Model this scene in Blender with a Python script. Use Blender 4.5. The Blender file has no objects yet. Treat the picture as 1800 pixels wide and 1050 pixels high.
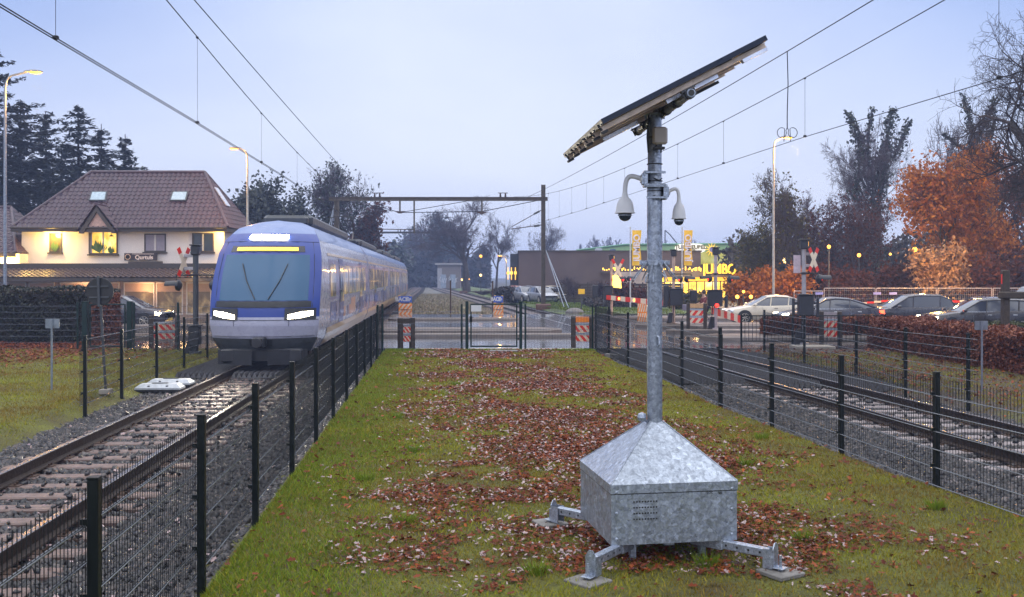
import bpy, math, random
import numpy as np
from mathutils import Vector, Matrix, noise as mnoise
sc = bpy.context.scene
COL = sc.collection
R = math.radians
F, HZ, CX, CAMZ = 1700.0, 487.0, 900.0, 2.4
def PX(px, Y): return (px - CX) / F * Y            # metres right of the camera at depth Y
def PZ(py, Y): return CAMZ - (py - HZ) / F * Y     # height at depth Y
def GY(py, z=0.0): return F * (CAMZ - z) / (py - HZ)
def cl(Y): return -4.6 - .0763 * Y - .0001 * max(0, Y - 150) ** 2
def cr(Y): return 9.26 - .118 * Y if Y < 170 else cl(Y) + 4 + 2.77 * math.exp(-(Y - 170) / 68.0)
def fl(Y): return -1.889 - .0763 * Y                # fence beside the left track
FRP = [(7.0, 5.18), (8.35, 5.01), (10.8, 4.70), (13.1, 4.42), (15.45, 4.11), (17.8, 3.80), (20.8, 3.61), (23.8, 3.36), (25.9, 2.99), (29, 2.80), (32.0, 2.7)]
def fr(Y): return float(np.interp(Y, [p[0] for p in FRP], [p[1] for p in FRP]))

# ------------------------------------------------------------------ materials
def new_mat(name):
    m = bpy.data.materials.new(name); m.use_nodes = True
    nt = m.node_tree
    for n in list(nt.nodes): nt.nodes.remove(n)
    out = nt.nodes.new('ShaderNodeOutputMaterial')
    b = nt.nodes.new('ShaderNodeBsdfPrincipled')
    nt.links.new(b.outputs[0], out.inputs[0])
    return m, nt, b, out
def ramp(nt, fac, stops, interp='LINEAR'):
    r = nt.nodes.new('ShaderNodeValToRGB'); r.color_ramp.interpolation = interp
    el = r.color_ramp.elements
    while len(el) < len(stops): el.new(0.5)
    for e, (p, c) in zip(el, stops):
        e.position = p; e.color = tuple(c[:3]) + (1,)
    nt.links.new(fac, r.inputs[0]); return r.outputs[0]
def coords(nt, kind='Object'):
    return nt.nodes.new('ShaderNodeTexCoord').outputs[kind]
def noise(nt, vec, scale, detail=4, rough=.55, dist=0.0):
    n = nt.nodes.new('ShaderNodeTexNoise'); n.inputs['Scale'].default_value = scale
    n.inputs['Detail'].default_value = detail; n.inputs['Roughness'].default_value = rough
    n.inputs['Distortion'].default_value = dist
    nt.links.new(vec, n.inputs['Vector']); return n.outputs['Fac']
def bump(nt, b, h, strength=.3, dist=.02):
    n = nt.nodes.new('ShaderNodeBump'); n.inputs['Strength'].default_value = strength
    n.inputs['Distance'].default_value = dist
    nt.links.new(h, n.inputs['Height']); nt.links.new(n.outputs[0], b.inputs['Normal'])
def mixc(nt, fac, a, c, mode='MIX'):
    m = nt.nodes.new('ShaderNodeMix'); m.data_type = 'RGBA'; m.blend_type = mode
    for s, v in ((m.inputs[0], fac), (m.inputs[6], a), (m.inputs[7], c)):
        if hasattr(v, 'is_output'): nt.links.new(v, s)
        elif isinstance(v, (int, float)): s.default_value = v
        else: s.default_value = tuple(v[:3]) + (1,)
    return m.outputs[2]
def M(name, c, rough=.6, metal=0.0, var=.25, scale=6, bmp=0.0, bscale=40, spec=None, coat=0, rvar=.12):
    """weathered surface: base colour with noise mottling, roughness variation, optional bump"""
    m, nt, b, _ = new_mat(name)
    v = coords(nt)
    n = noise(nt, v, scale, 6, .62)
    lo = [x * (1 - var) for x in c]; hi = [min(1, x * (1 + var)) for x in c]
    nt.links.new(ramp(nt, n, [(.3, lo), (.7, hi)]), b.inputs['Base Color'])
    b.inputs['Metallic'].default_value = metal
    rr = ramp(nt, noise(nt, v, scale * 2.3, 4), [(.3, [max(.03, rough - rvar)] * 3), (.7, [min(1, rough + rvar)] * 3)])
    nt.links.new(rr, b.inputs['Roughness'])
    if bmp: bump(nt, b, noise(nt, v, bscale, 5, .7), bmp, .01)
    if coat: b.inputs['Coat Weight'].default_value = coat; b.inputs['Coat Roughness'].default_value = .05
    if spec is not None: b.inputs['Specular IOR Level'].default_value = spec
    return m
def E(name, c, strength, base=None):
    m, nt, b, _ = new_mat(name)
    b.inputs['Base Color'].default_value = tuple(base or [min(1, x) for x in c]) + (1,)
    b.inputs['Emission Color'].default_value = tuple(c) + (1,)
    b.inputs['Emission Strength'].default_value = strength
    b.inputs['Roughness'].default_value = .4
    return m
def leafmat(name, cols, rough=.6, trans=.0, patch=None, spec=.5, pscale=.5):
    """each leaf/blade takes its own tone; an optional broad patch colour varies over the ground"""
    m, nt, b, out = new_mat(name)
    g = nt.nodes.new('ShaderNodeNewGeometry')
    n = len(cols)
    c = ramp(nt, g.outputs['Random Per Island'], [(i / (n - 1) if n > 1 else 0, x) for i, x in enumerate(cols)])
    if patch:
        pf = ramp(nt, noise(nt, g.outputs['Position'], pscale, 4, .6), [(.42, (0, 0, 0)), (.60, (1, 1, 1))])
        c = mixc(nt, pf, c, patch)
        c = mixc(nt, .35, c, ramp(nt, g.outputs['Random Per Island'], [(i / (n - 1), x) for i, x in enumerate(cols)]))
    nt.links.new(c, b.inputs['Base Color'])
    b.inputs['Roughness'].default_value = rough
    b.inputs['Specular IOR Level'].default_value = spec
    if trans:
        t = nt.nodes.new('ShaderNodeBsdfTranslucent'); nt.links.new(c, t.inputs[0])
        mx = nt.nodes.new('ShaderNodeMixShader'); mx.inputs[0].default_value = trans
        nt.links.new(b.outputs[0], mx.inputs[1]); nt.links.new(t.outputs[0], mx.inputs[2])
        nt.links.new(mx.outputs[0], out.inputs[0])
    return m

# ------------------------------------------------------------------ mesh builder
class MB:
    def __init__(s): s.v = []; s.f = []; s.m = []; s.n = 0
    def add(s, verts, faces, mi=0):
        o = s.n; s.v.extend(tuple(map(float, p)) for p in verts); s.n += len(verts)
        for f in faces: s.f.append(tuple(o + i for i in f)); s.m.append(mi)
        return s
    def box(s, c, d, rz=0, mi=0, rx=0, ry=0):
        h = [x / 2 for x in d]
        vs = [Vector((sx * h[0], sy * h[1], sz * h[2])) for sx in (-1, 1) for sy in (-1, 1) for sz in (-1, 1)]
        mt = Matrix.Rotation(rz, 3, 'Z') @ Matrix.Rotation(ry, 3, 'Y') @ Matrix.Rotation(rx, 3, 'X')
        vs = [mt @ v + Vector(c) for v in vs]
        return s.add(vs, [(0, 1, 3, 2), (4, 6, 7, 5), (0, 4, 5, 1), (2, 3, 7, 6), (0, 2, 6, 4), (1, 5, 7, 3)], mi)
    def bx(s, x0, x1, y0, y1, z0, z1, mi=0):
        return s.box(((x0 + x1) / 2, (y0 + y1) / 2, (z0 + z1) / 2), (abs(x1 - x0), abs(y1 - y0), abs(z1 - z0)), mi=mi)
    def bevbox(s, c, d, bv=.01, rz=0, mi=0):
        """box with chamfered vertical and horizontal edges"""
        hx, hy, hz = [x / 2 for x in d]; vs = []; b = min(bv, hx * .8, hy * .8, hz * .8)
        rings = [(-hz, b), (-hz + b, 0), (hz - b, 0), (hz, b)]
        for z, i in rings:
            X, Y = hx - i, hy - i
            for (a, q) in ((X, Y - b), (X - b, Y), (-X + b, Y), (-X, Y - b), (-X, -Y + b), (-X + b, -Y), (X - b, -Y), (X, -Y + b)):
                vs.append((a, q, z))
        fs = []
        for k in range(3):
            for i in range(8):
                j = (i + 1) % 8; fs.append((k * 8 + i, k * 8 + j, k * 8 + 8 + j, k * 8 + 8 + i))
        fs.append(tuple(range(7, -1, -1))); fs.append(tuple(24 + i for i in range(8)))
        cs, sn = math.cos(rz), math.sin(rz)
        return s.add([(c[0] + x * cs - y * sn, c[1] + x * sn + y * cs, c[2] + z) for x, y, z in vs], fs, mi)
    def cyl(s, p0, p1, r0, r1=None, n=12, caps=True, mi=0):
        r1 = r0 if r1 is None else r1
        p0, p1 = Vector(p0), Vector(p1); d = (p1 - p0).normalized()
        a = d.orthogonal().normalized(); b = d.cross(a)
        vs = []
        for p, r in ((p0, r0), (p1, r1)):
            for i in range(n):
                t = 2 * math.pi * i / n + .3; vs.append(p + (a * math.cos(t) + b * math.sin(t)) * r)
        fs = [(i, (i + 1) % n, n + (i + 1) % n, n + i) for i in range(n)]
        if caps: fs += [tuple(range(n - 1, -1, -1)), tuple(range(n, 2 * n))]
        return s.add(vs, fs, mi)
    def tube(s, pts, r, n=8, mi=0, caps=True):
        pts = [Vector(p) for p in pts]; rr = r if isinstance(r, (list, tuple)) else [r] * len(pts)
        vs = []; a = None
        for i, p in enumerate(pts):
            d = (pts[min(i + 1, len(pts) - 1)] - pts[max(i - 1, 0)]).normalized()
            a = d.orthogonal().normalized() if a is None else (a - d * a.dot(d)).normalized()
            b = d.cross(a)
            for k in range(n):
                t = 2 * math.pi * k / n; vs.append(p + (a * math.cos(t) + b * math.sin(t)) * rr[i])
        fs = [(i * n + k, i * n + (k + 1) % n, (i + 1) * n + (k + 1) % n, (i + 1) * n + k) for i in range(len(pts) - 1) for k in range(n)]
        if caps: fs += [tuple(range(n - 1, -1, -1)), tuple((len(pts) - 1) * n + k for k in range(n))]
        return s.add(vs, fs, mi)
    def lathe(s, prof, c=(0, 0, 0), n=24, mi=0, axis='Z'):
        vs = []
        for r, z in prof:
            for k in range(n):
                t = 2 * math.pi * k / n
                q = (r * math.cos(t), r * math.sin(t), z)
                if axis == 'Y': q = (q[0], q[2], q[1])
                if axis == 'X': q = (q[2], q[0], q[1])
                vs.append((c[0] + q[0], c[1] + q[1], c[2] + q[2]))
        fs = [(i * n + k, i * n + (k + 1) % n, (i + 1) * n + (k + 1) % n, (i + 1) * n + k) for i in range(len(prof) - 1) for k in range(n)]
        fs += [tuple(range(n - 1, -1, -1)), tuple((len(prof) - 1) * n + k for k in range(n))]
        return s.add(vs, fs, mi)
    def prism(s, poly, off, mi=0):
        """polygon (3-D points) extruded by the vector off"""
        n = len(poly); off = Vector(off); P = [Vector(p) for p in poly]
        return s.add(P + [p + off for p in P], [tuple(range(n - 1, -1, -1)), tuple(range(n, 2 * n))] +
                     [(i, (i + 1) % n, n + (i + 1) % n, n + i) for i in range(n)], mi)
    def grid(s, rows, mi=0, close=False):
        n = len(rows[0]); vs = [p for r in rows for p in r]
        fs = [(i * n + k, i * n + (k + 1) % n, (i + 1) * n + (k + 1) % n, (i + 1) * n + k)
              for i in range(len(rows) - 1) for k in range(n if close else n - 1)]
        return s.add(vs, fs, mi)
def setprops(o, label=None, cat=None, group=None, kind=None, category=None):
    cat = cat or category
    if label: o['label'] = label
    if cat: o['category'] = cat
    if group: o['group'] = group
    if kind: o['kind'] = kind
    return o
def mk(name, mb, mats, parent=None, smooth=False, off=None, **kw):
    me = bpy.data.meshes.new(name)
    vs = mb.v
    if off is not None: vs = [(x - off[0], y - off[1], z - off[2]) for x, y, z in vs]
    me.from_pydata(vs, [], mb.f)
    mats = mats if isinstance(mats, (list, tuple)) else [mats]
    for m in mats: me.materials.append(m)
    if len(mats) > 1: me.polygons.foreach_set('material_index', mb.m)
    if smooth: me.polygons.foreach_set('use_smooth', [True] * len(me.polygons))
    me.update()
    if smooth: me.set_sharp_from_angle(angle=R(38))
    o = bpy.data.objects.new(name, me); COL.objects.link(o)
    if parent is not None: o.parent = parent
    elif off is not None: o.location = off
    return setprops(o, **kw)
def mk_np(name, V, Q, mat, parent=None, smooth=False, **kw):
    """numpy verts (n,3) and equal-size faces (m,k)"""
    me = bpy.data.meshes.new(name); V = np.asarray(V, dtype=np.float32); Q = np.asarray(Q, dtype=np.int32)
    me.vertices.add(len(V)); me.vertices.foreach_set('co', V.ravel())
    k = Q.shape[1]; me.loops.add(Q.size); me.loops.foreach_set('vertex_index', Q.ravel())
    me.polygons.add(len(Q)); me.polygons.foreach_set('loop_start', np.arange(0, Q.size, k, dtype=np.int32))
    me.update(calc_edges=True)
    if smooth: me.polygons.foreach_set('use_smooth', np.ones(len(Q), dtype=bool))
    me.materials.append(mat)
    o = bpy.data.objects.new(name, me); COL.objects.link(o)
    if parent is not None: o.parent = parent
    return setprops(o, **kw)
def thing(name, label, cat, loc=(0, 0, 0), rz=0, group=None):
    o = bpy.data.objects.new(name, None); COL.objects.link(o)
    o.location = loc; o.rotation_euler = (0, 0, rz); o.empty_display_size = .2
    return setprops(o, label, cat, group)
def copy_tree(o, parent=None):
    c = o.copy(); COL.objects.link(c); c.parent = parent
    for ch in KIDS(o): copy_tree(ch, c)
    return c
def KIDS(o): return [x for x in bpy.data.objects if x.parent is o]
def text_mesh(body, size, depth=.01, align='CENTER', bold=0.0):
    cu = bpy.data.curves.new('txt', 'FONT'); cu.body = body; cu.size = size; cu.extrude = depth; cu.offset = bold
    cu.align_x = align; cu.align_y = 'CENTER'
    o = bpy.data.objects.new('txt', cu); COL.objects.link(o)
    dg = bpy.context.evaluated_depsgraph_get()
    me = bpy.data.meshes.new_from_object(o.evaluated_get(dg)); vs = [tuple(v.co) for v in me.vertices]; fs = [tuple(p.vertices) for p in me.polygons]
    bpy.data.objects.remove(o); bpy.data.curves.remove(cu); bpy.data.meshes.remove(me)
    return vs, fs
def add_text(mb, body, size, c, depth=.01, rot=None, bold=0.0, sx=1.0, mi=0, align='CENTER'):
    """text standing upright facing -Y at point c; rot = extra in-plane turn"""
    vs, fs = text_mesh(body, size, depth, align, bold)
    a = rot or 0
    out = []
    for x, y, z in vs:
        x *= sx
        X, Z = x * math.cos(a) - y * math.sin(a), x * math.sin(a) + y * math.cos(a)
        out.append((c[0] + X, c[1] - z, c[2] + Z))
    mb.add(out, fs, mi)

# ------------------------------------------------------------------ palette
GALV_C = (.375, .42, .50)
def galv(name, scale=22, tone=1.0, rough=.42, metal=.75):
    m, nt, b, _ = new_mat(name); v = coords(nt)
    dn = nt.nodes.new('ShaderNodeTexNoise'); dn.inputs['Scale'].default_value = 14; dn.inputs['Detail'].default_value = 3
    nt.links.new(v, dn.inputs['Vector'])
    dv = mixc(nt, .035, v, dn.outputs['Color'], 'LINEAR_LIGHT')
    def vor(sc_, rnd=1):
        vo = nt.nodes.new('ShaderNodeTexVoronoi'); vo.inputs['Scale'].default_value = sc_
        nt.links.new(dv, vo.inputs['Vector'])
        sp = nt.nodes.new('ShaderNodeSeparateColor'); nt.links.new(vo.outputs['Color'], sp.inputs[0]); return sp.outputs[0]
    a = ramp(nt, vor(scale), [(0, [x * .50 * tone for x in GALV_C]), (.55, [x * .9 * tone for x in GALV_C]), (.85, [x * 1.0 * tone for x in GALV_C]), (1, [min(1, x * 1.55 * tone) for x in GALV_C])])
    c2 = ramp(nt, vor(scale * 2.1), [(0, [x * .6 * tone for x in GALV_C]), (1, [min(1, x * 1.35 * tone) for x in GALV_C])])
    c = mixc(nt, .45, a, c2)
    st = nt.nodes.new('ShaderNodeMapping'); st.inputs['Scale'].default_value = (30, 30, 1.2); nt.links.new(v, st.inputs[0])
    c = mixc(nt, ramp(nt, noise(nt, st.outputs[0], 1, 4), [(.45, (0, 0, 0)), (.75, (.35, .35, .35))]), c, [x * .5 for x in GALV_C])
    nt.links.new(c, b.inputs['Base Color']); b.inputs['Metallic'].default_value = metal
    nt.links.new(ramp(nt, vor(scale * 1.3), [(0, [rough - .12] * 3), (1, [rough + .16] * 3)]), b.inputs['Roughness'])
    bump(nt, b, noise(nt, v, 60, 3), .08, .004)
    return m
m_galv = galv('galvanised_box', 30); m_galv2 = galv('galvanised_pole', 34, .82, .45)
m_galv3 = galv('galvanised_small', 60, 1.1, .4)
m_black = M('black_coated_steel', (.006, .009, .008), .42, .0, .3, 8, 0, spec=.25)
m_green = M('dark_green_coated_steel', (.005, .020, .017), .4, 0, .3, 8, spec=.3)
m_blackpl = M('black_plastic', (.018, .018, .02), .45)
m_rubber = M('rubber', (.014, .013, .015), .62, 0, .3, 20, .3)
m_white = M('white_paint', (.62, .62, .64), .42, 0, .06, 5)
m_grey = M('grey_paint', (.22, .24, .27), .5, 0, .15)
m_darkgrey = M('dark_grey_paint', (.05, .055, .065), .5, 0, .2)
m_red = M('red_paint', (.55, .03, .02), .4, 0, .12)
m_orange = M('orange_paint', (.85, .22, .02), .4, 0, .1)
m_yellow = M('yellow_paint', (.80, .50, .02), .5, 0, .08)
m_rust = M('rusted_steel', (.07, .04, .028), .75, .3, .4, 12, .4)
m_portal = M('weathered_portal_steel', (.10, .085, .065), .65, .4, .3, 3, .2)
m_wood = M('tarred_wood', (.05, .035, .025), .7, 0, .4, 9, .5)
m_conc = M('concrete', (.36, .33, .29), .75, 0, .22, 2.5, .5, 60)
m_concd = M('dark_concrete', (.15, .14, .135), .6, 0, .25, 3, .5, 60)
m_beige = M('beige_plastic', (.46, .40, .36), .45, 0, .05)
m_wire = M('copper_wire', (.012, .012, .016), .6, 0, .2, spec=.2)
m_glassd = M('dark_glass', (.02, .03, .045), .06, 0, .2, 2, rvar=.02)
m_lamp = E('sodium_lamp', (1.0, .50, .07), 1.25)
m_lampfar = E('sodium_lamp_far', (1.0, .50, .07), 1.5)
m_redl = E('red_signal', (1, .03, .015), 2.5)
m_headl = E('headlight', (1, .92, .75), 45)
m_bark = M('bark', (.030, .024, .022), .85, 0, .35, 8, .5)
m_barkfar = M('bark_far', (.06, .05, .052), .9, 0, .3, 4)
# ------------------------------------------------------------------ camera, sky, light
cam = bpy.data.cameras.new('camera'); co = bpy.data.objects.new('camera', cam); COL.objects.link(co)
co.location = (0, 0, CAMZ); co.rotation_euler = (R(90), 0, 0)
cam.sensor_width = 36; cam.lens = F / 1800 * 36; cam.shift_y = -(525 - HZ) / 1800
cam.clip_end = 4000; cam.clip_start = .1
sc.camera = co
W = bpy.data.worlds.new('World'); sc.world = W; W.use_nodes = True
wt = W.node_tree; wb = [n for n in wt.nodes if n.type == 'BACKGROUND'][0]
sk = wt.nodes.new('ShaderNodeTexSky'); sk.sky_type = 'NISHITA'; sk.sun_disc = False
sk.sun_elevation = R(3); sk.sun_rotation = R(215); sk.air_density = 1.2; sk.dust_density = 2; sk.ozone_density = 3
tc = wt.nodes.new('ShaderNodeTexCoord'); sep = wt.nodes.new('ShaderNodeSeparateXYZ')
wt.links.new(tc.outputs['Generated'], sep.inputs[0])
# overcast dusk cloud deck: pale lavender near the horizon, bluer above, brightest overhead
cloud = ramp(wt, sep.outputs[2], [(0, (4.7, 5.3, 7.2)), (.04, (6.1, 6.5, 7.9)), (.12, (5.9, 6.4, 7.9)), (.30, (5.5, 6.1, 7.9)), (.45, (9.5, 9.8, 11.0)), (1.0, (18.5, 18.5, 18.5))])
ab = wt.nodes.new('ShaderNodeMath'); ab.operation = 'ABSOLUTE'; wt.links.new(sep.outputs[0], ab.inputs[0])
fa = ramp(wt, ab.outputs[0], [(.12, (0, 0, 0)), (.46, (1, 1, 1))]); fb = ramp(wt, sep.outputs[2], [(.08, (0, 0, 0)), (.27, (1, 1, 1)), (.5, (0, 0, 0))])
fm = mixc(wt, 1.0, fa, fb, 'MULTIPLY')
cloud = mixc(wt, fm, cloud, (2.75, 3.75, 6.6))
mp = wt.nodes.new('ShaderNodeMapping'); mp.inputs['Scale'].default_value = (1, 1, 3.2); wt.links.new(tc.outputs['Generated'], mp.inputs[0])
cn = noise(wt, mp.outputs[0], 1.7, 5, .55, .4)
cloud = mixc(wt, 1.0, cloud, ramp(wt, cn, [(.3, (.86, .885, .93)), (.7, (1.07, 1.06, 1.03))]), 'MULTIPLY')
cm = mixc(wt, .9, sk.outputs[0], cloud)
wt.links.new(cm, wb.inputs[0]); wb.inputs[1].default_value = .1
sl = bpy.data.lights.new('sun', 'SUN'); so = bpy.data.objects.new('sun', sl); COL.objects.link(so)
sl.energy = .5; sl.angle = R(120); sl.color = (.86, .91, 1.0); so.rotation_euler = (R(50), 0, R(-35))
sc.view_settings.view_transform = 'Standard'; sc.view_settings.look = 'None'; sc.view_settings.exposure = 0.6; sc.view_settings.gamma = 1
cy = sc.cycles; cy.max_bounces = 6; cy.diffuse_bounces = 3; cy.glossy_bounces = 3; cy.transmission_bounces = 4; cy.volume_bounces = 0
cy.transparent_max_bounces = 8; cy.use_denoising = True; cy.sample_clamp_indirect = 4; cy.caustics_reflective = False; cy.caustics_refractive = False
cy.use_light_tree = True
def lamp(name, loc, watts, color=(1, .55, .16), r=.15, spot=None, target=None, blend=.6):
    l = bpy.data.lights.new(name, 'SPOT' if spot else 'POINT'); l.energy = watts; l.color = color; l.shadow_soft_size = r
    if spot: l.spot_size = R(spot); l.spot_blend = blend
    o = bpy.data.objects.new(name, l); COL.objects.link(o); o.location = loc
    if target: o.rotation_euler = (Vector(target) - Vector(loc)).to_track_quat('-Z', 'Y').to_euler()
    return o

# ------------------------------------------------------------------ ground sheets
def fn(x, y, s=1.0, o=0): return mnoise.noise(Vector((x * s, y * s, o)))
m_soil, nt, b, _ = new_mat('soil')
g = coords(nt)
c = ramp(nt, noise(nt, g, .25, 6), [(.35, (.045, .05, .022)), (.5, (.075, .065, .045)), (.68, (.10, .085, .06))])
c = mixc(nt, ramp(nt, noise(nt, g, 6, 6, .7), [(.4, (0, 0, 0)), (.7, (1, 1, 1))]), c, (.05, .042, .03))
nt.links.new(c, b.inputs['Base Color']); b.inputs['Roughness'].default_value = .85; bump(nt, b, noise(nt, g, 9, 6, .7), .6, .06)
m_turf, nt, b, _ = new_mat('turf')
g = coords(nt)
c = ramp(nt, noise(nt, g, .9, 6, .65), [(.3, (.09, .062, .022)), (.45, (.12, .115, .018)), (.6, (.17, .18, .018)), (.75, (.12, .10, .025))])
c = mixc(nt, ramp(nt, noise(nt, g, 25, 5, .7), [(.42, (0, 0, 0)), (.68, (.8, .8, .8))]), c, (.045, .04, .02))
nt.links.new(c, b.inputs['Base Color']); b.inputs['Roughness'].default_value = .9; bump(nt, b, noise(nt, g, 45, 6, .75), .9, .04)
m_ball, nt, b, _ = new_mat('ballast_bed')
g = coords(nt)
vo = nt.nodes.new('ShaderNodeTexVoronoi'); vo.inputs['Scale'].default_value = 17; nt.links.new(g, vo.inputs['Vector'])
sp = nt.nodes.new('ShaderNodeSeparateColor'); nt.links.new(vo.outputs['Color'], sp.inputs[0])
c = ramp(nt, sp.outputs[0], [(0, (.008, .008, .01)), (.5, (.025, .023, .026)), (1, (.07, .06, .06))])
nt.links.new(c, b.inputs['Base Color']); b.inputs['Roughness'].default_value = .85; b.inputs['Specular IOR Level'].default_value = .15; bump(nt, b, vo.outputs['Distance'], 1.0, .05)

mb = MB(); ys = [-30, 0, 30, 60, 100, 200, 400, 900, 1800]; xs = [-1500, -400, -100, -40, 0, 40, 100, 400, 1500]
mb.grid([[(x, y, -.42) for x in xs] for y in ys]); mk('ground', mb, m_soil, kind='structure')

def sheet(name, x0f, x1f, y0, y1, nx, ny, zf, mat, **kw):
    rows = []
    for j in range(ny + 1):
        Y = y0 + (y1 - y0) * j / ny; a, c_ = x0f(Y), x1f(Y)
        rows.append([(a + (c_ - a) * i / nx, Y, zf(a + (c_ - a) * i / nx, Y, i / nx)) for i in range(nx + 1)])
    return mk(name, MB().grid(rows), mat, smooth=True, kind='structure', **kw)
def lawn_z(x, y):
    """height of the middle lawn"""
    d = min(x - fl(y), fr(y) + .12 + max(0, (12 - y) * .12) - x)
    e = max(0, min(1, (d + .1) / .35))
    return -.24 + (.29 * (1 if y < 27 else 1 - .13 * (y - 27) / 5) + .025 * fn(x, y, .7) + .012 * fn(x, y, 3)) * e * e * (3 - 2 * e)
sheet('lawn', lambda Y: fl(Y) - .25, lambda Y: fr(Y) + .6 + max(0, (12 - Y) * .12), 2, 31.6, 56, 160, lambda x, y, u: lawn_z(x, y), m_turf)
def llawn_e(Y): return -6.5 - .0763 * Y + .12 * fn(Y, 3, .6) - cl(0) + cl(0)
def llawn_z(x, y):
    e = max(0, min(1, (llawn_e(y) - x) / .5)); return -.26 + (.26 + .03 * fn(x, y, .5)) * e
sheet('verge_lawn', lambda Y: -60, lambda Y: llawn_e(Y) + .1, 5, 32.5, 110, 60, lambda x, y, u: llawn_z(x, y), m_turf)
def rlawn_e(Y): return 10.95 - .118 * Y + .15 * fn(Y, 9, .6)
def rlawn_z(x, y):
    e = max(0, min(1, (x - rlawn_e(y)) / .6)); return -.26 + (.23 + .03 * fn(x, y, .5)) * e
m_dirt, nt, b, _ = new_mat('leafy_dirt')
g = coords(nt)
c = ramp(nt, noise(nt, g, .7, 6, .65), [(.35, (.04, .036, .03)), (.55, (.06, .05, .04)), (.64, (.08, .09, .025)), (.75, (.06, .045, .035))])
c = mixc(nt, ramp(nt, noise(nt, g, 18, 5, .7), [(.45, (0, 0, 0)), (.7, (.8, .8, .8))]), c, (.10, .055, .04))
nt.links.new(c, b.inputs['Base Color']); b.inputs['Roughness'].default_value = .8; bump(nt, b, noise(nt, g, 30, 6, .75), .8, .04)
sheet('right_verge', lambda Y: rlawn_e(Y) - .1, lambda Y: 60, 5, 32.5, 110, 60, lambda x, y, u: rlawn_z(x, y), m_dirt)

# ballast beds near and far
def bed(name, c, lo, hi, y0, y1, ny):
    def zf(x, y, u):
        o = x - c(y); e = min(1, max(0, (abs(o) - 1.9) / 1.2)); return -.225 - .05 * e + .012 * fn(x, y, 4)
    return sheet(name, lambda Y: c(Y) + lo, lambda Y: c(Y) + hi, y0, y1, 14, ny, zf, m_ball)
bed('left_track_bed', cl, -2.25, 2.75, 2, 32.5, 90); bed('right_track_bed', cr, -3.7, 1.9, 2, 32.5, 90)
bed('left_far_track_bed', cl, -2.6, 2.3, 62, 600, 160); bed('right_far_track_bed', cr, -2.2, 2.2, 62, 600, 160)
m_scrub, nt, b, _ = new_mat('scrub_ground')
g = coords(nt)
c = ramp(nt, noise(nt, g, .35, 6, .65), [(.35, (.08, .078, .08)), (.5, (.13, .12, .118)), (.62, (.12, .12, .08)), (.75, (.15, .13, .11))])
nt.links.new(c, b.inputs['Base Color']); b.inputs['Roughness'].default_value = .85; bump(nt, b, noise(nt, g, 14, 6, .75), .8, .06)
sheet('scrub_strip', lambda Y: cl(Y) + 2.1, lambda Y: cr(Y) - 2.0, 62, 240, 10, 60, lambda x, y, u: -.19 + .03 * fn(x, y, .6), m_scrub)
m_vgrass, nt, b, _ = new_mat('verge_grass')
g = coords(nt)
c = ramp(nt, noise(nt, g, .4, 6, .6), [(.35, (.06, .075, .03)), (.55, (.09, .125, .04)), (.75, (.10, .10, .05))])
nt.links.new(c, b.inputs['Base Color']); b.inputs['Roughness'].default_value = .9; bump(nt, b, noise(nt, g, 20, 6, .75), .7, .05)
sheet('far_verge', lambda Y: cr(Y) + 2.1, lambda Y: cr(Y) + 2.1 + max(6, min(13, 5 + (130 - Y) * .12)), 62.02, 250, 12, 70, lambda x, y, u: -.20 + .25 * min(1, u * 5) + .04 * fn(x, y, .3), m_vgrass)
sheet('far_left_verge', lambda Y: cl(Y) - 30, lambda Y: cl(Y) - 2.5, 62.02, 300, 12, 60, lambda x, y, u: -.20 + .3 * min(1, (1 - u) * 8), m_scrub)

# wet road across both tracks
m_road, nt, b, _ = new_mat('wet_asphalt')
g = coords(nt)
n1 = noise(nt, g, .55, 6, .6); n2 = noise(nt, g, 40, 4, .7)
mpx = nt.nodes.new('ShaderNodeMapping'); mpx.inputs['Scale'].default_value = (.12, 1.0, 1); nt.links.new(g, mpx.inputs[0])
n3 = noise(nt, mpx.outputs[0], .8, 5, .6)
c = mixc(nt, n2, ramp(nt, n1, [(.3, (.05, .05, .06)), (.7, (.085, .08, .085))]), (.035, .035, .04))
nt.links.new(c, b.inputs['Base Color'])
rr = ramp(nt, n3, [(.34, (.12, .12, .12)), (.5, (.24, .24, .24)), (.72, (.42, .42, .42))])
nt.links.new(rr, b.inputs['Roughness']); b.inputs['Specular IOR Level'].default_value = 1.0; b.inputs['Metallic'].default_value = .0
b.inputs['Coat Weight'].default_value = 1; b.inputs['Coat Roughness'].default_value = .10; b.inputs['Coat IOR'].default_value = 1.85
bump(nt, b, n2, .03, .004)
mb = MB()
mb.grid([[(x, y, 0 if x < 200 else -.3) for x in (-140, -60, -30, -20, -10, 0, 10, 20, 30, 60, 140)] for y in (32.5, 40, 50, 62.0)])
mb.add([(-140, 32.5, 0), (140, 32.5, 0), (140, 32.5, -.4), (-140, 32.5, -.4)], [(0, 1, 2, 3)])
mk('road', mb, m_road, kind='structure')
m_pave = M('wet_paving', (.13, .12, .12), .3, 0, .25, 1.2, .3, 30)
mb = MB().grid([[(x, y, -.02) for x in (16, 40, 140)] for y in (62.0, 80, 125)]); mk('parking_area', mb, m_pave, kind='structure')
mb = MB().grid([[(x, y, -.02) for x in (-140, -60, -14)] for y in (62.0, 75, 100)]); mk('shop_forecourt', mb, m_pave, kind='structure')
mb = MB(); mb.bx(-3.2, 2.4, 31.6, 32.45, -.2, .012); mk('pavement_edge', mb, m_conc, kind='structure')

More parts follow.
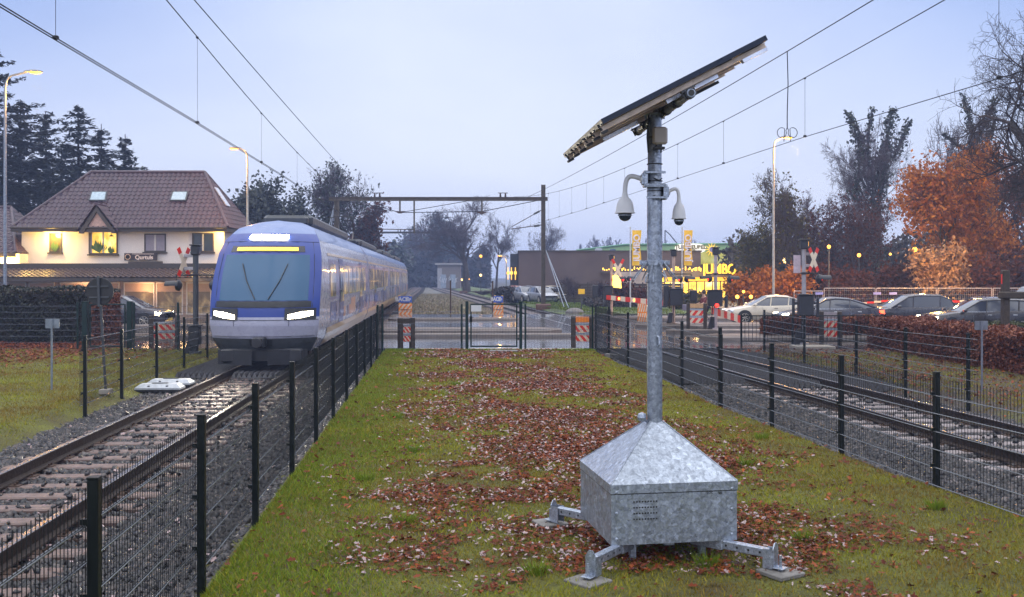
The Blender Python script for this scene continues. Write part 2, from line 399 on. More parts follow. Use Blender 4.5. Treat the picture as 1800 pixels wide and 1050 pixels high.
# raised kerb islands between the lanes
m_kerb = M('kerb_stone', (.20, .165, .15), .55, 0, .2, 1.5, .4, 50)
m_isl = M('island_paving', (.15, .115, .10), .6, 0, .3, 3, .4, 30)
def island(x0, x1, y0, y1, h=.13, tip=.6, label='', grp='kerb islands across the crossing', top=None):
    t = thing('kerb_island', label, 'kerb island', ((x0 + x1) / 2, y0, 0), group=grp)
    ym = (y0 + y1) / 2; off = ((x0 + x1) / 2, y0, 0)
    P = [(x0, ym, 0), (x0 + tip, y0, 0), (x1 - tip, y0, 0), (x1, ym, 0), (x1 - tip, y1, 0), (x0 + tip, y1, 0)]
    mb = MB().prism([(x, y, 0) for x, y, z in P], (0, 0, h * .75))
    i = .05
    Q = [(x0 + i, ym), (x0 + tip + i * .3, y0 + i), (x1 - tip - i * .3, y0 + i), (x1 - i, ym), (x1 - tip - i * .3, y1 - i), (x0 + tip + i * .3, y1 - i)]
    mb.add([(p[0], p[1], h * .75) for p in P] + [(q[0], q[1], h) for q in Q], [(k, (k + 1) % 6, 6 + (k + 1) % 6, 6 + k) for k in range(6)] + [(6, 7, 8, 9, 10, 11)])
    mk('kerb_edge', mb, m_kerb, t, off=off)
    if y1 - y0 > .9:
        a = .14
        mb = MB().prism([(q[0] + (a if q[0] < (x0 + x1) / 2 else -a), ym + (q[1] - ym) * (1 - a / (ym - y0)), h + .004) for q in Q], (0, 0, .012))
        mk('island_paving', mb, top or m_isl, t, off=off)
    mb = MB()
    x = x0 + tip
    while x < x1 - tip:
        mb.bx(x - .008, x + .008, y0 - .004, y0 + .05, .01, h * .76); x += 1.0
    mk('joint_pattern', mb, m_darkgrey, t, off=off)
    return t
island(-6.9, .4, 53.0, 54.6, .11, .5, 'long pale kerb island along the far side of the crossing road')
island(-6.0, 2.15, 40.8, 42.8, .17, .6, 'pointed kerb island in the middle of the road behind the gate')
island(-5.6, 2.6, 38.2, 38.6, .16, .2, 'narrow straight kerb strip nearest the mesh gate')
island(5.3, 13.5, 53.2, 55.6, .16, .5, 'yellow-lit kerb island between the far barrier mast and the white car')
island(5.9, 16.5, 45.0, 47.6, .16, .7, 'wide kerb island under the middle crossing mast')
island(7.2, 18.5, 36.3, 38.2, .16, .6, 'kerb island behind the black railing right of the pole')
island(6.6, 17.5, 41.2, 41.9, .15, .3, 'thin kerb strip between two wider islands right of the pole')
island(-26, -10.6, 45.2, 46.6, .16, .6, 'kerb island on the left beneath the parked striped boards')
island(-24, -11.0, 37.4, 38.4, .16, .4, 'kerb strip on the left behind the garden gate')

# ------------------------------------------------------------------ tracks
m_railside = M('rail_side', (.035, .022, .017), .6, .4, .35, 10, .3)
m_railtop = M('rail_head', (.22, .205, .21), .30, 1.0, .15, 6)
m_sleeper = M('sleeper_timber', (.14, .092, .08), .45, 0, .38, 7, .6, 40)
m_sleeperc = M('sleeper_concrete', (.25, .21, .21), .5, 0, .25, 6, .5, 40)
m_panel = M('wet_crossing_panel', (.06, .058, .062), .26, 0, .25, 1.5, coat=.9, rvar=.08)
def track(name, label, c, msl, far=560):
    t = thing(name, label, 'railway track', (c(8), 8, 0)); off = (c(8), 8, 0)
    yy = list(np.arange(1.5, 150, 1.5)) + list(np.arange(150, far, 8))
    for s in (-.7525, .7525):
        prof = [(-.075, -.172), (.075, -.172), (.07, -.155), (.012, -.135), (.012, -.045), (.036, -.035), (.036, -.008), (.028, 0), (-.028, 0), (-.036, -.008), (-.036, -.035), (-.012, -.045), (-.012, -.135), (-.07, -.155)]
        rows = [[(c(Y) + s + a, Y, z + .006) for a, z in prof] for Y in yy]
        mb = MB().grid(rows, close=True)
        n = len(prof)
        for i in range(len(mb.f)): mb.m[i] = 1 if i % n in (6, 7, 8) else 0
        mk('rail', mb, [m_railside, m_railtop], t, off=off)
    k = 0; Y = 3.0; st = MB(); base = None
    proto = MB(); proto.bevbox((0, 0, -.265), (2.5, .24, .18), .018)
    for s in (-.7525, .7525):
        proto.bevbox((s, 0, -.172), (.36, .17, .02), .004, mi=1)
        for d in (-.12, .12): proto.cyl((s + d, .04, -.17), (s + d, .04, -.135), .016, n=6, mi=1); proto.cyl((s + d, -.04, -.17), (s + d, -.04, -.135), .016, n=6, mi=1)
    base = None
    while Y < 330:
        if not (31.8 < Y < 62.4):
            sl_ = (c(Y + 1) - c(Y - 1)) / 2; a = -math.atan(sl_)
            if k < 48:
                if base is None:
                    base = mk('sleeper', proto, [msl, m_rust], t); o = base
                else:
                    o = base.copy(); COL.objects.link(o); o.parent = t
                jx = random.uniform(-.05, .05)
                o.location = (c(Y) - off[0] + jx, Y - off[1], random.uniform(-.012, .006)); o.rotation_euler = (0, random.uniform(-.006, .006), a + random.uniform(-.012, .012))
                k += 1
            else: st.box((c(Y), Y, -.26), (2.5, .24, .18), a)
        Y += .6
    mk('sleepers', st, msl, t, off=off, kind='stuff')
    # rubber crossing panels level with the road
    mb = MB()
    for lo, hi in ((-1.75, -.86), (-.62, .62), (.86, 1.75)):
        Y = 32.6
        while Y < 61.9:
            Y2 = min(Y + 1.8, 61.95)
            mb.prism([(c(Y) + lo, Y + .012, -.03), (c(Y) + hi, Y + .012, -.03), (c(Y2) + hi, Y2 - .012, -.03), (c(Y2) + lo, Y2 - .012, -.03)], (0, 0, .034))
            Y = Y2
    mk('crossing_panel', mb, m_panel, t, off=off)
    # serrated rubber anti-trespass mats
    mb = MB()
    return t
random.seed(3)
lt = track('railway_track', 'left railway track of timber sleepers running out from under the blue train', cl, m_sleeper)
rt = track('railway_track', 'right railway track on ballast curving away past the galvanised mast', cr, m_sleeperc)
m_mat = M('serrated_rubber', (.022, .020, .026), .5, 0, .3, 10, .3)
def spikes(label, c, bands, y0, y1, sk_=0):
    t = thing('anti_trespass_mat', label, 'rubber mat', (c((y0 + y1) / 2), y0, -.17), group='serrated mats beside the road crossing')
    off = (c((y0 + y1) / 2), y0, -.17)
    for lo, hi, a, e in bands:
        mb = MB(); nx = int((hi - lo) / .13)
        Y = a
        while Y < e:
            cc = c(Y)
            for i in range(nx):
                x = cc + lo + (hi - lo) * i / nx; w = (hi - lo) / nx; o = mb.n
                mb.add([(x, Y, -.17), (x + w, Y, -.17), (x + w, Y + .13, -.17), (x, Y + .13, -.17), (x + w * .5, Y + .09, -.012)],
                       [(0, 1, 4), (1, 2, 4), (2, 3, 4), (3, 0, 4)])
            Y += .13
        mb.grid([[(c(Y) + lo, Y, -.172), (c(Y) + hi, Y, -.172)] for Y in np.arange(a, e + .1, 1)])
        mk('mat_panel', mb, m_mat, t, off=off)
spikes('black serrated rubber mats on the left track in front of the train', cl, [(-2.1, -.85, 24.5, 32.4), (-.66, .66, 24.5, 32.4), (.85, 2.1, 25, 32.4)], 24.5, 32.4)
spikes('black serrated rubber mats on the right track before the road', cr, [(-2.5, -.85, 23.3, 32.4), (-.66, .66, 22.6, 32.4), (.85, 2.4, 21.8, 32.4)], 21.8, 32.4)

# ------------------------------------------------------------------ loose stones, grass, leaves
rng = np.random.default_rng(7)
m_stone = leafmat('crushed_stone', [(.008, .008, .010), (.022, .020, .023), (.012, .012, .016), (.045, .038, .040), (.018, .018, .022), (.03, .026, .028), (.11, .09, .085)], .36, spec=.5)
CUBE = np.array([[sx, sy, sz] for sx in (-1, 1) for sy in (-1, 1) for sz in (-1, 1)], float)
CQ = np.array([(0, 1, 3, 2), (4, 6, 7, 5), (0, 4, 5, 1), (2, 3, 7, 6), (0, 2, 6, 4), (1, 5, 7, 3)])
def rot_rand(n):
    q = rng.normal(size=(n, 4)); q /= np.linalg.norm(q, axis=1)[:, None]; w, x, y, z = q.T
    return np.stack([1 - 2 * (y * y + z * z), 2 * (x * y - z * w), 2 * (x * z + y * w), 2 * (x * y + z * w), 1 - 2 * (x * x + z * z), 2 * (y * z - x * w), 2 * (x * z - y * w), 2 * (y * z + x * w), 1 - 2 * (x * x + y * y)], 1).reshape(n, 3, 3)
def stones(name, label, c, lo, hi, y0, y1, n, size=.028):
    # more stones per square metre near the camera
    u = rng.random(n); Y = y0 * (y1 / y0) ** (u ** .8)
    X = np.array([c(y) for y in Y]) + lo + (hi - lo) * rng.random(n)
    o = X - np.array([c(y) for y in Y])
    nr = (np.abs(np.abs(o) - .7525) < .10); z = -.225 - .05 * np.clip((np.abs(o) - 1.9) / 1.2, 0, 1) + rng.uniform(.0, .035, n)
    tie = (np.abs(o) < 1.25) & ((np.mod(Y - 3.0 + .12, .6)) < .24)
    z = z - .022; keep = ~nr & (~tie | (rng.random(n) < .035)); z = np.where(tie, -.165, z)
    X, Y, z = X[keep], Y[keep], z[keep]; n = len(X)
    s = size * rng.uniform(.55, 1.35, n) * (1 + Y / 60)
    V = CUBE[None] * rng.uniform(.45, 1.15, (n, 8, 1)) * rng.uniform(.6, 1.1, (n, 1, 3))
    V = np.einsum('nij,nkj->nki', rot_rand(n), V) * s[:, None, None] + np.stack([X, Y, z], 1)[:, None]
    Q = (CQ[None] + 8 * np.arange(n)[:, None, None]).reshape(-1, 4)
    mk_np(name, V.reshape(-1, 3), Q, m_stone, kind='stuff', label=label, category='gravel')
stones('ballast_stones', 'dark angular ballast stones around the left track', cl, -2.2, 2.68, 4.4, 32.3, 95000)
stones('ballast_stones', 'grey ballast stones around the right track behind the fence', cr, -3.5, 1.85, 9, 32.3, 80000)

def blades(name, label, xf, y0, y1, n, zf, mat, h=(.02, .05), w=.005, keepf=None, bias=.8):
    u = rng.random(n); Y = y0 * (y1 / y0) ** (u ** bias)
    X = np.empty(n); Z = np.empty(n); k = np.ones(n, bool)
    ru = rng.random(n)
    for i in range(n):
        a, c_ = xf(Y[i]); X[i] = a + (c_ - a) * ru[i]; Z[i] = zf(X[i], Y[i])
        if keepf and not keepf(X[i], Y[i]): k[i] = False
    X, Y, Z = X[k], Y[k], Z[k]; n = len(X)
    ang = rng.uniform(0, 2 * math.pi, n); hh = rng.uniform(*h, n) * (1 + .25 * np.sin(X * 2.1) * np.cos(Y * 1.7)); ww = w * (1 + Y / 14) * rng.uniform(.6, 1.4, n)
    ln = rng.uniform(.2, 1.3, n) * hh; la = rng.uniform(0, 2 * math.pi, n)
    dx, dy = np.cos(ang) * ww, np.sin(ang) * ww
    V = np.empty((n, 3, 3))
    V[:, 0] = np.stack([X - dx, Y - dy, Z - .005], 1); V[:, 1] = np.stack([X + dx, Y + dy, Z - .005], 1)
    V[:, 2] = np.stack([X + np.cos(la) * ln, Y + np.sin(la) * ln, Z + hh], 1)
    mk_np(name, V.reshape(-1, 3), np.arange(3 * n).reshape(n, 3), mat, kind='stuff', label=label, category='grass')
m_grass = leafmat('grass_blades', [(.17, .19, .012), (.33, .34, .02), (.22, .20, .025), (.36, .28, .05), (.14, .18, .015), (.42, .40, .03)], .6, .25, patch=(.20, .10, .03), pscale=.6, spec=.12)
def mx(y): return (fl(y) + .02, fr(y) + .1 + max(0, (12 - y) * .1))
m_grassg = leafmat('fresh_grass_blades', [(.12, .20, .015), (.20, .28, .02), (.15, .19, .02), (.09, .15, .012), (.25, .32, .03)], .6, .25, spec=.12)
def leafden(x, y):
    """density of fallen leaves on the middle lawn"""
    a = (x - fl(y)) / (fr(y) - fl(y)); m = math.exp(-((a - .52) / .31) ** 2)
    m += .75 * math.exp(-((x + .75) / .75) ** 2 - ((y - 10.6) / 2.3) ** 2) + .5 * math.exp(-((x - .9) / 1.3) ** 2 - ((y - 7.6) / .8) ** 2)
    return max(0, m * (.62 + 1.3 * fn(x, y, .5, 3) + 1.1 * fn(x, y, 1.7, 8) + .8 * fn(x, y, 4.5, 5)) - .15)
blades('grass', 'mossy wet grass of the middle lawn between the fences', mx, 6.6, 31.6, 260000, lawn_z, m_grass, (.015, .042), .0034)
blades('grass', 'brighter green grass strip along the foot of the left fence', lambda y: (fl(y) + .0, fl(y) + 2.6), 6.6, 31.6, 95000, lawn_z, m_grassg, (.02, .055), .0036, lambda x, y: rng.random() < 1.15 - (x - fl(y)) / 1.5 + .9 * fn(x, y, .9, 4))
blades('grass', 'longer grass along the far edge of the lawn', lambda y: (-4.2, 2.8), 30.9, 31.6, 9000, lawn_z, m_grassg, (.02, .06), .004)
blades('grass', 'yellowish grass of the lawn left of the left track', lambda y: (-13.5 - (y - 14) * .45, llawn_e(y) - .05), 13, 32.3, 70000, llawn_z, m_grass, (.02, .06), .004)
blades('grass', 'thin grass on the verge before the brown hedge', lambda y: (rlawn_e(y), rlawn_e(y) + 5), 15, 31, 20000, rlawn_z, m_grass, (.02, .06), .004)
# tufts
def tufts():
    P = [(2.6, 8.6), (-1.0, 9.2), (.9, 9.05), (4.3, 9.8), (-1.3, 13), (-1.9, 16), (2.9, 12), (-1.2, 21), (.2, 7.6), (1.6, 7.9), (3.6, 14), (-1.7, 11.2)]
    V = []
    for x, y in P:
        for k in range(130):
            a = rng.uniform(0, 6.28); r = rng.uniform(0, .09); h = rng.uniform(.05, .13); px, py = x + math.cos(a) * r, y + math.sin(a) * r
            z = lawn_z(px, py); w = .004; l = h * .6
            V += [(px - w, py, z), (px + w, py, z), (px + math.cos(a) * l, py + math.sin(a) * l, z + h)]
    mk_np('grass', V, np.arange(len(V)).reshape(-1, 3), m_grassg, kind='stuff', label='scattered taller grass tufts on the middle lawn', category='grass')
tufts()
def leaves(name, label, xf, y0, y1, n, zf, mat, den, size=.028, lift=.03, cat='leaves'):
    V = []; cnt = 0
    u = rng.random(n * 6); Ys = y0 * (y1 / y0) ** (u ** .85); ru = rng.random(n * 6); rr_ = rng.random(n * 6)
    C = []
    for i in range(len(Ys)):
        a, c_ = xf(Ys[i]); x = a + (c_ - a) * ru[i]
        if rr_[i] < den(x, Ys[i]):
            C.append((x, Ys[i], zf(x, Ys[i]) + .012 + lift * rng.random()))
            if len(C) >= n: break
    C = np.array(C); n = len(C)
    # lobed leaf outline, folded along its midrib and curled
    out = np.array([(0, -1, 0), (.55, -.55, .25), (.35, -.1, .12), (.75, .25, .35), (.3, .5, .1), (0, 1, .15), (-.3, .5, .1), (-.75, .25, .35), (-.35, -.1, .12), (-.55, -.55, .25)], float)
    s = size * rng.uniform(.55, 1.3, n) * (1 + C[:, 1] / 40)
    V = np.repeat(out[None], n, 0); V[:, :, 2] *= rng.uniform(-1.2, 1.6, (n, 1)); V[:, :, 0] *= rng.uniform(.6, 1.1, (n, 1))
    yaw = rng.uniform(0, 6.28, n); tilt = rng.normal(0, .35, n); t2 = rng.normal(0, .3, n)
    cyw, syw = np.cos(yaw), np.sin(yaw)
    Rz = np.zeros((n, 3, 3)); Rz[:, 0, 0] = cyw; Rz[:, 0, 1] = -syw; Rz[:, 1, 0] = syw; Rz[:, 1, 1] = cyw; Rz[:, 2, 2] = 1
    Rx = np.zeros((n, 3, 3)); Rx[:, 0, 0] = 1; Rx[:, 1, 1] = np.cos(tilt); Rx[:, 1, 2] = -np.sin(tilt); Rx[:, 2, 1] = np.sin(tilt); Rx[:, 2, 2] = np.cos(tilt)
    Ry = np.zeros((n, 3, 3)); Ry[:, 1, 1] = 1; Ry[:, 0, 0] = np.cos(t2); Ry[:, 0, 2] = np.sin(t2); Ry[:, 2, 0] = -np.sin(t2); Ry[:, 2, 2] = np.cos(t2)
    V = np.einsum('nij,njk,nkl,npl->npi', Ry, Rx, Rz, V) * s[:, None, None] + C[:, None]
    Q = np.array([(0, 1, 2, 5), (2, 3, 4, 5), (0, 5, 8, 9), (8, 5, 6, 7)])
    Q = (Q[None] + 10 * np.arange(n)[:, None, None]).reshape(-1, 4)
    mk_np(name, V.reshape(-1, 3), Q, mat, kind='stuff', label=label, category=cat)
m_lv1 = leafmat('brown_wet_leaves', [(.06, .015, .008), (.16, .032, .010), (.10, .022, .012), (.24, .055, .015), (.05, .015, .010), (.36, .09, .02), (.13, .04, .03)], .5, .15, spec=.15)
m_lv2 = leafmat('wet_sheen_leaves', [(.24, .15, .16), (.36, .24, .24), (.18, .10, .11), (.44, .32, .32), (.16, .08, .07)], .25, .05, spec=.9)  # pale lavender tones paint the wet sheen into the leaf colour
leaves('fallen_leaves', 'rust brown oak leaves lying in drifts on the middle lawn', mx, 6.6, 31.8, 44000, lawn_z, m_lv1, lambda x, y: leafden(x, y) * 1.2, .020)
leaves('fallen_leaves', 'pale wet leaves shining on the middle lawn', mx, 6.6, 31.8, 10500, lawn_z, m_lv2, lambda x, y: max(0, leafden(x + .2, y) * 1.2 - .01), .020)
leaves('fallen_leaves', 'single leaves strewn thinly over the whole middle lawn', mx, 6.6, 31.8, 2200, lawn_z, m_lv1, lambda x, y: .6)
leaves('fallen_leaves', 'brown leaf litter under the dark hedge on the left', lambda y: (-24, -9.5 - .05 * y), 22, 35.6, 9000, lambda x, y: llawn_z(x, min(y, 32.4)), m_lv1, lambda x, y: min(1, max(0, (y - 22) / 7 - .25 + .5 * fn(x, y, .4))) * (1 if x < -13.5 else .25), .035)
leaves('fallen_leaves', 'leaf litter on the bare soil before the brown hedge', lambda y: (rlawn_e(y), rlawn_e(y) + 7), 15, 32.3, 3600, rlawn_z, m_lv1, lambda x, y: .5 + .6 * fn(x, y, .5), .033)
leaves('fallen_leaves', 'few leaves blown between the sleepers of the left track', lambda y: (cl(y) - 2, cl(y) + 2.6), 5, 30, 500, lambda x, y: -.2, m_lv2, lambda x, y: .8, .025)
m_scr = leafmat('dry_scrub', [(.24, .21, .17), (.32, .27, .21), (.20, .20, .10), (.36, .28, .19), (.15, .14, .12)], .7, .1, spec=.1)
blades('scrub', 'dry scrub and weeds between the far tracks', lambda y: (cl(y) + 2.2, cr(y) - 2.0), 62.2, 140, 15000, lambda x, y: -.19, m_scr, (.05, .22), .012)
blades('scrub', 'rough grass of the green verge right of the far track', lambda y: (cr(y) + 2.4, cr(y) + 10), 62.2, 140, 22000, lambda x, y: .03, leafmat('verge_blades', [(.10, .15, .03), (.15, .19, .04), (.08, .12, .03)], .7, .1, spec=.1), (.04, .12), .012)
# ------------------------------------------------------------------ wire-mesh fences
def wire_panel(mb, p, q, z0, z1, ext0=0, ext1=0, step=.05, hstep=.2, r=None, rh=.0048, skip_end=False):
    r = r or (.0031 if abs(p[1] - q[1]) > 1 else .0042)
    p, q = Vector((p[0], p[1], 0)), Vector((q[0], q[1], 0)); d = q - p; L = d.length; d /= L; nrm = Vector((-d.y, d.x, 0))
    a0, a1 = -ext0, L + ext1
    def pt(s, z, o): f = max(0, min(1, s / L)); return p + d * s + nrm * o + Vector((0, 0, z + (z0[0] + (z0[1] - z0[0]) * f)))
    H = z1
    n = max(1, int(round((a1 - a0) / step)))
    for i in range(n + 1):
        s = a0 + (a1 - a0) * i / n; mb.cyl(pt(s, 0.02, 0), pt(s, H, 0), r, n=4, caps=False)
    k = 0
    zz = .03
    while zz < H - .01:
        for o in (-r - rh, r + rh): mb.cyl(pt(a0, zz, o), pt(a1, zz, o), rh, n=5, caps=False, mi=1)
        zz += hstep
def fence(name, label, pts, hs, mats, ext=(0, 0), pw=.06, grp=None, post_extra=.05, cat='fence', rnd=True, lean=None, step=.05):
    """pts: (x, y, ground z) of each post; hs: panel height of each bay; the last item is a post too"""
    o0 = pts[0]; t = thing(name, label, cat, o0, group=grp)
    for i, (x, y, z) in enumerate(pts):
        h = hs[min(i, len(hs) - 1)] if i == 0 else max(hs[min(i - 1, len(hs) - 1)], hs[min(i, len(hs) - 1)])
        dx, dy = (pts[min(i + 1, len(pts) - 1)][0] - pts[max(i - 1, 0)][0], pts[min(i + 1, len(pts) - 1)][1] - pts[max(i - 1, 0)][1])
        a = math.atan2(dy, dx); s = -.045; cx, cy_ = x - math.sin(a) * s, y + math.cos(a) * s
        mb = MB(); mb.bevbox((cx, cy_, z + (h + post_extra) / 2 - .15), (.06, pw, h + post_extra + .3), .006, a)
        mb.bevbox((cx, cy_, z + h + post_extra + .004), (.064, pw + .004, .014), .003, a)
        kz = .25
        while kz < h:
            mb.box((x, y, z + kz), (.035, .05, .03), a); mb.cyl((x, y, z + kz), (x + math.sin(a) * .04, y - math.cos(a) * .04, z + kz), .008, n=6); kz += .4
        mk('post', mb, mats[0], t, off=o0)
    for i in range(len(pts) - 1):
        mb = MB(); p, q = pts[i], pts[i + 1]
        wire_panel(mb, p, q, (p[2], q[2]), hs[min(i, len(hs) - 1)], ext[0] if i == 0 else 0, ext[1] if i == len(pts) - 2 else 0, step=step)
        mk('mesh_panel', mb, mats[1], t, off=o0)
    return t
m_wiref0 = M('coated_fence_wire', (.012, .014, .015), .4, .0, .2, 3, spec=.3)
m_wireh = M('highlit_fence_wire', (.16, .17, .19), .22, .6, .2, 3)  # horizontal wires only: their highlight is put into a brighter wire colour
m_wiref = [m_wiref0, m_wireh]
FM = [m_black, m_wiref]
ys = [2.9, 5.18, 7.53, 9.75, 12.2, 14.6, 17.0, 19.5, 21.9, 24.3, 26.6, 28.9]
fence('mesh_fence', 'long waist-high wire fence between the left track and the lawn', [(fl(y), y, .04) for y in ys], [1.23], FM)
RP = [(5.45, 5.6, .04), (5.20, 8.2, .04)] + [(x, y, .05) for y, x in ((10.8, 4.70), (13.1, 4.42), (15.45, 4.11), (17.8, 3.80))]
fence('mesh_fence', 'waist-high wire fence between the lawn and the right track', RP, [1.23], FM)
RP2 = [(3.80, 17.86, .05)] + [(x, y, .03) for y, x in ((20.8, 3.61), (23.8, 3.36), (25.9, 3.06), (29, 2.86))] + [(2.72, 31.9, .0)]
fence('mesh_fence', 'slightly taller wire fence running from the right track fence to the road', RP2, [1.36, 1.36, 1.36, 1.36, 1.42], FM)
fence('mesh_fence', 'wire fence along the verge left of the left track with loose end wires', [(-7.95, 17.9, .0), (-8.24, 20.3, .0), (-8.57, 23.2, .0), (-8.93, 26.2, 0), (-9.15, 28.9, 0), (-9.3, 31.6, 0)], [1.25], FM, ext=(.16, 0))
fence('mesh_fence', 'wire fence between the right track and the brown hedge', [(8.78, 18.7, -.02), (8.42, 20.8, -.02), (8.50, 24.0, -.02), (8.3, 27.6, -.02), (8.15, 31.4, 0)], [1.27], FM, ext=(.35, 0))
fence('mesh_fence', 'tall wire fence in front of the dark hedge on the left', [(-26, 32.2, 0), (-22.1, 32.2, 0), (-18.2, 32.1, 0), (-14.35, 32.0, 0)], [1.5], [m_green, m_wiref])
fence('mesh_fence', 'tall wire fence between the left gate and the crossing mast', [(-12.45, 31.9, 0), (-11.0, 31.9, 0), (-9.45, 31.8, 0)], [1.5], [m_green, m_wiref])
# fence either side of the central gate
fence('mesh_fence', 'mesh fence across the lawn end between left fence and gate', [(-4.35, 31.0, .02), (-4.3, 32.0, .02), (-1.66, 32.0, .02)], [1.42, 1.42], [m_green, m_wiref])
fence('mesh_fence', 'mesh fence across the lawn end from the gate to the right posts', [(.44, 32.0, .02), (2.66, 32.0, .02)], [1.42], [m_green, m_wiref])

def mesh_gate(label, x0, x1, y, h, leaf=True, lock=True, thick=.10, sx=1):
    t = thing('garden_gate', label, 'gate', (x0, y, 0)); off = (x0, y, 0)
    for x in (x0, x1):
        mb = MB(); mb.bevbox((x, y, (h + .06) / 2 - .1), (thick, thick, h + .26), .008); mb.bevbox((x, y, h + .065), (thick + .012, thick + .012, .02), .004)
        mk('gate_post', mb, m_green, t, off=off)
    a, b_ = x0 + thick / 2 + .06, x1 - thick / 2 - .06
    mb = MB(); w = .045
    mb.bevbox((a + w / 2, y, .08 + (h - .1) / 2), (w, w, h - .1), .004); mb.bevbox((b_ - w / 2, y, .08 + (h - .1) / 2), (w, w, h - .1), .004)
    for z in (.1, h - .03): mb.bevbox(((a + b_) / 2, y, z), (b_ - a - 2 * w, w, w), .004)
    for i in range(int((b_ - a) / .06)):
        x = a + .04 + i * .06
        if x < b_ - .04: mb.cyl((x, y, h - .01), (x, y, h + .022), .006, .002, n=4)
    fr_ = mk('gate_frame', mb, m_green, t, off=off)
    mb = MB(); wire_panel(mb, (a + w, y), (b_ - w, y), (.1, .1), h - .16); mk('mesh_panel', mb, m_wiref, t, off=off)
    if lock:
        mb = MB(); lx = a + w / 2; mb.bevbox((lx, y, h * .66), (.09, .07, .2), .008); mb.tube([(lx - .01, y - .04, h * .7), (lx - .01, y - .10, h * .7), (lx + .10, y - .11, h * .7)], .009); mb.cyl((lx - .02, y - .038, h * .6), (lx - .02, y - .045, h * .6), .012)
        mk('lock', mb, m_black, t, off=off)
    mb = MB()
    for z in (.35, h - .3): mb.cyl((b_ + .03, y, z - .04), (b_ + .03, y, z + .04), .014, n=8); mb.box((b_ + .03, y, z), (.07, .02, .03))
    mk('hinge', mb, m_black, t, off=off)
    return t
mesh_gate('dark green mesh gate with lock in the middle of the lawn end', -1.49, .29, 32.0, 1.52)
mesh_gate('dark green mesh gate with thick posts in front of the left hedge', -14.12, -12.64, 32.0, 1.52, thick=.17)
t = thing('notice_plate', 'small white notice plate fixed to the mesh of the central gate', 'sign', (PX(837, 31.9), 31.95, .36))
mb = MB(); mb.bevbox((0, 0, 1.0), (.34, .008, .21), .003)
for i in range(7): mb.bevbox((-.138 + i * .046, -.006, 1.0), (.015, .005, .16), .002)
mk('plate', mb, m_white, t); mb = MB()
for x in (-.13, .13): mb.cyl((x, 0, 1.09), (x, .05, 1.09), .006, n=6)
mk('clip', mb, m_grey, t)
mb = MB(); mb.bevbox((-.25, 30.6, .045), (.9, .5, .06), .01); mk('cover_slab', mb, m_concd, label='flat grey cover slab set in the grass before the gate', category='cover slab')
mb = MB(); mb.bevbox((0, 0, 0), (.16, .5, .13), .015, .5); mk('kerb_block', mb, m_concd, label='short dark concrete block at the foot of the right fence corner', category='block').location = (2.95, 28.6, .06)

# ------------------------------------------------------------------ striped boards
def stripes(mb, x0, x1, z0, z1, y, n, slant, depth=.006, mi=1):
    """slanted stripes clipped to the board rectangle"""
    w = (x1 - x0) / n; h = z1 - z0
    for i in range(-1, n + 1):
        a = x0 + i * w + w * .25; P = [(a, z0), (a + w * .5, z0), (a + w * .5 + slant, z1), (a + slant, z1)]
        # clip in x
        def clip(P, x, keep):
            out = []
            for k in range(len(P)):
                p, q = P[k], P[(k + 1) % len(P)]; ip, iq = keep(p[0]), keep(q[0])
                if ip: out.append(p)
                if ip != iq:
                    f = (x - p[0]) / (q[0] - p[0]); out.append((x, p[1] + (q[1] - p[1]) * f))
            return out
        P = clip(P, x0, lambda v: v >= x0 - 1e-9)
        if len(P) > 2: P = clip(P, x1, lambda v: v <= x1 + 1e-9)
        if len(P) > 2: mb.prism([(p[0], y, p[1]) for p in P], (0, -depth, 0), mi)
m_refw = M('reflective_white', (.80, .66, .50), .35, 0, .06); m_refr = M('reflective_red', (.75, .035, .015), .35, 0, .08); m_refo = M('reflective_orange', (.95, .26, .02), .35, 0, .08)
m_blue = M('sign_blue', (.05, .12, .50), .4, 0, .05)
def post_barrier(label, loc, rz, w, h, top, topmat, nb=2, flip=1, grp='black-posted striped barriers'):
    t = thing('striped_barrier', label, 'barrier', loc, rz, grp)
    for x in (-w / 2, w / 2):
        mb = MB(); mb.bevbox((x, 0, h / 2 - .15), (.15, .15, h + .3), .012)
        for z in (h * .33, h * .72): mb.bevbox((x - .0, -.08, z), (.16, .02, .05), .004)
        mk('post', mb, m_wood, t)
    a, b_ = -w / 2 + .08, w / 2 - .08
    z1 = h - .02; bh = (h - .32) / (nb + .9)
    if top:
        mb = MB(); mb.bevbox(((a + b_) / 2, -.02, z1 - bh * .35), (b_ - a, .03, bh * .7), .004); mk('top_board', mb, topmat, t)
    z1 -= bh * .75
    for k in range(nb):
        mb = MB(); mb.bevbox(((a + b_) / 2, -.04, z1 - .05), (b_ - a + .1, .02, .07), .004); mk('rail', mb, m_galv3, t)
        z1 -= .09
        mb = MB(); mb.bevbox(((a + b_) / 2, -.02, z1 - bh * .42), (b_ - a, .03, bh * .84), .003)
        stripes(mb, a + .005, b_ - .005, z1 - bh * .82, z1 - .01, -.036, max(2, int((b_ - a) / .2)), .16 * flip)
        mk('striped_board', mb, [m_refw, m_refr], t); z1 -= bh * .88
    return t
post_barrier('striped barrier with tarred posts turned away, left end of the mesh fence', (-3.55, 32.5, 0), R(38), .46, 1.02, True, m_wood, 2, -1)
post_barrier('orange-topped red and white barrier at the right end of the mesh fence', (2.37, 32.5, 0), R(-14), .62, 1.08, True, m_refo, 2, -1)
post_barrier('red and white striped barrier on the island by the cyclist', (PX(1227, 43), 43.3, .1), R(-18), .75, 1.12, True, M('bleached_board', (.55, .33, .16), .5), 2, 1)
post_barrier('red and white striped barrier behind the fence right of the crossing mast', (PX(1463, 34.2), 34.4, .02), R(-10), .62, 1.15, True, M('grey_board', (.30, .26, .28), .5), 2, 1)
post_barrier('red and white striped barrier left of the train beyond the fence', (PX(289, 33.4), 33.4, .02), R(15), .85, 1.05, False, m_wood, 2, -1)
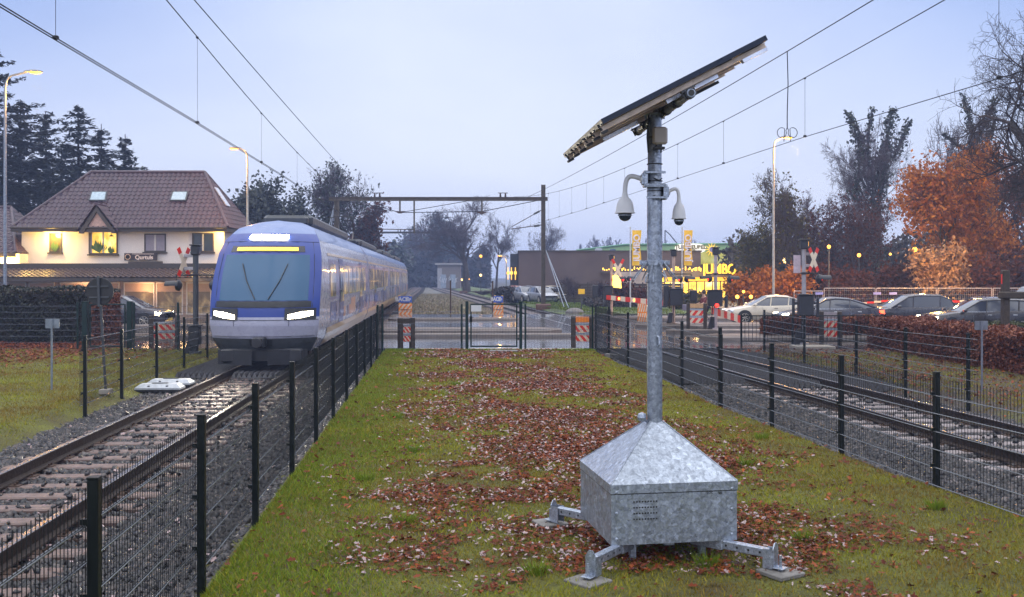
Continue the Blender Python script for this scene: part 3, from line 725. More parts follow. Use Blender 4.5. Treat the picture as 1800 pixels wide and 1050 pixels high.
def road_barrier(label, loc, w=1.6, h=1.7, rz=0, txt='BACF'):
    t = thing('works_barrier', label, 'barrier', loc, rz, 'orange striped works barriers')
    for x in (-w / 2 + .07, w / 2 - .1):
        mb = MB(); mb.bevbox((x, .03, h / 2 - .1), (.12, .06, h + .2), .008); mk('leg', mb, m_yellow, t)
    mb = MB(); mb.bevbox((0, -.02, h - .25), (w, .04, .42), .006)
    add_text(mb, txt, .36, (-w * .24, -.045, h - .25), .004, bold=.012, mi=1)
    mb.bx(.02, w / 2 - .06, -.048, -.041, h - .27, h - .19, 1); mb.bx(.02, w / 2 - .12, -.048, -.041, h - .36, h - .31, 1)
    mk('name_board', mb, [m_blue, m_white], t)
    for z in (h - .72, h - 1.14):
        mb = MB(); mb.bevbox((0, -.02, z), (w, .04, .36), .005); stripes(mb, -w / 2 + .01, w / 2 - .01, z - .17, z + .17, -.041, 3, .28); mk('striped_board', mb, [m_refo, m_refw], t)
    return t
road_barrier('blue-topped orange striped barrier beside the train tail', (PX(708, 61), 62.4, -.05), .86, 1.25)
road_barrier('blue-topped orange striped barrier seen through the central gate', (PX(876, 62), 62.6, -.05), .8, 1.25, -.7)

# ------------------------------------------------------------------ the galvanised camera trailer and mast
T = thing('camera_mast_unit', 'galvanised steel mast standing on a pyramid-roofed box with outrigger legs on the lawn', 'camera mast', (1.236, 8.38, .05), R(9.3))
S = .532
zb, zt, za = .19, .665, 1.105   # box bottom, eave, roof apex (above the lawn)
mb = MB(); Y0 = .10
# tapered left side: lower back edge of the box is cut away like the photo's sloping flank
mb.add([(-S, -S, zb), (S, -S, zb), (S, S, zb + .0), (-S, S, zb), (-S, -S, zt), (S, -S, zt), (S, S, zt), (-S, S, zt)],
       [(0, 1, 5, 4), (1, 2, 6, 5), (2, 3, 7, 6), (3, 0, 4, 7), (3, 2, 1, 0)])
box = mk('housing', mb, m_galv, T)
mb = MB()
for x in (-S + .045, S - .045):
    for z in (zb + .05, (zb + zt) / 2 + .02, zt - .05):
        mb.lathe([(.013, 0), (.013, -.006), (.009, -.011), (0, -.012)], (x, -S, z), 10, axis='Y')
mk('bolt', mb, m_galv3, box)
mb = MB()
for r_ in range(4):
    for c_ in range(9): mb.cyl((-S + .19 + c_ * .0235, -S - .001, zt - .13 - r_ * .047), (-S + .19 + c_ * .0235, -S - .0025, zt - .13 - r_ * .047), .0072, n=8)
mk('vent_holes', mb, m_blackpl, box)
mb = MB(); add_text(mb, 'LOC', .026, (.30, -S - .001, zt - .078), .0008); 
for k in range(3): mb.box((.385 + k * .002, -S - .0015, zt - .066 - k * .012), (.032, .002, .007))
add_text(mb, 'T', .026, (.43, -S - .001, zt - .074), .0008)
mk('marking', mb, m_blackpl, box)
# eave band + pyramid roof
e = S + .006; mb = MB()
mb.grid([[(-e, -e, zt - .06), (e, -e, zt - .06), (e, e, zt - .06), (-e, e, zt - .06)], [(-e, -e, zt + .012), (e, -e, zt + .012), (e, e, zt + .012), (-e, e, zt + .012)]], close=True)
mb.add([(-e, -e, zt - .06), (e, -e, zt - .06), (e, e, zt - .06), (-e, e, zt - .06)], [(3, 2, 1, 0)])
a = .055; z0 = zt + .012
mb.grid([[(-e, -e, z0), (e, -e, z0), (e, e, z0), (-e, e, z0)], [(-a, -a, za), (a, -a, za), (a, a, za), (-a, a, za)]], close=True)
mb.add([(-a, -a, za), (a, -a, za), (a, a, za), (-a, a, za)], [(0, 1, 2, 3)])
roof = mk('pyramid_roof', mb, m_galv, T)
mb = MB(); mb.bevbox((0, 0, zt - .0645), (S * 2 + .004, S * 2 + .004, .008), .001); mk('lid_shade_strip', mb, m_blackpl, box)  # proud black strip stands in for the shade line under the lid
for sx, sy in ((-1, -1), (1, -1), (1, 1), (-1, 1)):
    mb = MB(); mb.tube([(sx * (e - .004), sy * (e - .004), z0 + .002), (sx * a, sy * a, za + .002)], .006, 6); mk('roof_seam', mb, m_galv2, roof)
mb = MB(); mb.lathe([(.005, -.04), (.034, -.028), (.041, 0), (.034, .028), (.006, .042)], (-.12, -.02, za + .035), 16); mb.cyl((-.12, -.02, za + .035), (-.05, 0, za - .02), .012); mk('round_sensor', mb, m_galv3, T)
# lower chassis skirt
mb = MB(); mb.bevbox((0, 0, zb - .03), (S * 1.5, .09, .06), .004); mb.bevbox((0, .001, zb - .03), (.09, S * 1.5, .056), .004)
mk('chassis', mb, m_galv3, T)
for sx, sy in ((-1, -1), (1, -1), (-1, 1), (1, 1)):
    mb = MB(); mb.bevbox((sx * .30, sy * .34, zb / 2 - .03), (.05, .07, zb + .02), .004); mk('support_foot', mb, m_galv3, T)
# outriggers
cs, sn = math.cos(R(9.3)), math.sin(R(9.3))
m_paver = M('mossy_paver', (.17, .16, .15), .7, 0, .3, 9, .4)
def loc_(X, Y): X -= 1.236; Y -= 8.38; return X * cs + Y * sn, -X * sn + Y * cs
for fx, fy in ((.61, 7.45), (2.08, 7.66), (.40, 9.13), (1.93, 9.32)):
    x, y = loc_(fx, fy); d = Vector((x, y, 0)).normalized(); L = math.hypot(x, y)
    st = .42 if True else 0
    p = Vector((0, 0, zb - .035)) + d * st; q = Vector((0, 0, zb - .035)) + d * (L - .05)
    o = mk('outrigger', MB(), m_galv3, T)
    ang = math.atan2(d.y, d.x); mid = (p + q) / 2
    mb = MB(); mb.bevbox(((p + q) / 2)[:], ((q - p).length, .065, .07), .006, ang)
    mb.bevbox((p + d * .1)[:], (.30, .085, .09), .006, ang)
    for k in range(5):
        c0 = q - d * (.06 + k * .1); sd = Vector((-d.y, d.x, 0)) * .0335
        for s_ in (-1, 1): mb.cyl((c0 + sd * s_)[:], (c0 + sd * s_ * 1.03)[:], .010, n=8, mi=1)
    bpy.data.objects.remove(o); o = mk('outrigger', mb, [m_galv3, m_blackpl], T)
    # upright end plate (pointed cheek)
    mb = MB(); sd = Vector((-d.y, d.x, 0)); b0 = q + d * .0
    for s_ in (-1, 1):
        w = sd * .042 * s_; 
        P = [b0 - d * .03 + w + Vector((0, 0, -.11)), b0 + d * .05 + w + Vector((0, 0, -.11)), b0 + d * .05 + w + Vector((0, 0, .04)), b0 - d * .03 + w + Vector((0, 0, .04))]
        mb.prism(P, (sd * .005 * s_)[:])
    mb.prism([(b0 + d * .052 + sd * a_ + Vector((0, 0, z_)))[:] for a_, z_ in ((-.045, -.10), (.045, -.10), (.045, .045), (.016, .09), (-.016, .09), (-.045, .045))], (d * .009)[:])
    mb.bevbox((b0 + d * .09 + Vector((0, 0, -.10)))[:], (.10, .09, .008), .002, ang)
    mk('end_bracket', mb, m_galv3, o)
    c0 = b0 + d * .10
    mb = MB(); mb.cyl((c0.x, c0.y, .02), (c0.x, c0.y, c0.z + .0), .011, n=8); mb.cyl((c0.x, c0.y, c0.z - .12), (c0.x, c0.y, c0.z - .105), .02, n=6)
    mb.lathe([(.062, .012), (.062, .018), (.045, .026), (.016, .034), (.016, .05), (.0, .05)], (c0.x, c0.y, 0), 20)
    mk('levelling_foot', mb, m_galv3, o)
    mb = MB(); mb.bevbox((c0.x, c0.y, 0), (.30, .30, .034), .006, ang + .7 + fx); w = mb
    # concrete paver the foot stands on: its own thing
    wx = 1.236 + c0.x * cs - c0.y * sn; wy = 8.38 + c0.x * sn + c0.y * cs
    nm = {(.61, 7.45): 'concrete paver under the front left outrigger foot', (2.08, 7.66): 'concrete paver under the front right outrigger foot', (.40, 9.13): 'concrete paver under the rear left outrigger foot'}.get((fx, fy), 'concrete paver hidden behind the galvanised box')
    m2 = MB(); m2.bevbox((0, 0, 0), (.27, .27, .035), .006, ang + .9 + fx); o2 = mk('paver', m2, m_paver, label=nm, category='paver', group='pavers under the mast feet'); o2.location = (wx, wy, .066)
# pole
H = PZ(203, 8.38) - .05
mb = MB(); mb.lathe([(.066, za - .06), (.066, .001 + 1.25), (.066, 2.42), (.066, 3.15), (.060, 3.16), (.060, H - .02), (.060, H)], (0, 0, 0), 32)
pole = mk('pole', mb, m_galv2, T, smooth=True)
mb = MB()
for z in (PZ(241, 8.3), PZ(288, 8.3), PZ(318, 8.3), PZ(336, 8.3)):
    mb.lathe([(.0625, 0), (.068, .001), (.068, .009), (.0625, .01)], (0, 0, z - .05), 24)
mk('strap', mb, m_blackpl, pole)
mb = MB(); mb.lathe([(.062, 0), (.098, .0), (.098, .014), (.062, .014)], (0, 0, H - .004), 24)
for k in range(8): t_ = k * math.pi / 4; mb.cyl((.085 * math.cos(t_), .085 * math.sin(t_), H - .03), (.085 * math.cos(t_), .085 * math.sin(t_), H + .03), .008, n=6)
mk('flange', mb, m_galv3, T)
# anti-climb spikes
z = PZ(462, 8.32) - .05
mb = MB(); mb.lathe([(.068, -.022), (.078, -.022), (.078, .022), (.068, .022)], (0, 0, z), 24)
for s_ in (-1, 1): mb.bevbox((s_ * .105, 0, z), (.06, .03, .04), .004); mb.cyl((s_ * .115, -.03, z), (s_ * .115, .03, z), .01, n=6)
ring = mk('spike_collar', mb, m_galv3, T)
for k in range(8):
    t_ = k * math.pi / 4 + .25; c_, s_ = math.cos(t_), math.sin(t_)
    mb = MB(); mb.cyl((.078 * c_, .078 * s_, z), (.21 * c_, .21 * s_, z - .155), .009, .004, n=6); mk('spike', mb, m_galv2, ring)
z = PZ(490, 8.32) - .05
mb = MB()
for t_ in (-2.0, -2.9, -.35): 
    c_, s_ = math.cos(t_), math.sin(t_); mb.tube([(.06 * c_, .06 * s_, z + .045), (.085 * c_, .085 * s_, z + .02), (.09 * c_, .09 * s_, z - .03), (.066 * c_, .066 * s_, z - .035)], .007, 6)
mb.tube([(.005, -.066, 1.84), (.012, -.085, 1.83), (.014, -.09, 1.77), (.006, -.075, 1.755)], .009, 6)
mk('cable_hook', mb, m_galv3, pole)
mb = MB(); mb.tube([(-.06, -.03, H + .02), (-.075, -.04, H - .1), (-.082, -.045, H - .2), (-.07, -.04, H - .33)], .006, 6); mb.tube([(-.06, -.04, H), (-.07, -.045, H - .1), (-.072, -.05, H - .2), (-.066, -.04, H - .33)], .005, 6)
for z in (3.05, 3.2): mb.tube([(-.03, -.065, z), (.02, -.07, z - .02), (.05, -.05, z)], .005, 6)
mk('cable', mb, m_blackpl, T)
# antenna box
def ax(px, py, Y): return (PX(px, Y), PZ(py, Y))
def toL(X, Y, Z): x, y = loc_(X, Y); return (x, y, Z - .05)
zc = PZ(238.5, 8.25)
mb = MB(); c = toL(PX(1160.5, 8.25), 8.26, zc); mb.bevbox(c, (.126, .055, .15), .016, -R(9.3)); ab = mk('antenna_box', mb, m_beige, T)
mb = MB(); c2 = toL(PX(1159, 8.25), 8.28, PZ(260, 8.25)); mb.bevbox(c2, (.10, .05, .022), .004, -R(9.3)); mb.bevbox((c2[0], c2[1], c2[2] + .02), (.05, .04, .03), .004); mb.tube([(c2[0] + .015, c2[1] - .02, c2[2]), (c2[0] + .01, c2[1] - .03, c2[2] - .04)], .007, 6); mk('box_bracket', mb, m_blackpl, ab)
# dome cameras (hang from the mast: things of their own)
def dome(label, X, Zbody, s, side, wallz, plate):
    t = thing('dome_camera', label, 'camera', (1.236 + side * .062, 8.36, wallz), group='dome cameras clamped to the mast')
    dx = X - (1.236 + side * .062)
    mb = MB(); mb.bevbox((side * .022, 0, 0), (.035, .10, plate), .004); mb.bevbox((side * .045, 0, .0), (.02, .07, plate * .7), .004)
    for z in (-plate * .38, plate * .38): mb.cyl((side * .01, -.05, z), (side * -.1, -.065, z), .006, n=6); mb.bevbox((side * -.06, -.066, z), (.17, .012, .02), .003)
    mk('bracket', mb, m_galv3, t)
    z1 = Zbody - wallz
    ctrl = [(side * .05, 0, z1 * 0 + (.0)), (side * .07, 0, .005)]
    P0, P1, P2, P3 = Vector((side * .05, 0, .0)), Vector((dx * .8, 0, .045)), Vector((dx * 1.0, 0, .045)), Vector((dx, 0, z1))
    pts = [P0 * (1 - t_) ** 3 + P1 * 3 * t_ * (1 - t_) ** 2 + P2 * 3 * t_ * t_ * (1 - t_) + P3 * t_ ** 3 for t_ in [i / 12 for i in range(13)]]
    mb = MB(); mb.tube(pts, .022 * s, 14); mb.cyl((side * .045, 0, 0), (side * .065, 0, 0), .038 * s, n=16); mk('arm', mb, m_white, t, smooth=True)
    mb = MB(); mb.lathe([(.024 * s, .01), (.027 * s, -.01), (.034 * s, -.03), (.058 * s, -.052), (.074 * s, -.085), (.082 * s, -.125), (.086 * s, -.152), (.086 * s, -.158), (.094 * s, -.16), (.094 * s, -.168), (.06 * s, -.172)], (dx, 0, z1), 28)
    mk('housing', mb, m_white, t, smooth=True)
    mb = MB(); pr = [(.062 * s, -.17), (.062 * s, -.185)] + [(.058 * s * math.cos(a_), -.19 - .05 * s * math.sin(a_)) for a_ in [i * math.pi / 16 for i in range(9)]]
    mb.lathe(pr, (dx, 0, z1), 24); mk('dome_lens', mb, m_glassd, t, smooth=True)
    mb = MB(); mb.lathe([(.064 * s, 0), (.066 * s, .002), (.066 * s, .006), (.064 * s, .008)], (dx, 0, z1 - .19), 24); mk('ring', mb, m_galv3, t)
dome('larger white dome camera on a curved arm left of the mast', PX(1100, 8.3), PZ(340, 8.3), .93, -1, PZ(314, 8.3), .14)
dome('smaller white dome camera on a thin arm right of the mast', PX(1195.5, 8.3), PZ(350, 8.3), .68, 1, PZ(337, 8.3), .13)

# solar panel: a tilted sheet carried by profile rails on a cross tube
P2 = Vector((.683, 7.42, PZ(211, 7.42))); P1 = Vector((1.99, 7.58, PZ(63, 7.58))); P3 = Vector((.487, 9.2, PZ(272, 9.2)))
U = (P1 - P2); V_ = (P3 - P2); V_ = V_ - U * (V_.dot(U) / U.dot(U)); N = U.cross(V_).normalized(); 
if N.z < 0: N = -N
un, vn = U.normalized(), V_.normalized(); LU, LV = U.length, V_.length
SP = thing('solar_panel', 'large tilted solar panel on aluminium rails at the top of the mast', 'solar panel', tuple(P2))
def sp_box(mb, u0, u1, v0, v1, w0, w1, mi=0):
    vs = [un * u + vn * v + N * w for u in (u0, u1) for v in (v0, v1) for w in (w0, w1)]
    mb.add([tuple(v) for v in vs], [(0, 1, 3, 2), (4, 6, 7, 5), (0, 4, 5, 1), (2, 3, 7, 6), (0, 2, 6, 4), (1, 5, 7, 3)], mi)
m_cell = M('solar_glass', (.008, .015, .05), .08, 0, .1, 3, rvar=.03); m_back = M('panel_backsheet', (.46, .37, .29), .45, 0, .08)  # backsheet tan paints in the reflection of the brown ground
m_frame = M('anodised_dark_frame', (.012, .018, .035), .35, .4, .1); m_alu = M('aluminium', (.58, .46, .36), .4, .5, .2, 12)  # rail aluminium tinted tan: ground reflection put into its colour
m_alub = M('bright_aluminium', (.70, .72, .78), .3, .8, .1, 8)
for k in range(2):
    v0 = k * (LV / 2 + .004); v1 = v0 + LV / 2 - .008
    mb = MB(); sp_box(mb, .02, LU - .02, v0 + .02, v1 - .02, -.004, .004); md = mk('solar_module', mb, m_cell, SP)
    mb = MB(); sp_box(mb, .025, LU - .025, v0 + .025, v1 - .025, -.012, -.0065); mk('backsheet', mb, m_back, md)
    mb = MB(); sp_box(mb, 0, LU, v0, v0 + .02, -.036, .006); sp_box(mb, 0, LU, v1 - .02, v1, -.036, .006); sp_box(mb, 0, .02, v0 + .02, v1 - .02, -.036, .006); sp_box(mb, LU - .02, LU, v0 + .02, v1 - .02, -.036, .006); mk('frame', mb, m_frame, md)
for i in range(6):
    v = LV * (.05 + .17 * i); sh = [-.015, -.02, -.035, -.03, -.02, -.01][i]
    mb = MB(); w = .036
    for (a_, b_) in ((-.036 - .004, -.036 - .052),):
        sp_box(mb, sh, LU + [.0, -.02, -.05, -.03, -.02, -.01][i], v - .022, v + .022, -.045, -.041); sp_box(mb, sh, LU + [.0, -.02, -.05, -.03, -.02, -.01][i], v - .022, v + .022, -.078, -.074)
        sp_box(mb, sh, LU + [.0, -.02, -.05, -.03, -.02, -.01][i], v - .004, v + .004, -.074, -.045)
    mk('support_rail', mb, m_alu, SP)
for i in range(6):
    v = LV * (.05 + .17 * i)
    mb = MB(); sp_box(mb, -.03, .03, v - .03, v + .03, -.10, -.079); mb.cyl(tuple(vn * v - N * .1), tuple(vn * v - N * .02 + un * -.02), .01, n=6); mk('end_clamp', mb, m_blackpl, SP)
for v, u0, u1 in ((LV * .12, LU * .40, LU * .72), (LV * .02, LU * .83, LU * .98), (LV * .5, LU * .12, LU * .35)):
    mb = MB(); sp_box(mb, u0, u1, v - .02, v + .02, -.11, -.08); mk('bright_bar', mb, m_alub, SP)
mb = MB(); sp_box(mb, LU * .52, LU * .86, LV * .42, LV * .42 + .02, -.125, -.10); mk('dark_bar', mb, m_blackpl, SP)
# junction boxes and cables under the modules
mb = MB(); sp_box(mb, LU * .8, LU * .88, LV * .2, LV * .28, -.03, -.012); sp_box(mb, LU * .8, LU * .88, LV * .7, LV * .78, -.03, -.012); mk('junction_box', mb, m_blackpl, SP)
# cross tube lies on the mast head
TT = thing('support_tube', 'round steel tube clamped between mast head and solar panel', 'tube', (1.236, 8.38, H + .1))
C0 = P2 + un * LU * .5 + vn * LV * .5 - N * .13
d = vn
mb = MB(); c0 = Vector((1.236, 8.38, H + .1)); cen = C0 - c0; 
mb.tube([tuple(cen - d * .88), tuple(cen + d * .88)], .034, 20)
mk('tube', mb, m_galv2, TT, smooth=True)
mb = MB(); mb.tube([tuple(cen - d * .885), tuple(cen - d * .881)], .024, 16); mk('tube_mouth', mb, m_blackpl, TT)
for k in (-.84, -.5, -.17, .17, .5, .84):
    mb = MB(); a_ = cen + d * k; mb.tube([tuple(a_ - d * .02), tuple(a_ + d * .02)], .042, 16)
    for s_ in (-1, 1): mb.tube([tuple(a_ + un * .048 * s_ - N * .03), tuple(a_ + un * .048 * s_ + N * .05)], .007, 6)
    mb.add([tuple(a_ + un * x + d * y + N * z) for x in (-.06, .06) for y in (-.02, .02) for z in (.030, .044)], [(0, 1, 3, 2), (4, 6, 7, 5), (0, 4, 5, 1), (2, 3, 7, 6), (0, 2, 6, 4), (1, 5, 7, 3)])
    mk('clamp', mb, m_darkgrey, TT)
mb = MB(); mb.cyl((0, 0, -.04), tuple(cen), .05, .05, n=16); mk('head', mb, m_galv2, TT)

# ------------------------------------------------------------------ small signs and boxes beside the left track
t = thing('round_sign', 'back of a round road sign on a leaning post left of the track', 'sign', (-8.44, 20.1, 0)); t.rotation_euler = (0, R(-1.5), 0)
mb = MB(); mb.cyl((0, 0, -.1), (-.07, -.02, 2.42), .028, n=12); mk('post', mb, m_darkgrey, t)
mb = MB(); mb.lathe([(.285, 0), (.29, .004), (.29, .018), (.28, .022)], (-.055, -.052, 2.1), 40, axis='Y'); mk('sign_disc', mb, m_blackpl, t)
mb = MB(); mb.bevbox((-.06, -.075, 2.2), (.4, .02, .035), .003); mb.bevbox((-.06, -.075, 1.98), (.4, .02, .035), .003); mb.bevbox((-.06, -.085, 2.1), (.05, .03, .64), .004); mk('back_rail', mb, m_darkgrey, t)
mb = MB(); mb.bevbox((0, 0, .02), (.22, .22, .1), .01); mk('foot', mb, m_conc, t)
def plate_sign(label, loc, h, w, ph, mat=m_galv3):
    t = thing('plate_sign', label, 'sign', loc); mb = MB(); mb.cyl((0, 0, -.1), (0, 0, h), .022, n=10); mk('post', mb, mat, t)
    mb = MB(); mb.bevbox((0, .03, h - ph * .5), (w, .012, ph), .003); mk('plate', mb, mat, t)
    mb = MB(); mb.bevbox((0, .012, h - ph * .5), (w * .2, .02, ph * .98), .003)
    for x in (-.38, .38): mb.cyl((x * w, .02, h - .04), (x * w, .04, h - .04), .008, n=6)
    mk('clip', mb, mat, t)
plate_sign('small grey plate on a thin post on the left lawn', (PX(91, 20.6), 20.6, 0), PZ(561, 20.6), .30, .20, M('dull_zinc', (.20, .23, .27), .5, .3))
plate_sign('small grey plate on a thin post before the brown hedge', (PX(1726, 20.6), 20.6, -.02), PZ(563, 20.6), .28, .19, M('dull_zinc_2', (.17, .18, .22), .5, .3))
def rail_box(label, loc, rz):
    t = thing('track_box', label, 'equipment box', loc, rz, 'white covers on the ballast left of the rails')
    mb = MB(); mb.prism([(-.5, -.22, 0), (.5, -.22, 0), (.5, .22, 0), (-.5, .22, 0)], (0, 0, .05)); mk('base', mb, m_blackpl, t)
    mb = MB(); P = [(-.5, -.21, .052), (.5, -.21, .052), (.5, .21, .052), (-.5, .21, .052), (-.5, -.21, .09), (.5, -.21, .09), (.5, .21, .09), (-.5, .21, .09), (-.40, -.12, .17), (.40, -.12, .17), (.40, .12, .17), (-.40, .12, .17)]
    mb.add(P, [(0, 1, 5, 4), (1, 2, 6, 5), (2, 3, 7, 6), (3, 0, 4, 7), (4, 5, 9, 8), (5, 6, 10, 9), (6, 7, 11, 10), (7, 4, 8, 11), (8, 9, 10, 11)])
    mk('cover', mb, M('white_cover', (.45, .47, .50), .5), t)
    mb = MB()
    for x in (-.2, .2): mb.bevbox((x, -.17, .13), (.05, .04, .02), .004)
    mb.bevbox((0, .0, .18), (.35, .08, .012), .003); mk('latch', mb, m_blackpl, t)
rail_box('nearer white track cover beside the left rails', (PX(290, 22.0), 21.7, -.16), .06)
rail_box('farther white track cover behind the first', (PX(306, 22.9), 22.7, -.16), .02)

# ------------------------------------------------------------------ street lamps
def street_lamp(name, label, x, y, h, arm, dirx, watts, col=m_galv2, far=False, grp='sodium street lamps', z0=0, ry=0, dy=0):
    t = thing(name, label, 'street lamp', (x, y, z0), group=grp); h -= z0
    s = 1.4 if far else 1
    mb = MB(); mb.tube([(0, 0, -.1), (0, 0, 1.0), (0, 0, 1.02), (0, 0, h - .7)], [.09 * s, .09 * s, .07 * s, .05 * s], 12)
    n = 6; pts = [(dirx * arm * (1 - math.cos(a)) * .35, dy * (1 - math.cos(a)) * .35, h - .7 + .6 * math.sin(a)) for a in [i * math.pi / 2 / n for i in range(n + 1)]]
    pts.append((dirx * arm, dy, h + .03)); mb.tube(pts, .04 * s, 10); mk('pole', mb, col, t, smooth=True)
    hx = dirx * arm
    mb = MB(); L = .62 * s; A = [(hx - dirx * .1, 0), (hx + dirx * L, 0)]
    rows = []
    for f, w, hh in ((0, .05, .05), (.15, .10, .08), (.5, .13, .10), (.85, .11, .08), (1, .05, .03)):
        X = hx - dirx * .1 + dirx * (L + .1) * f
        rows.append([(X, dy + w * s * math.cos(a), h + .03 + hh * s * max(0, math.sin(a)) - .0) for a in [k * math.pi / 6 for k in range(7)]])
    mb.grid(rows); mb.add([r[0] for r in rows] + [r[-1] for r in rows], [(0, 5, 6, 1), (1, 6, 7, 2), (2, 7, 8, 3), (3, 8, 9, 4)])
    hd = mk('lamp_head', mb, m_grey, t)
    mb = MB(); X0, X1 = sorted((hx + dirx * .08, hx + dirx * (L - .04)))
    rows = [[(X0 + (X1 - X0) * f, dy + w * s * math.cos(a), h + .02 - d_ * s * abs(math.sin(a))) for a in [k * math.pi / 6 for k in range(7)]] for f, w, d_ in ((0, .03, .01), (.2, .09, .05), (.5, .11, .07), (.8, .09, .05), (1, .03, .01))]
    mb.grid(rows); mk('lamp_glass', mb, m_lampfar if far else m_lamp, hd)
    if watts: lamp('street_light', (x + hx + dirx * .45, y + dy, z0 + h - .75), watts, (1, .46, .09), r=.12)
    return t
street_lamp('street_lamp', 'tall lamp at the left picture edge behind the dark hedge', PX(9, 38), 38, PZ(128, 38), .85, 1, 350)
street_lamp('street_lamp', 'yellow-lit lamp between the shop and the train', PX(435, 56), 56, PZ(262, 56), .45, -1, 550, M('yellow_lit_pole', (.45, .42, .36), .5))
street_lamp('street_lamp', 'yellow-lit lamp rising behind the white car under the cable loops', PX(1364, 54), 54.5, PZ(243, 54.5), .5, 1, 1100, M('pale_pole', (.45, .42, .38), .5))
street_lamp('street_lamp', 'low lamp nearest the brown hall corner', PX(933, 107), 107, PZ(445, 107), .4, 1, 300, far=True)
street_lamp('street_lamp', 'thin lamp before the dark annex of the brown hall', PX(890, 140), 140, PZ(450, 140), .5, -1, 300, far=True)
street_lamp('street_lamp', 'lamp whose top shows just right of the portal post', PX(979, 135), 135, PZ(441, 135), .4, 1, 200, far=True)
# ------------------------------------------------------------------ overhead line
def portal(label, Y, xl, xr, zb_, zpost, hang, short, grp='steel portals over the tracks'):
    t = thing('catenary_portal', label, 'portal', (xr, Y, 0), group=grp); off = (xr, Y, 0)
    for x, zt_, w in ((xl, zb_ - .1, .36), (xr, zpost, .34)):
        mb = MB()
        mb.bx(x - w / 2, x + w / 2, Y - .02, Y + .02, -.3, zt_); mb.bx(x - w / 2, x - w / 2 + .04, Y - w / 2, Y + w / 2, -.3, zt_); mb.bx(x + w / 2 - .04, x + w / 2, Y - w / 2, Y + w / 2, -.3, zt_ - .003)
        mk('column', mb, m_portal, t, off=off)
        mb = MB(); mb.bevbox((x, Y, .0), (1.2, 1.2, .5), .05); mk('footing', mb, M('rusty_footing', (.13, .07, .055), .8), t, off=off)
    mb = MB(); x0, x1 = xl - .6, xr + .35
    mb.bx(x0, x1, Y - .14, Y + .14, zb_ - .15, zb_ - .12); mb.bx(x0, x1, Y - .14, Y + .14, zb_ + .12, zb_ + .15); mb.bx(x0, x1, Y - .015, Y + .015, zb_ - .12, zb_ + .12)
    mk('beam', mb, m_portal, t, off=off)
    for px_, l, dz in hang:
        x = px_; mb = MB(); mb.cyl((x, Y, zb_ - .15), (x, Y, zb_ - l), .07, n=8); mk('hanger', mb, m_portal, t, off=off)
        if dz:
            mb = MB(); z = zb_ - l; mb.prism([(x - .45, Y - .04, z + .08), (x + .45, Y - .04, z + .08), (x + .12, Y - .04, z - .1), (x - .12, Y - .04, z - .1)], (0, .08, 0)); mk('bracket', mb, m_rust, t, off=off)
    for x in short:
        mb = MB()
        for d_ in (-.2, .2): mb.lathe([(.05, 0), (.10, .05), (.05, .09), (.10, .14), (.05, .18), (.08, .26), (.02, .3)], (x + d_, Y, zb_ + .15), 10)
        mb.bx(x - .4, x + .4, Y - .04, Y + .04, zb_ + .45, zb_ + .50)
        mk('insulator', mb, m_rust, t, off=off)
    return t
Yp = 77.0; zB = PZ(350, Yp)
XL, XR = PX(592, Yp), PX(955, Yp)
portal('steel portal nearest behind the crossing with beam over both tracks', Yp, XL, XR, zB, PZ(325, Yp),
       [(PX(703, Yp), 1.05, 1), (PX(847, Yp), 1.1, 1), (PX(728, Yp), 2.75, 0)], [PX(663, Yp), PX(884, Yp)])
Yq = 150.0; zQ = PZ(409, Yq)
portal('smaller second portal farther along the tracks', Yq, PX(666, Yq), PX(815, Yq), zQ, zQ + .4, [(PX(722, Yq), 1.2, 1), (PX(757, Yq), 1.1, 1), (PX(740, Yq), 2.6, 0)], [PX(702, Yq)])
def wire(mb, pts, r): mb.tube(pts, r, 5, caps=False)
def sagline(f, y0, y1, n=40): return [f(y0 + (y1 - y0) * i / n) for i in range(n + 1)]
def catenary(label, c, zc, zm, x_m, drops, y0, y1, droplist=None, twin=True):
    t = thing('overhead_line', label, 'overhead line', (c(y0), y0, 5), group=None); off = (c(y0), y0, 5)
    mb = MB(); wire(mb, sagline(lambda y: (c(y) + x_m(y) - .02, y, zc(y)), y0, y1, 60), .008)
    if twin: wire(mb, sagline(lambda y: (c(y) + x_m(y) + .03, y, zc(y)), y0, min(y1, 80), 60), .008)
    mk('contact_wire', mb, m_wire, t, off=off)
    mb = MB(); wire(mb, sagline(lambda y: (c(y) + x_m(y), y, zm(y)), y0, y1, 60), .010); mk('messenger_wire', mb, m_wire, t, off=off)
    for y in drops:
        mb = MB(); x = c(y) + x_m(y); mb.cyl((x, y, zc(y)), (x, y, zm(y)), .004, n=4)
        mb.bevbox((x, y, zc(y) + .02), (.07, .05, .05), .01); mb.bevbox((x, y, zm(y) - .01), (.04, .05, .04), .006)
        mk('dropper', mb, m_wire, t, off=off)
dl = [8.0, 11.6, 18.4, 25.3, 32, 38.5, 45, 51.5, 58, 64.5, 71]
catenary('contact and messenger wires hung over the left track above the train', cl, lambda y: float(np.interp(y, [3, 11.6, 18.4, 29, 77, 150], [5.2, 5.25, 5.32, 5.42, 5.6, 5.6])),
         lambda y: 6.45 + .0011 * (y - 40) ** 2 if y < 77 else 7.96, lambda y: float(np.interp(y, [3, 18, 45, 77, 150], [-.0, .02, -.15, .1, 0])), dl, 3.5, 150)
dr = [14.9, 22.0, 27.5, 32, 35.6, 39.5, 43.5, 47.5, 51.5, 55.5, 59.5, 63.5, 67.5, 71.5]
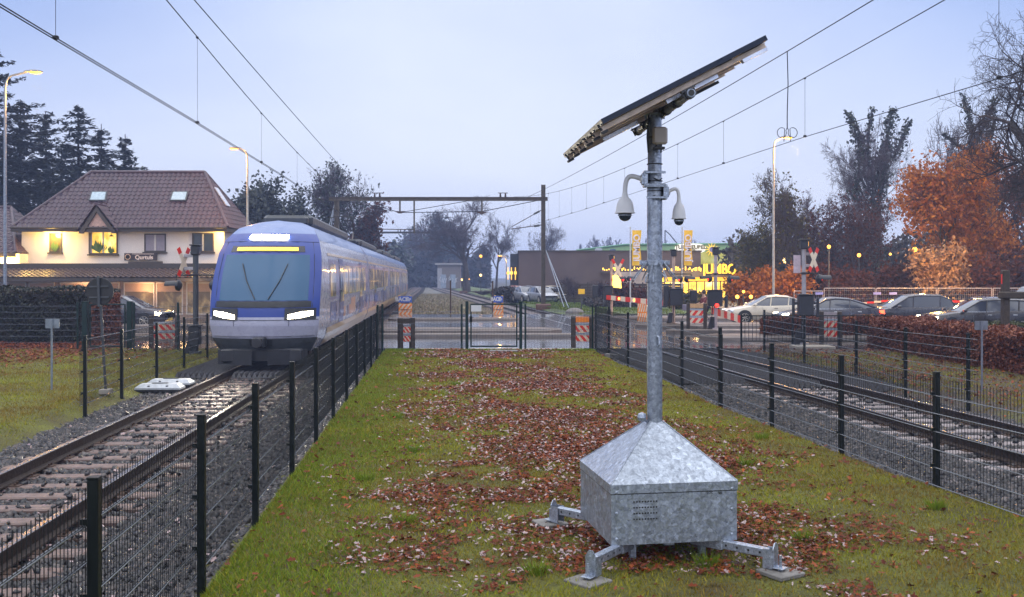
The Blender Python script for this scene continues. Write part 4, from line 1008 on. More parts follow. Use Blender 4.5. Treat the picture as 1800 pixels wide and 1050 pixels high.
catenary('contact and messenger wires hung over the right track behind the mast', cr, lambda y: float(np.interp(y, [3, 14.3, 22, 49, 60, 77, 150], [5.42, 5.44, 5.58, 5.75, 5.9, 6.1, 5.8])),
         lambda y: max(6.8 + .00105 * (y - 33) ** 2, 0) if y < 77 else 8.8 - (y - 77) * .01, lambda y: 0.0, dr, 5, 150, twin=False)
def single(label, pts, r=.012, name='power_cable'):
    o0 = pts[0]; mb = MB(); wire(mb, pts, r); return mk(name, mb, m_wire, off=o0, label=label, category='cable')
single('upper feeder cable high over the left track', [(PX(480, 30) - .0763 * (y - 30), y, 8.17 + .0004 * (y - 40) ** 2 * .3) for y in np.linspace(8, 77, 20)])
single('upper feeder cable running behind the mast high on the right', [(9.25 - .118 * y, y, 7.72 + .0003 * (y - 34) ** 2) for y in np.linspace(8, 77, 24)])
# jumper cable with two loops down to the contact wire
Yj = 23.0; xj = cr(Yj); zj0 = 7.75; zj1 = 5.6
t = thing('jumper_cable', 'vertical jumper cable ending in two small loops at the contact wire', 'cable', (xj, Yj, zj1)); off = (xj, Yj, zj1)
mb = MB()
wire(mb, [(xj, Yj, 7.76), (xj + .02, Yj, 7.0), (xj, Yj, 6.3), (xj, Yj, 5.95)], .012); mk('cable', mb, m_wire, t, off=off)
for s in (-1, 1):
    mb = MB(); pts = []
    for k in range(15):
        a = -math.pi / 2 + 2 * math.pi * k / 14 * .92; pts.append((xj + s * (.14 + .095 * math.sin(a * 1) * -1 if False else xj * 0 + .13 + .09 * math.cos(a)) if False else xj + s * (.13 + .08 * math.cos(a)), Yj, 5.83 + .13 * math.sin(a)))
    pts = [(xj, Yj, 5.95)] + [(xj + s * (.13 - .11 * math.cos(a)), Yj, 5.83 + .12 * math.sin(a)) for a in [math.pi * (.15 - k * .155) + 0 for k in range(13)]] + [(xj + s * .08, Yj, 5.62)]
    wire(mb, pts, .009); mk('loop', mb, m_wire, t, off=off)
# wires on the portals
t = thing('suspension_wire', 'sagging cross wires tied between the hangers of the near portal', 'cable', (XR, Yp, zB)); off = (XR, Yp, zB)
mb = MB(); za_, zb2 = PZ(374, Yp), PZ(372, Yp)
wire(mb, [(XL + 3, Yp, zB - .5), (PX(703, Yp), Yp, za_), (PX(847, Yp), Yp, zb2)], .03)
wire(mb, [(PX(703, Yp), Yp, za_), (PX(830, Yp), Yp, zB - .1)], .025); wire(mb, [(PX(847, Yp), Yp, zb2), (PX(948, Yp), Yp, zB - .1)], .03); mk('cross_wire', mb, m_wire, t, off=off)
mb = MB()
wire(mb, [(PX(600, Yp), Yp, PZ(352, Yp)), (PX(690, Yp), Yp, PZ(372, Yp))], .02)
mk('stay_wire', mb, m_wire, t, off=off)
t = thing('registration_arm', 'insulated arm holding the contact wire from the portal hanger', 'catenary arm', (PX(728, Yp), Yp, PZ(404, Yp)))
mb = MB(); mb.cyl((0, 0, 0), (-3.0, 0, .05), .035, n=8); mk('arm', mb, m_rust, t); mb = MB(); mb.cyl((-.2, 0, .003), (-.5, 0, .008), .08, n=10); mk('insulator', mb, m_darkgrey, t)
t = thing('registration_arm', 'arm reaching from the portal post to the right contact wire', 'catenary arm', (XR, Yp, 6.2))
mb = MB(); mb.cyl((0, 0, 1.6), (-2.5, 0, .2), .03, n=8); mb.cyl((0, 0, .35), (-2.6, 0, 0), .035, n=8); mk('arm', mb, m_rust, t); mb = MB(); mb.cyl((-.3, 0, .3), (-.75, 0, .24), .09, n=10); mb.cyl((-.3, 0, 1.43), (-.75, 0, 1.2), .08, n=10); mk('insulator', mb, m_darkgrey, t)
for nm, P in (('guy wires staying the right portal post', [((XR + .2, Yp, PZ(440, Yp)), (PX(1000, 73), 73, 0)), ((XR + .2, Yp, PZ(440, Yp)), (PX(992, 74), 74, 0))]),
              ('guy wires staying the left portal post', [((XL - .2, Yp, zB - .5), (XL - 1.6, 74, 0)), ((XL - .2, Yp, zB - .7), (XL - 1.0, 74, 0))])):
    mb = MB()
    for a, b_ in P: mb.tube([a, b_], .035, 6)
    mk('guy_wire', mb, m_galv2, off=P[0][1], label=nm, category='guy wire')

# ------------------------------------------------------------------ level-crossing equipment
m_cab = M('dark_cabinet', (.022, .022, .028), .4, 0, .2)
m_mastl = M('pale_mast', (.35, .33, .36), .4, .2, .15)
def signal(mb_parent, t, x, y, z, face, lit=True, off2=0, s=1.0):
    """round backboard, hooded lamp; face = +1 looks to +X"""
    a = 0
    mb = MB(); mb.lathe([(.16 * s, -.05), (.17 * s, -.02), (.17 * s, .04), (.10 * s, .10), (.05 * s, .12)], (0, 0, 0), 16, axis='X')
    mb.v = [((x - face * vx), y + vy, z + vz) for vx, vy, vz in mb.v]
    n0 = mb.n
    rows = []
    for f in (0, 1):
        rows.append([(x + face * (.05 + f * .34 * s), y + .15 * s * math.cos(a_), z + (.15 * s) * math.sin(a_) - f * .02) for a_ in [math.pi * (k / 8) for k in range(9)]])
    mb.grid(rows)
    o = mk('signal_head', mb, m_cab, t)
    if lit:
        m2 = MB(); m2.lathe([(.10 * s, 0), (.08 * s, .03), (.0, .04)], (0, 0, 0), 14, axis='X'); m2.v = [(x + face * (.052 + vx), y + vy, z + vz) for vx, vy, vz in m2.v]
        mk('lamp', m2, m_redl, o)
def andreas(t, x, y, z, rz, s=.62):
    """crossed red and white boards"""
    g_ = mk('crossbuck', MB(), m_white, t); bpy.data.objects.remove(g_)
    mb = MB(); w = .16
    for sg in (-1, 1):
        for k, mi in ((-1, 1), (-.5, 0), (0, 0), (.5, 0), (1, 1)):
            pass
        n = 5
        for k in range(n):
            f0, f1 = -1 + 2 * k / n, -1 + 2 * (k + 1) / n; mi = 1 if k in (0, n - 1) else 0
            a = R(60) * sg if True else 0
            def P(f, o): 
                dx, dz = math.cos(a), math.sin(a); lx = f * s * dx - o * dz; lz = f * s * dz + o * dx
                return (x + lx * math.cos(rz), y + lx * math.sin(rz) + (.012 if sg > 0 else 0), z + lz)
            mb.prism([P(f0, -w / 2), P(f1, -w / 2), P(f1, w / 2), P(f0, w / 2)], (0.0, .01, 0), mi)
    return mk('crossbuck', mb, [m_refw, m_refr], t)
def mast(label, X, Y, base_z, top, cross=None, sig=(), cab=None, cabz=1.3, mat=None, r=.075, lampbox=True, litbox=False, armz=None, armspan=None):
    t = thing('crossing_mast', label, 'crossing signal', (X, Y, base_z), group='level crossing masts'); H_ = top - base_z
    mb = MB(); mb.tube([(0, 0, -.1), (0, 0, H_ - .3)], r, 14); mb.cyl((0, 0, 0), (0, 0, .08), r * 2.2, n=14); mk('mast', mb, mat or m_mastl, t, smooth=False)
    mb = MB(); mb.bevbox((0, 0, H_ - .15), (.26, .26, .3), .03); mb.bevbox((0, 0, H_ + .015), (.32, .32, .04), .01); hb = mk('bell_housing', mb, m_cab, t)
    if litbox:
        mb = MB(); mb.bevbox((.135, 0, H_ - .12), (.02, .16, .16), .004); mk('lamp', mb, m_lampfar, hb)
    if cross: andreas(t, cross[0], -.05, cross[1] - base_z, R(cross[2]), cross[3]); mbc = MB(); mbc.bevbox((cross[0] / 2, -.02, cross[1] - base_z + .2), (abs(cross[0]), .05, .10), .01); mk('sign_bracket', mbc, m_mastl, t); mbc = MB(); mbc.bevbox((cross[0] / 2, -.02, cross[1] - base_z - .2), (abs(cross[0]), .05, .10), .01); mk('sign_bracket', mbc, m_mastl, t)
    if armz:
        mb = MB(); mb.bevbox(((armspan[0] + armspan[1]) / 2, 0, armz - base_z), (armspan[1] - armspan[0], .06, .05), .01); mb.lathe([(.06, -.04), (.12, -.01), (.12, .03), (.05, .06)], (0, 0, armz - base_z), 16)
        for x in armspan: mb.bevbox((x, 0, armz - base_z - .1), (.04, .05, .2), .01)
        mk('cross_arm', mb, m_cab, t)
    for (x, z, f, lit) in sig: signal(None, t, x, 0, z - base_z, f, lit)
    if cab:
        mb = MB(); mb.bevbox((cab[2], -.08, cabz - base_z), (cab[0], .3, cab[1]), .03); mb.bevbox((cab[2], -.08, cabz - base_z + cab[1] / 2 + .02), (cab[0] + .06, .36, .04), .01); c_ = mk('drive_cabinet', mb, m_cab, t)
        mb = MB(); mb.tube([(cab[2] - .1, -.1, cabz - base_z - cab[1] / 2), (cab[2] - .14, -.1, .5), (cab[2] - .1, -.08, .1)], .02, 6); mk('hose', mb, m_rubber, c_)
        mb = MB(); mb.prism([(-.34, -.05, .0), (-.02, -.05, .0), (-.06, -.05, .55), (-.22, -.05, .55)], (0, .2, 0)); mk('counterweight', mb, m_cab, t)
    return t
# A: far left of the right-hand group
YA = 55.5
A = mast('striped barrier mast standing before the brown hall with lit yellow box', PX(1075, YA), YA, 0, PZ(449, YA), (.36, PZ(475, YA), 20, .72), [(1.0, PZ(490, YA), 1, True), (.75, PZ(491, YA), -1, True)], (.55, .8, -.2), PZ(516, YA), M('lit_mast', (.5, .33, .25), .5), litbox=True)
mb = MB(); mb.prism([(.05, -.16, PZ(505, YA) - .0), (.55, -.16, PZ(507, YA)), (.52, -.16, PZ(494, YA)), (.35, -.16, PZ(485, YA)), (.05, -.16, PZ(485, YA))], (0, .1, 0)); mk('bright_board', mb, E('bright_yellow_panel', (1, .72, .12), 2.2), A)  # yellow board brightened by emission
mb = MB(); mb.bevbox((-.95, -.1, PZ(512, YA)), (.32, .25, .7), .03); mk('side_cabinet', mb, m_cab, A)
# its barrier arm
def arm(label, p, q, n, w=.14, lights=0, skirt=None):
    t = thing('boom_barrier', label, 'boom barrier', p, group='red and white boom barriers'); p_, q_ = Vector(p), Vector(q); d = q_ - p_
    for mi, mt in ((0, m_refr), (1, m_refw)):
        mb = MB()
        for k in range(n):
            if k % 2 == mi:
                a, b_ = d * (k / n), d * ((k + 1) / n); mb.prism([(a.x, a.y, a.z - w / 2), (b_.x, b_.y, b_.z - w / 2), (b_.x, b_.y, b_.z + w / 2), (a.x, a.y, a.z + w / 2)], (0, .06, 0))
        mk('red_stripes' if mi == 0 else 'white_stripes', mb, mt, t)
    for k in range(lights):
        a = d * ((k + .9) / (lights + .6)); mb = MB(); mb.lathe([(.08, 0), (.07, -.04), (.0, -.06)], (a.x, a.y - .01, a.z), 12, axis='Y'); mk('arm_lamp', mb, E('arm_lamp', (1, .40, .08), 2.5), t)
    if skirt:
        mb = MB(); f0, f1, hgt = skirt; a, b_ = d * f0, d * f1; mb.bevbox(((a.x + b_.x) / 2, (a.y + b_.y) / 2 - .03, (a.z + b_.z) / 2 - w / 2 - hgt / 2), (abs(b_.x - a.x), .03, hgt), .004)
        xa, xb = sorted((a.x, b_.x)); zz = (a.z + b_.z) / 2 - w / 2
        stripes(mb, xa + .01, xb - .01, zz - hgt + .01, zz - hgt * .52, (a.y + b_.y) / 2 - .046, 4, .1); stripes(mb, xa + .01, xb - .01, zz - hgt * .45, zz - .01, (a.y + b_.y) / 2 - .046, 4, .1)
        mk('skirt_board', mb, [m_refo, m_refw], t)
arm('long barrier arm with small orange lamps left of the mast', (PX(1066, 54.6), 54.6, PZ(523, 54.6)), (PX(1165, 48), 48, PZ(533, 48)), 11, .26, 3, (.55, .78, .95))
arm('short striped barrier arm beside the bonnet of the white car', (PX(1251, 44), 44, PZ(546, 44)), (PX(1303, 38.8), 38.8, PZ(562, 38.8)), 9, .3, 0)
# B: just right of the pole
YB = 46.5
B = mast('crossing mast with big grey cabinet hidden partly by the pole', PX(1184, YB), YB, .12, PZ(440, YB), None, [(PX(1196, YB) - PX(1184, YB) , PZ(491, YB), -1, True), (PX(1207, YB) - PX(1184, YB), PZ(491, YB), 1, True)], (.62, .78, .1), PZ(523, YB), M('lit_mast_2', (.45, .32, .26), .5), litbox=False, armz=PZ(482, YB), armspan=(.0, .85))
mb = MB(); mb.bevbox((-.36, 0, PZ(521, YB) - .1), (.25, .3, 1.0), .03); mk('side_cabinet', mb, m_cab, B)
mb = MB(); mb.bevbox((.95, .0, PZ(521, YB) - .1), (.34, .3, .55), .03); mk('side_cabinet', mb, m_cab, B)
mb = MB(); mb.bevbox((.62, 0, PZ(521, YB) - .1), (.3, .12, .12), .02); mk('shaft', mb, m_cab, B)
# C: in front of the shop letters
YC = 41.8
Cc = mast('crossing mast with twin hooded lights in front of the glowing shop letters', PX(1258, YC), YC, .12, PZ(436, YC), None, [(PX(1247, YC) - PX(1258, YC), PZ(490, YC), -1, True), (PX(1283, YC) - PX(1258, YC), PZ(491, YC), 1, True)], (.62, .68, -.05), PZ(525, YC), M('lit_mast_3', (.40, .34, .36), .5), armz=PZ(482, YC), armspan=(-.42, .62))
mb = MB(); mb.bevbox((PX(1276, YC) - PX(1258, YC), -.05, PZ(531, YC) - .12), (.12, .2, .5), .02); mk('side_cabinet', mb, m_cab, Cc)
mb = MB(); mb.lathe([(.09, 0), (.07, -.03), (0, -.05)], (0.0, -.26, PZ(537, YC) - .12), 12, axis='Y'); mk('lamp', mb, m_redl, Cc)
# D: nearest, right
YD = 33.4
D = mast('nearest grey crossing mast on a slab with black box right of the railing', PX(1413, YD), YD, .05, PZ(423, YD), (.33, PZ(457, YD), 35, .46), [(PX(1440, YD) - PX(1413, YD) + .0, PZ(491, YD), 1, True)], (.50, .70, .03), PZ(537, YD), m_mastl, litbox=True, armz=PZ(481, YD), armspan=(0, .5))
mb = MB(); mb.bevbox((-.22, .05, PZ(467, YD)), (.24, .04, .62), .004); mk('name_plate', mb, M('pinkish_plate', (.5, .4, .45), .5), D)
mb = MB(); mb.bevbox((.0, .0, -.18 - .05), (1.3, .9, .0 + .1), .01); 
o = mk('base_slab', mb, m_conc, D); o.location = (0.1, -.6, .2)
mb = MB()
for s in (-1, 1): mb.bevbox((s * .42 + .03, -.1, PZ(541, YD) - .05), (.09, .06, .66), .01); mb.bevbox((s * .34 + .03, -.1, PZ(533, YD) - .05), (.14, .05, .08), .01)
mk('side_guard', mb, m_cab, D)
# E: left of the train
YE = 30.2
Ee = mast('dark crossing mast with hooded lights left of the train', PX(344, YE), YE, 0, PZ(432, YE), (-.36, PZ(461, YE), 70, .50), [(-.55, PZ(502, YE), -1, False), (.55, PZ(502, YE), 1, True)], (.34, .6, -.0), PZ(590, YE), m_darkgrey, r=.085, armz=PZ(484, YE), armspan=(-.6, .6))
# dark post with crossbar on the far right
t = thing('timber_post', 'thick black post with a crossbar rising from the hedge at the right edge', 'post', (PX(1767, 27.5), 27.5, 0))
mb = MB(); mb.bevbox((0, 0, PZ(475, 27.5) / 2 - .1), (.19, .19, PZ(475, 27.5) + .2), .02); mk('post', mb, m_wood, t)
mb = MB(); mb.bevbox((.9, -.12, PZ(519, 27.5)), (2.3, .14, .2), .03); mk('crossbar', mb, m_wood, t)
mb = MB(); mb.bevbox((-.1, 0, PZ(491, 27.5)), (.012, .06, .28), .004); mk('reflector', mb, m_refr, t)
# yellow plate and stakes beyond the road
def stake(label, px, Y, h, mat, plate=None):
    t = thing('marker_post', label, 'marker post', (PX(px, Y), Y, -.05)); mb = MB(); mb.bevbox((0, 0, h / 2), (.09, .07, h), .01); mk('post', mb, mat, t)
    mb = MB()
    if plate: mb.bevbox((0, -.06, h + .1), plate[:2] + (plate[2],), .01); mk('plate', mb, plate[3], t)
    else: mb.bevbox((0, -.01, h), (.13, .09, .05), .01); mk('cap', mb, m_darkgrey, t)
stake('post with a small yellow plate before the brown hall', 1022, 66, PZ(514, 66), m_darkgrey, (.45, .03, .35, m_yellow))
stake('thin brown stake in the scrub between the tracks', 792, 64.5, 2.2, m_rust)
stake('second thin dark stake beside the right track', 866, 66, 2.15, m_rust)
t = thing('track_stone', 'low rounded grey stone beside the right track beyond the road', 'stone', (PX(1010, 63.5), 63.5, -.02))
mb = MB(); mb.lathe([(.62, 0), (.6, .15), (.45, .3), (.2, .38), (0, .4)], (0, 0, 0), 14); mk('stone', mb, m_concd, t)
# black railing on the right
def railing(label, x0, x1, Y, h, ps):
    t = thing('railing', label, 'railing', (x0, Y, 0)); off = (x0, Y, 0)
    for x in ps: mb = MB(); mb.bevbox((x, Y, h / 2), (.06, .06, h + .04), .006); mk('post', mb, m_black, t, off=off)
    mb = MB(); mb.bevbox(((x0 + x1) / 2, Y, h - .03), (x1 - x0, .04, .04), .004); mb.bevbox(((x0 + x1) / 2, Y, .17), (x1 - x0, .04, .04), .004); mk('rail', mb, m_black, t, off=off)
    mb = MB(); x = x0 + .13
    while x < x1: mb.cyl((x, Y, .17), (x, Y, h - .03), .009, n=6); x += .13
    mk('bars', mb, m_black, t, off=off)
railing('black bar railing beside the footpath right of the pole', PX(1303, 33.6), PX(1556, 33.6), 33.6, 1.08, [PX(p, 33.6) for p in (1303, 1393, 1475, 1556)])
# construction fence with tape
t = thing('site_fence', 'galvanised site fence hung with red and white tape behind the cars', 'fence', (PX(1395, 57), 57, 0)); off = (PX(1395, 57), 57, 0)
m_hw = M('site_fence_steel', (.42, .36, .34), .5, .5)
xs_ = [PX(p, 57) for p in (1395, 1448, 1540, 1648, 1745, 1850)]
for i in range(len(xs_) - 1):
    a, b_ = xs_[i] + .03, xs_[i + 1] - .06; z0, z1 = .1, PZ(512 - (i > 0) * 5, 57)
    mb = MB(); 
    for x in (a, b_): mb.cyl((x, 57, 0), (x, 57, z1), .028, n=8)
    for z in (z0, z1): mb.cyl((a, 57, z), (b_, 57, z), .028, n=8)
    fr_ = mk('frame', mb, m_hw, t, off=off)
    mb = MB(); x = a
    while x < b_: mb.cyl((x, 57, z0), (x, 57, z1), .005, n=3, caps=False); x += .12
    z = z0
    while z < z1: mb.cyl((a, 57, z), (b_, 57, z), .005, n=3, caps=False); z += .25
    mk('mesh_panel', mb, m_hw, t, off=off)
mb = MB(); x = xs_[1]; k = 0
while x < xs_[-1] - .5:
    sag = .08 * math.sin((x - xs_[0]) * 1.4); mb.bx(x, x + .42, 56.93, 56.945, PZ(533, 57) + sag, PZ(533, 57) + sag + .11, k % 2); x += .42; k += 1
mk('barrier_tape', mb, [m_refr, m_refw], off=(xs_[1], 56.9, 1), label='red and white barrier tape strung along the site fence', category='tape')
for px_, lb in ((1440, 'blue label plate on the first site fence bay'), (1542, 'blue label plate on the middle site fence bay'), (1570, 'blue label plate right of the middle site fence bay')):
    mb = MB(); mb.bevbox((0, 0, 0), (.45, .02, .14), .004); o = mk('label_plate', mb, M('lavender_plate', (.35, .35, .75), .5), label=lb, category='plate'); o.location = (PX(px_, 56.9), 56.9, PZ(516, 56.9))
# ------------------------------------------------------------------ train
def car_paint(name, c, rough=.28, coat=.5, metal=.0): return M(name, c, rough, metal, .06, 2, coat=coat, rvar=.05)
TA = math.atan(.0763)
TR = thing('passenger_train', 'blue and white electric multiple unit train with lit headlights on the left track', 'train', (cl(25.0), 25.0, 0), TA)
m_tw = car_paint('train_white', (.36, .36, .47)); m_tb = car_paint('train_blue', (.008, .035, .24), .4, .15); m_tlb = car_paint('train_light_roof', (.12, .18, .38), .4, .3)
m_tb2 = car_paint('train_door_blue', (.05, .08, .30), .3); m_tsk = car_paint('train_skirt', (.62, .44, .26), .35); m_tlav = car_paint('train_lavender', (.26, .24, .42), .3); m_tor = car_paint('train_orange_block', (.60, .30, .22), .35)
m_twin, nt, b, _ = new_mat('train_window')
b.inputs['Base Color'].default_value = (.02, .025, .04, 1); b.inputs['Roughness'].default_value = .07
g = coords(nt); f_ = ramp(nt, noise(nt, g, .9, 3, .6), [(.40, (.02, .018, .02)), (.55, (.22, .15, .07)), (.72, (.75, .50, .20))])
nt.links.new(f_, b.inputs['Emission Color']); b.inputs['Emission Strength'].default_value = .55
m_wscr, nt, b, _ = new_mat('train_windscreen'); b.inputs['Base Color'].default_value = (.008, .075, .17, 1); b.inputs['Roughness'].default_value = .2; b.inputs['Coat Weight'].default_value = .1
prof = [(1.18, .42), (1.36, .75), (1.42, 1.15), (1.44, 1.9), (1.43, 2.55), (1.38, 3.05), (1.28, 3.42), (1.05, 3.78), (.62, 3.98), (.0, 4.03)]
def hw(z): return float(np.interp(z, [p[1] for p in prof], [p[0] for p in prof]))
def fz(z): return float(np.interp(z, [.3, .8, 1.2, 1.7, 2.3, 3.1, 3.5, 3.85, 4.03], [.28, .05, .0, .12, .42, .95, 1.35, 2.1, 2.9]))
def fy(x, z):
    w = max(.05, hw(z)); u = abs(x) / w
    return fz(z) + .62 * u ** 2.6
def frontpt(u, z, push=0): 
    w = hw(z) * u; return (w, fy(w, z) - push, z)
ZL = [.42, .6, .8, 1.0, 1.15, 1.35, 1.55, 1.75, 1.9, 2.2, 2.5, 2.8, 3.05, 3.25, 3.42, 3.6, 3.78, 3.9, 3.98, 4.02]
UL = [-1, -.93, -.82, -.65, -.4, -.15, .15, .4, .65, .82, .93, 1]
mb = MB()
rows = [[frontpt(u, z) for u in UL] for z in ZL]
base = mb.n; mb.grid(rows)
fi = 0
for j in range(len(ZL) - 1):
    for i in range(len(UL) - 1):
        z = (ZL[j] + ZL[j + 1]) / 2; u = abs((UL[i] + UL[i + 1]) / 2)
        mi = 1
        if z < .8: mi = 2
        elif z < 1.28: mi = 0
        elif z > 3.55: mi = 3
        mb.m[fi] = mi; fi += 1
nose = mk('nose', mb, [m_tw, m_tb, m_darkgrey, m_tlb], TR, smooth=True)
mb = MB(); pu = .012
mb.grid([[frontpt(u, z, pu) for u in [-.80, -.7, -.5, -.25, 0, .25, .5, .7, .80]] for z in [1.78, 2.0, 2.25, 2.5, 2.75, 3.0]]); ws = mk('windscreen', mb, m_wscr, TR, smooth=True)
mb = MB()
for sgn in (-1, 1): mb.tube([frontpt(sgn * .12, 1.82, .035), frontpt(sgn * .3, 2.3, .035), frontpt(sgn * .42, 2.75, .035)], .014, 6)
mk('wiper', mb, m_blackpl, ws)
mb = MB(); mb.grid([[frontpt(u, z, pu) for u in [-.86, -.7, -.5, -.25, 0, .25, .5, .7, .86]] for z in [1.60, 1.68, 1.765]]); mk('lower_screen_edge', mb, m_blackpl, ws, smooth=True)
mb = MB()
for z in (1.275, 3.36): mb.tube([frontpt(u, z, .004) for u in (-.99, -.9, -.8, -.6, -.3, 0, .3, .6, .8, .9, .99)], .007, 5)
for s in (-1, 1): mb.tube([frontpt(s * .88, z, .004) for z in (1.6, 2, 2.5, 3, 3.36)], .007, 5); mb.tube([frontpt(s * .5, z, .004) for z in (.85, 1.0, 1.27)], .006, 5)
mk('panel_joint_pattern', mb, m_blackpl, nose)
mb = MB(); mb.grid([[frontpt(u, z, .008) for u in [-.22, -.1, .1, .22]] for z in [.6, .68, .76]]); mk('grille', mb, m_blackpl, nose)
mb = MB(); mb.grid([[frontpt(u, z, pu) for u in [-.72, -.5, -.25, 0, .25, .5, .72]] for z in [3.07, 3.16, 3.24]]); mk('destination_display', mb, M('display_glass', (.02, .02, .03), .1), TR)
mb = MB(); mb.grid([[frontpt(u, z, .02) for u in [-.6, -.4, -.2, 0, .2, .4, .6]] for z in [3.11, 3.155, 3.20]]); mk('display_text', mb, E('amber_display', (1, .50, .05), 1.6), TR)
mb = MB(); mb.grid([[frontpt(u, z, .03) for u in [-.42, -.2, 0, .2, .42]] for z in [3.44, 3.50, 3.56]]); mk('headlight', mb, E('train_headlight', (1, .88, .62), 28), TR)
for s in (-1, 1):
    mb = MB(); mb.grid([[frontpt(s * u, z + (u - .7) * .22 + dz * (1 - abs(u - .7) * 1.6), .02) for u in [.48, .54, .62, .72, .82, .9]] for z, dz in [(1.40, -.07), (1.40, -.03), (1.41, .03), (1.41, .07)]]); h_ = mk('headlight', mb, E('train_headlight_low', (1, .88, .62), 30), TR)
    mb = MB(); mb.grid([[frontpt(s * u, z, .014) for u in [.42, .6, .8, .95]] for z in [1.27, 1.4, 1.58]]); mk('bezel', mb, m_blackpl, h_)
mb = MB(); mb.grid([[frontpt(u, z, .05) for u in [-.97, -.8, -.5, 0, .5, .8, .97]] for z in [.86, .95, 1.08, 1.12]]); mk('bumper', mb, m_tw, TR, smooth=True)
mb = MB(); mb.bevbox((0, -.05, .72), (.3, .7, .26), .03); mb.cyl((0, -.4, .72), (0, -.55, .72), .12, n=12); mb.bevbox((0, .3, .35), (2.1, .3, .35), .04)
for s in (-1, 1): mb.prism([(s * .2, -.1, .12), (s * 1.15, .35, .12), (s * 1.15, .35, .5), (s * .2, -.1, .5)], (0, .05, 0))
mk('coupler', mb, m_cab, TR)
def place(mb, y0, y1, z0, z1, s, d=.012, mi=0, nz=3):
    """panel following the body side"""
    rows = [[(s * (hw(z0 + (z1 - z0) * k / nz) + d), y, z0 + (z1 - z0) * k / nz) for y in (y0, y1)] for k in range(nz + 1)]
    mb.grid(rows, mi)
rnd = random.Random(5)
NC, CL = 4, 18.9
for c_ in range(NC):
    ya = 0 if c_ == 0 else c_ * CL + .25; yb = (c_ + 1) * CL - .25
    mb = MB(); PL = [(s_ * w, z) for s_, P in ((1, prof), (-1, prof[::-1][1:])) for (w, z) in P]
    if c_ == 0: st = [[(x, fy(x, z) if abs(x) > .01 else fz(z), z) for x, z in PL]] + [[(x, max(y, fy(x, z)), z) for x, z in PL] for y in (2.9, 6, 12, yb)]
    else: st = [[(x, y, z) for x, z in PL] for y in (ya, ya + 6, ya + 12, yb)]
    mb.grid(st); n = len(PL)
    for k in range(len(mb.f)):
        i = k % (n - 1); zc_ = (PL[i][1] + PL[i + 1][1]) / 2
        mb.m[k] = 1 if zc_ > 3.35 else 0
    mb.add(st[-1], [tuple(range(n))], 0)
    if c_: mb.add(st[0], [tuple(range(n - 1, -1, -1))], 0)
    body = mk('carriage_body', mb, [m_tw, m_tlb], TR, smooth=True)
    y1_ = ya + (3.3 if c_ == 0 else .5)
    # dark window band, windows, doors, lower colour blocks, skirt
    for s in (1, -1):
        mb = MB(); place(mb, y1_ - .2, yb - .2, 1.72, 2.92, s, .006); mk('window_band', mb, m_tlav, body)
        doors = [y1_ + 2.6, y1_ + 10.6] if c_ in (0, 3) else [y1_ + 3.2, y1_ + 11.6]
        for d_ in doors:
            mb = MB(); place(mb, d_, d_ + 1.35, .95, 2.98, s, .016, nz=6); dr_ = mk('door', mb, m_tb2, TR, smooth=True)
            for q in (0, 1):
                mb = MB(); place(mb, d_ + .12 + q * .62, d_ + .6 + q * .62, 1.6, 2.75, s, .022); mk('door_window', mb, m_twin, dr_)
        y = y1_
        while y < yb - 1.8:
            w = 1.45
            if not any(d_ - w - .05 < y < d_ + 1.4 for d_ in doors):
                mb = MB(); place(mb, y, y + w, 1.82, 2.78, s, .014); mk('window', mb, m_twin, TR, smooth=True); y += w + .22
            else: y += .15
        y = y1_; k = 0
        mb = MB()
        while y < yb - 1.0:
            w = rnd.choice([.7, 1.1, 1.6])
            if not any(d_ - w - .02 < y < d_ + 1.37 for d_ in doors):
                place(mb, y, y + w - .02, 1.08, rnd.choice([1.42, 1.66, 1.66]), s, .010, rnd.choice([0, 1, 2, 0])); y += w + rnd.choice([0, .6])
            else: y += .1
        if mb.n: mk('livery_block', mb, [m_tlav, m_tor, m_tb2], body)
        mb = MB(); place(mb, y1_ - .6, yb, .45, .94, s, .012); mk('side_skirt', mb, m_tsk, body)
        mb = MB(); place(mb, y1_ - .4, yb - .1, 3.02, 3.10, s, .01); mk('light_strip', mb, m_tsk, body)
    # roof equipment
    mb = MB(); mb.bevbox((0, ya + CL * .5 + 1, 4.12), (1.5, CL * .62, .34), .08); mb.bevbox((0, ya + CL * .2 + 1.5, 4.1), (1.3, 2.2, .26), .06)
    for k in range(9): mb.bevbox((0, ya + CL * .25 + 1 + k * 1.2, 4.31), (1.1, .7, .05), .02)
    mk('roof_unit', mb, m_darkgrey, TR)
    for q in ((2.8, 15.8) if c_ == 0 else (2.4, 15.8)):
        yb_ = ya + q; bg = MB(); bg.bevbox((0, yb_, .48), (2.1, 2.6, .22), .05); bo = mk('bogie', bg, m_cab, TR)
        for dy in (-1.1, 1.1):
            for s in (-1, 1):
                mb = MB(); mb.lathe([(.44, -.06), (.46, -.05), (.43, .03), (.15, .06), (.12, .1)], (0, 0, 0), 20, axis='X'); mb.v = [(s * .75 + (x * s), y + yb_ + dy, z + .45) for x, y, z in mb.v]; mk('wheel', mb, m_rust, bo)
    if c_ < NC - 1:
        mb = MB()
        for k in range(5): mb.grid([[(x * .86, y, .6 + (z - .42) * .88) for x, z in PL] for y in (yb + k * .1, yb + .05 + k * .1)]); 
        mk('gangway', mb, m_rubber, TR)
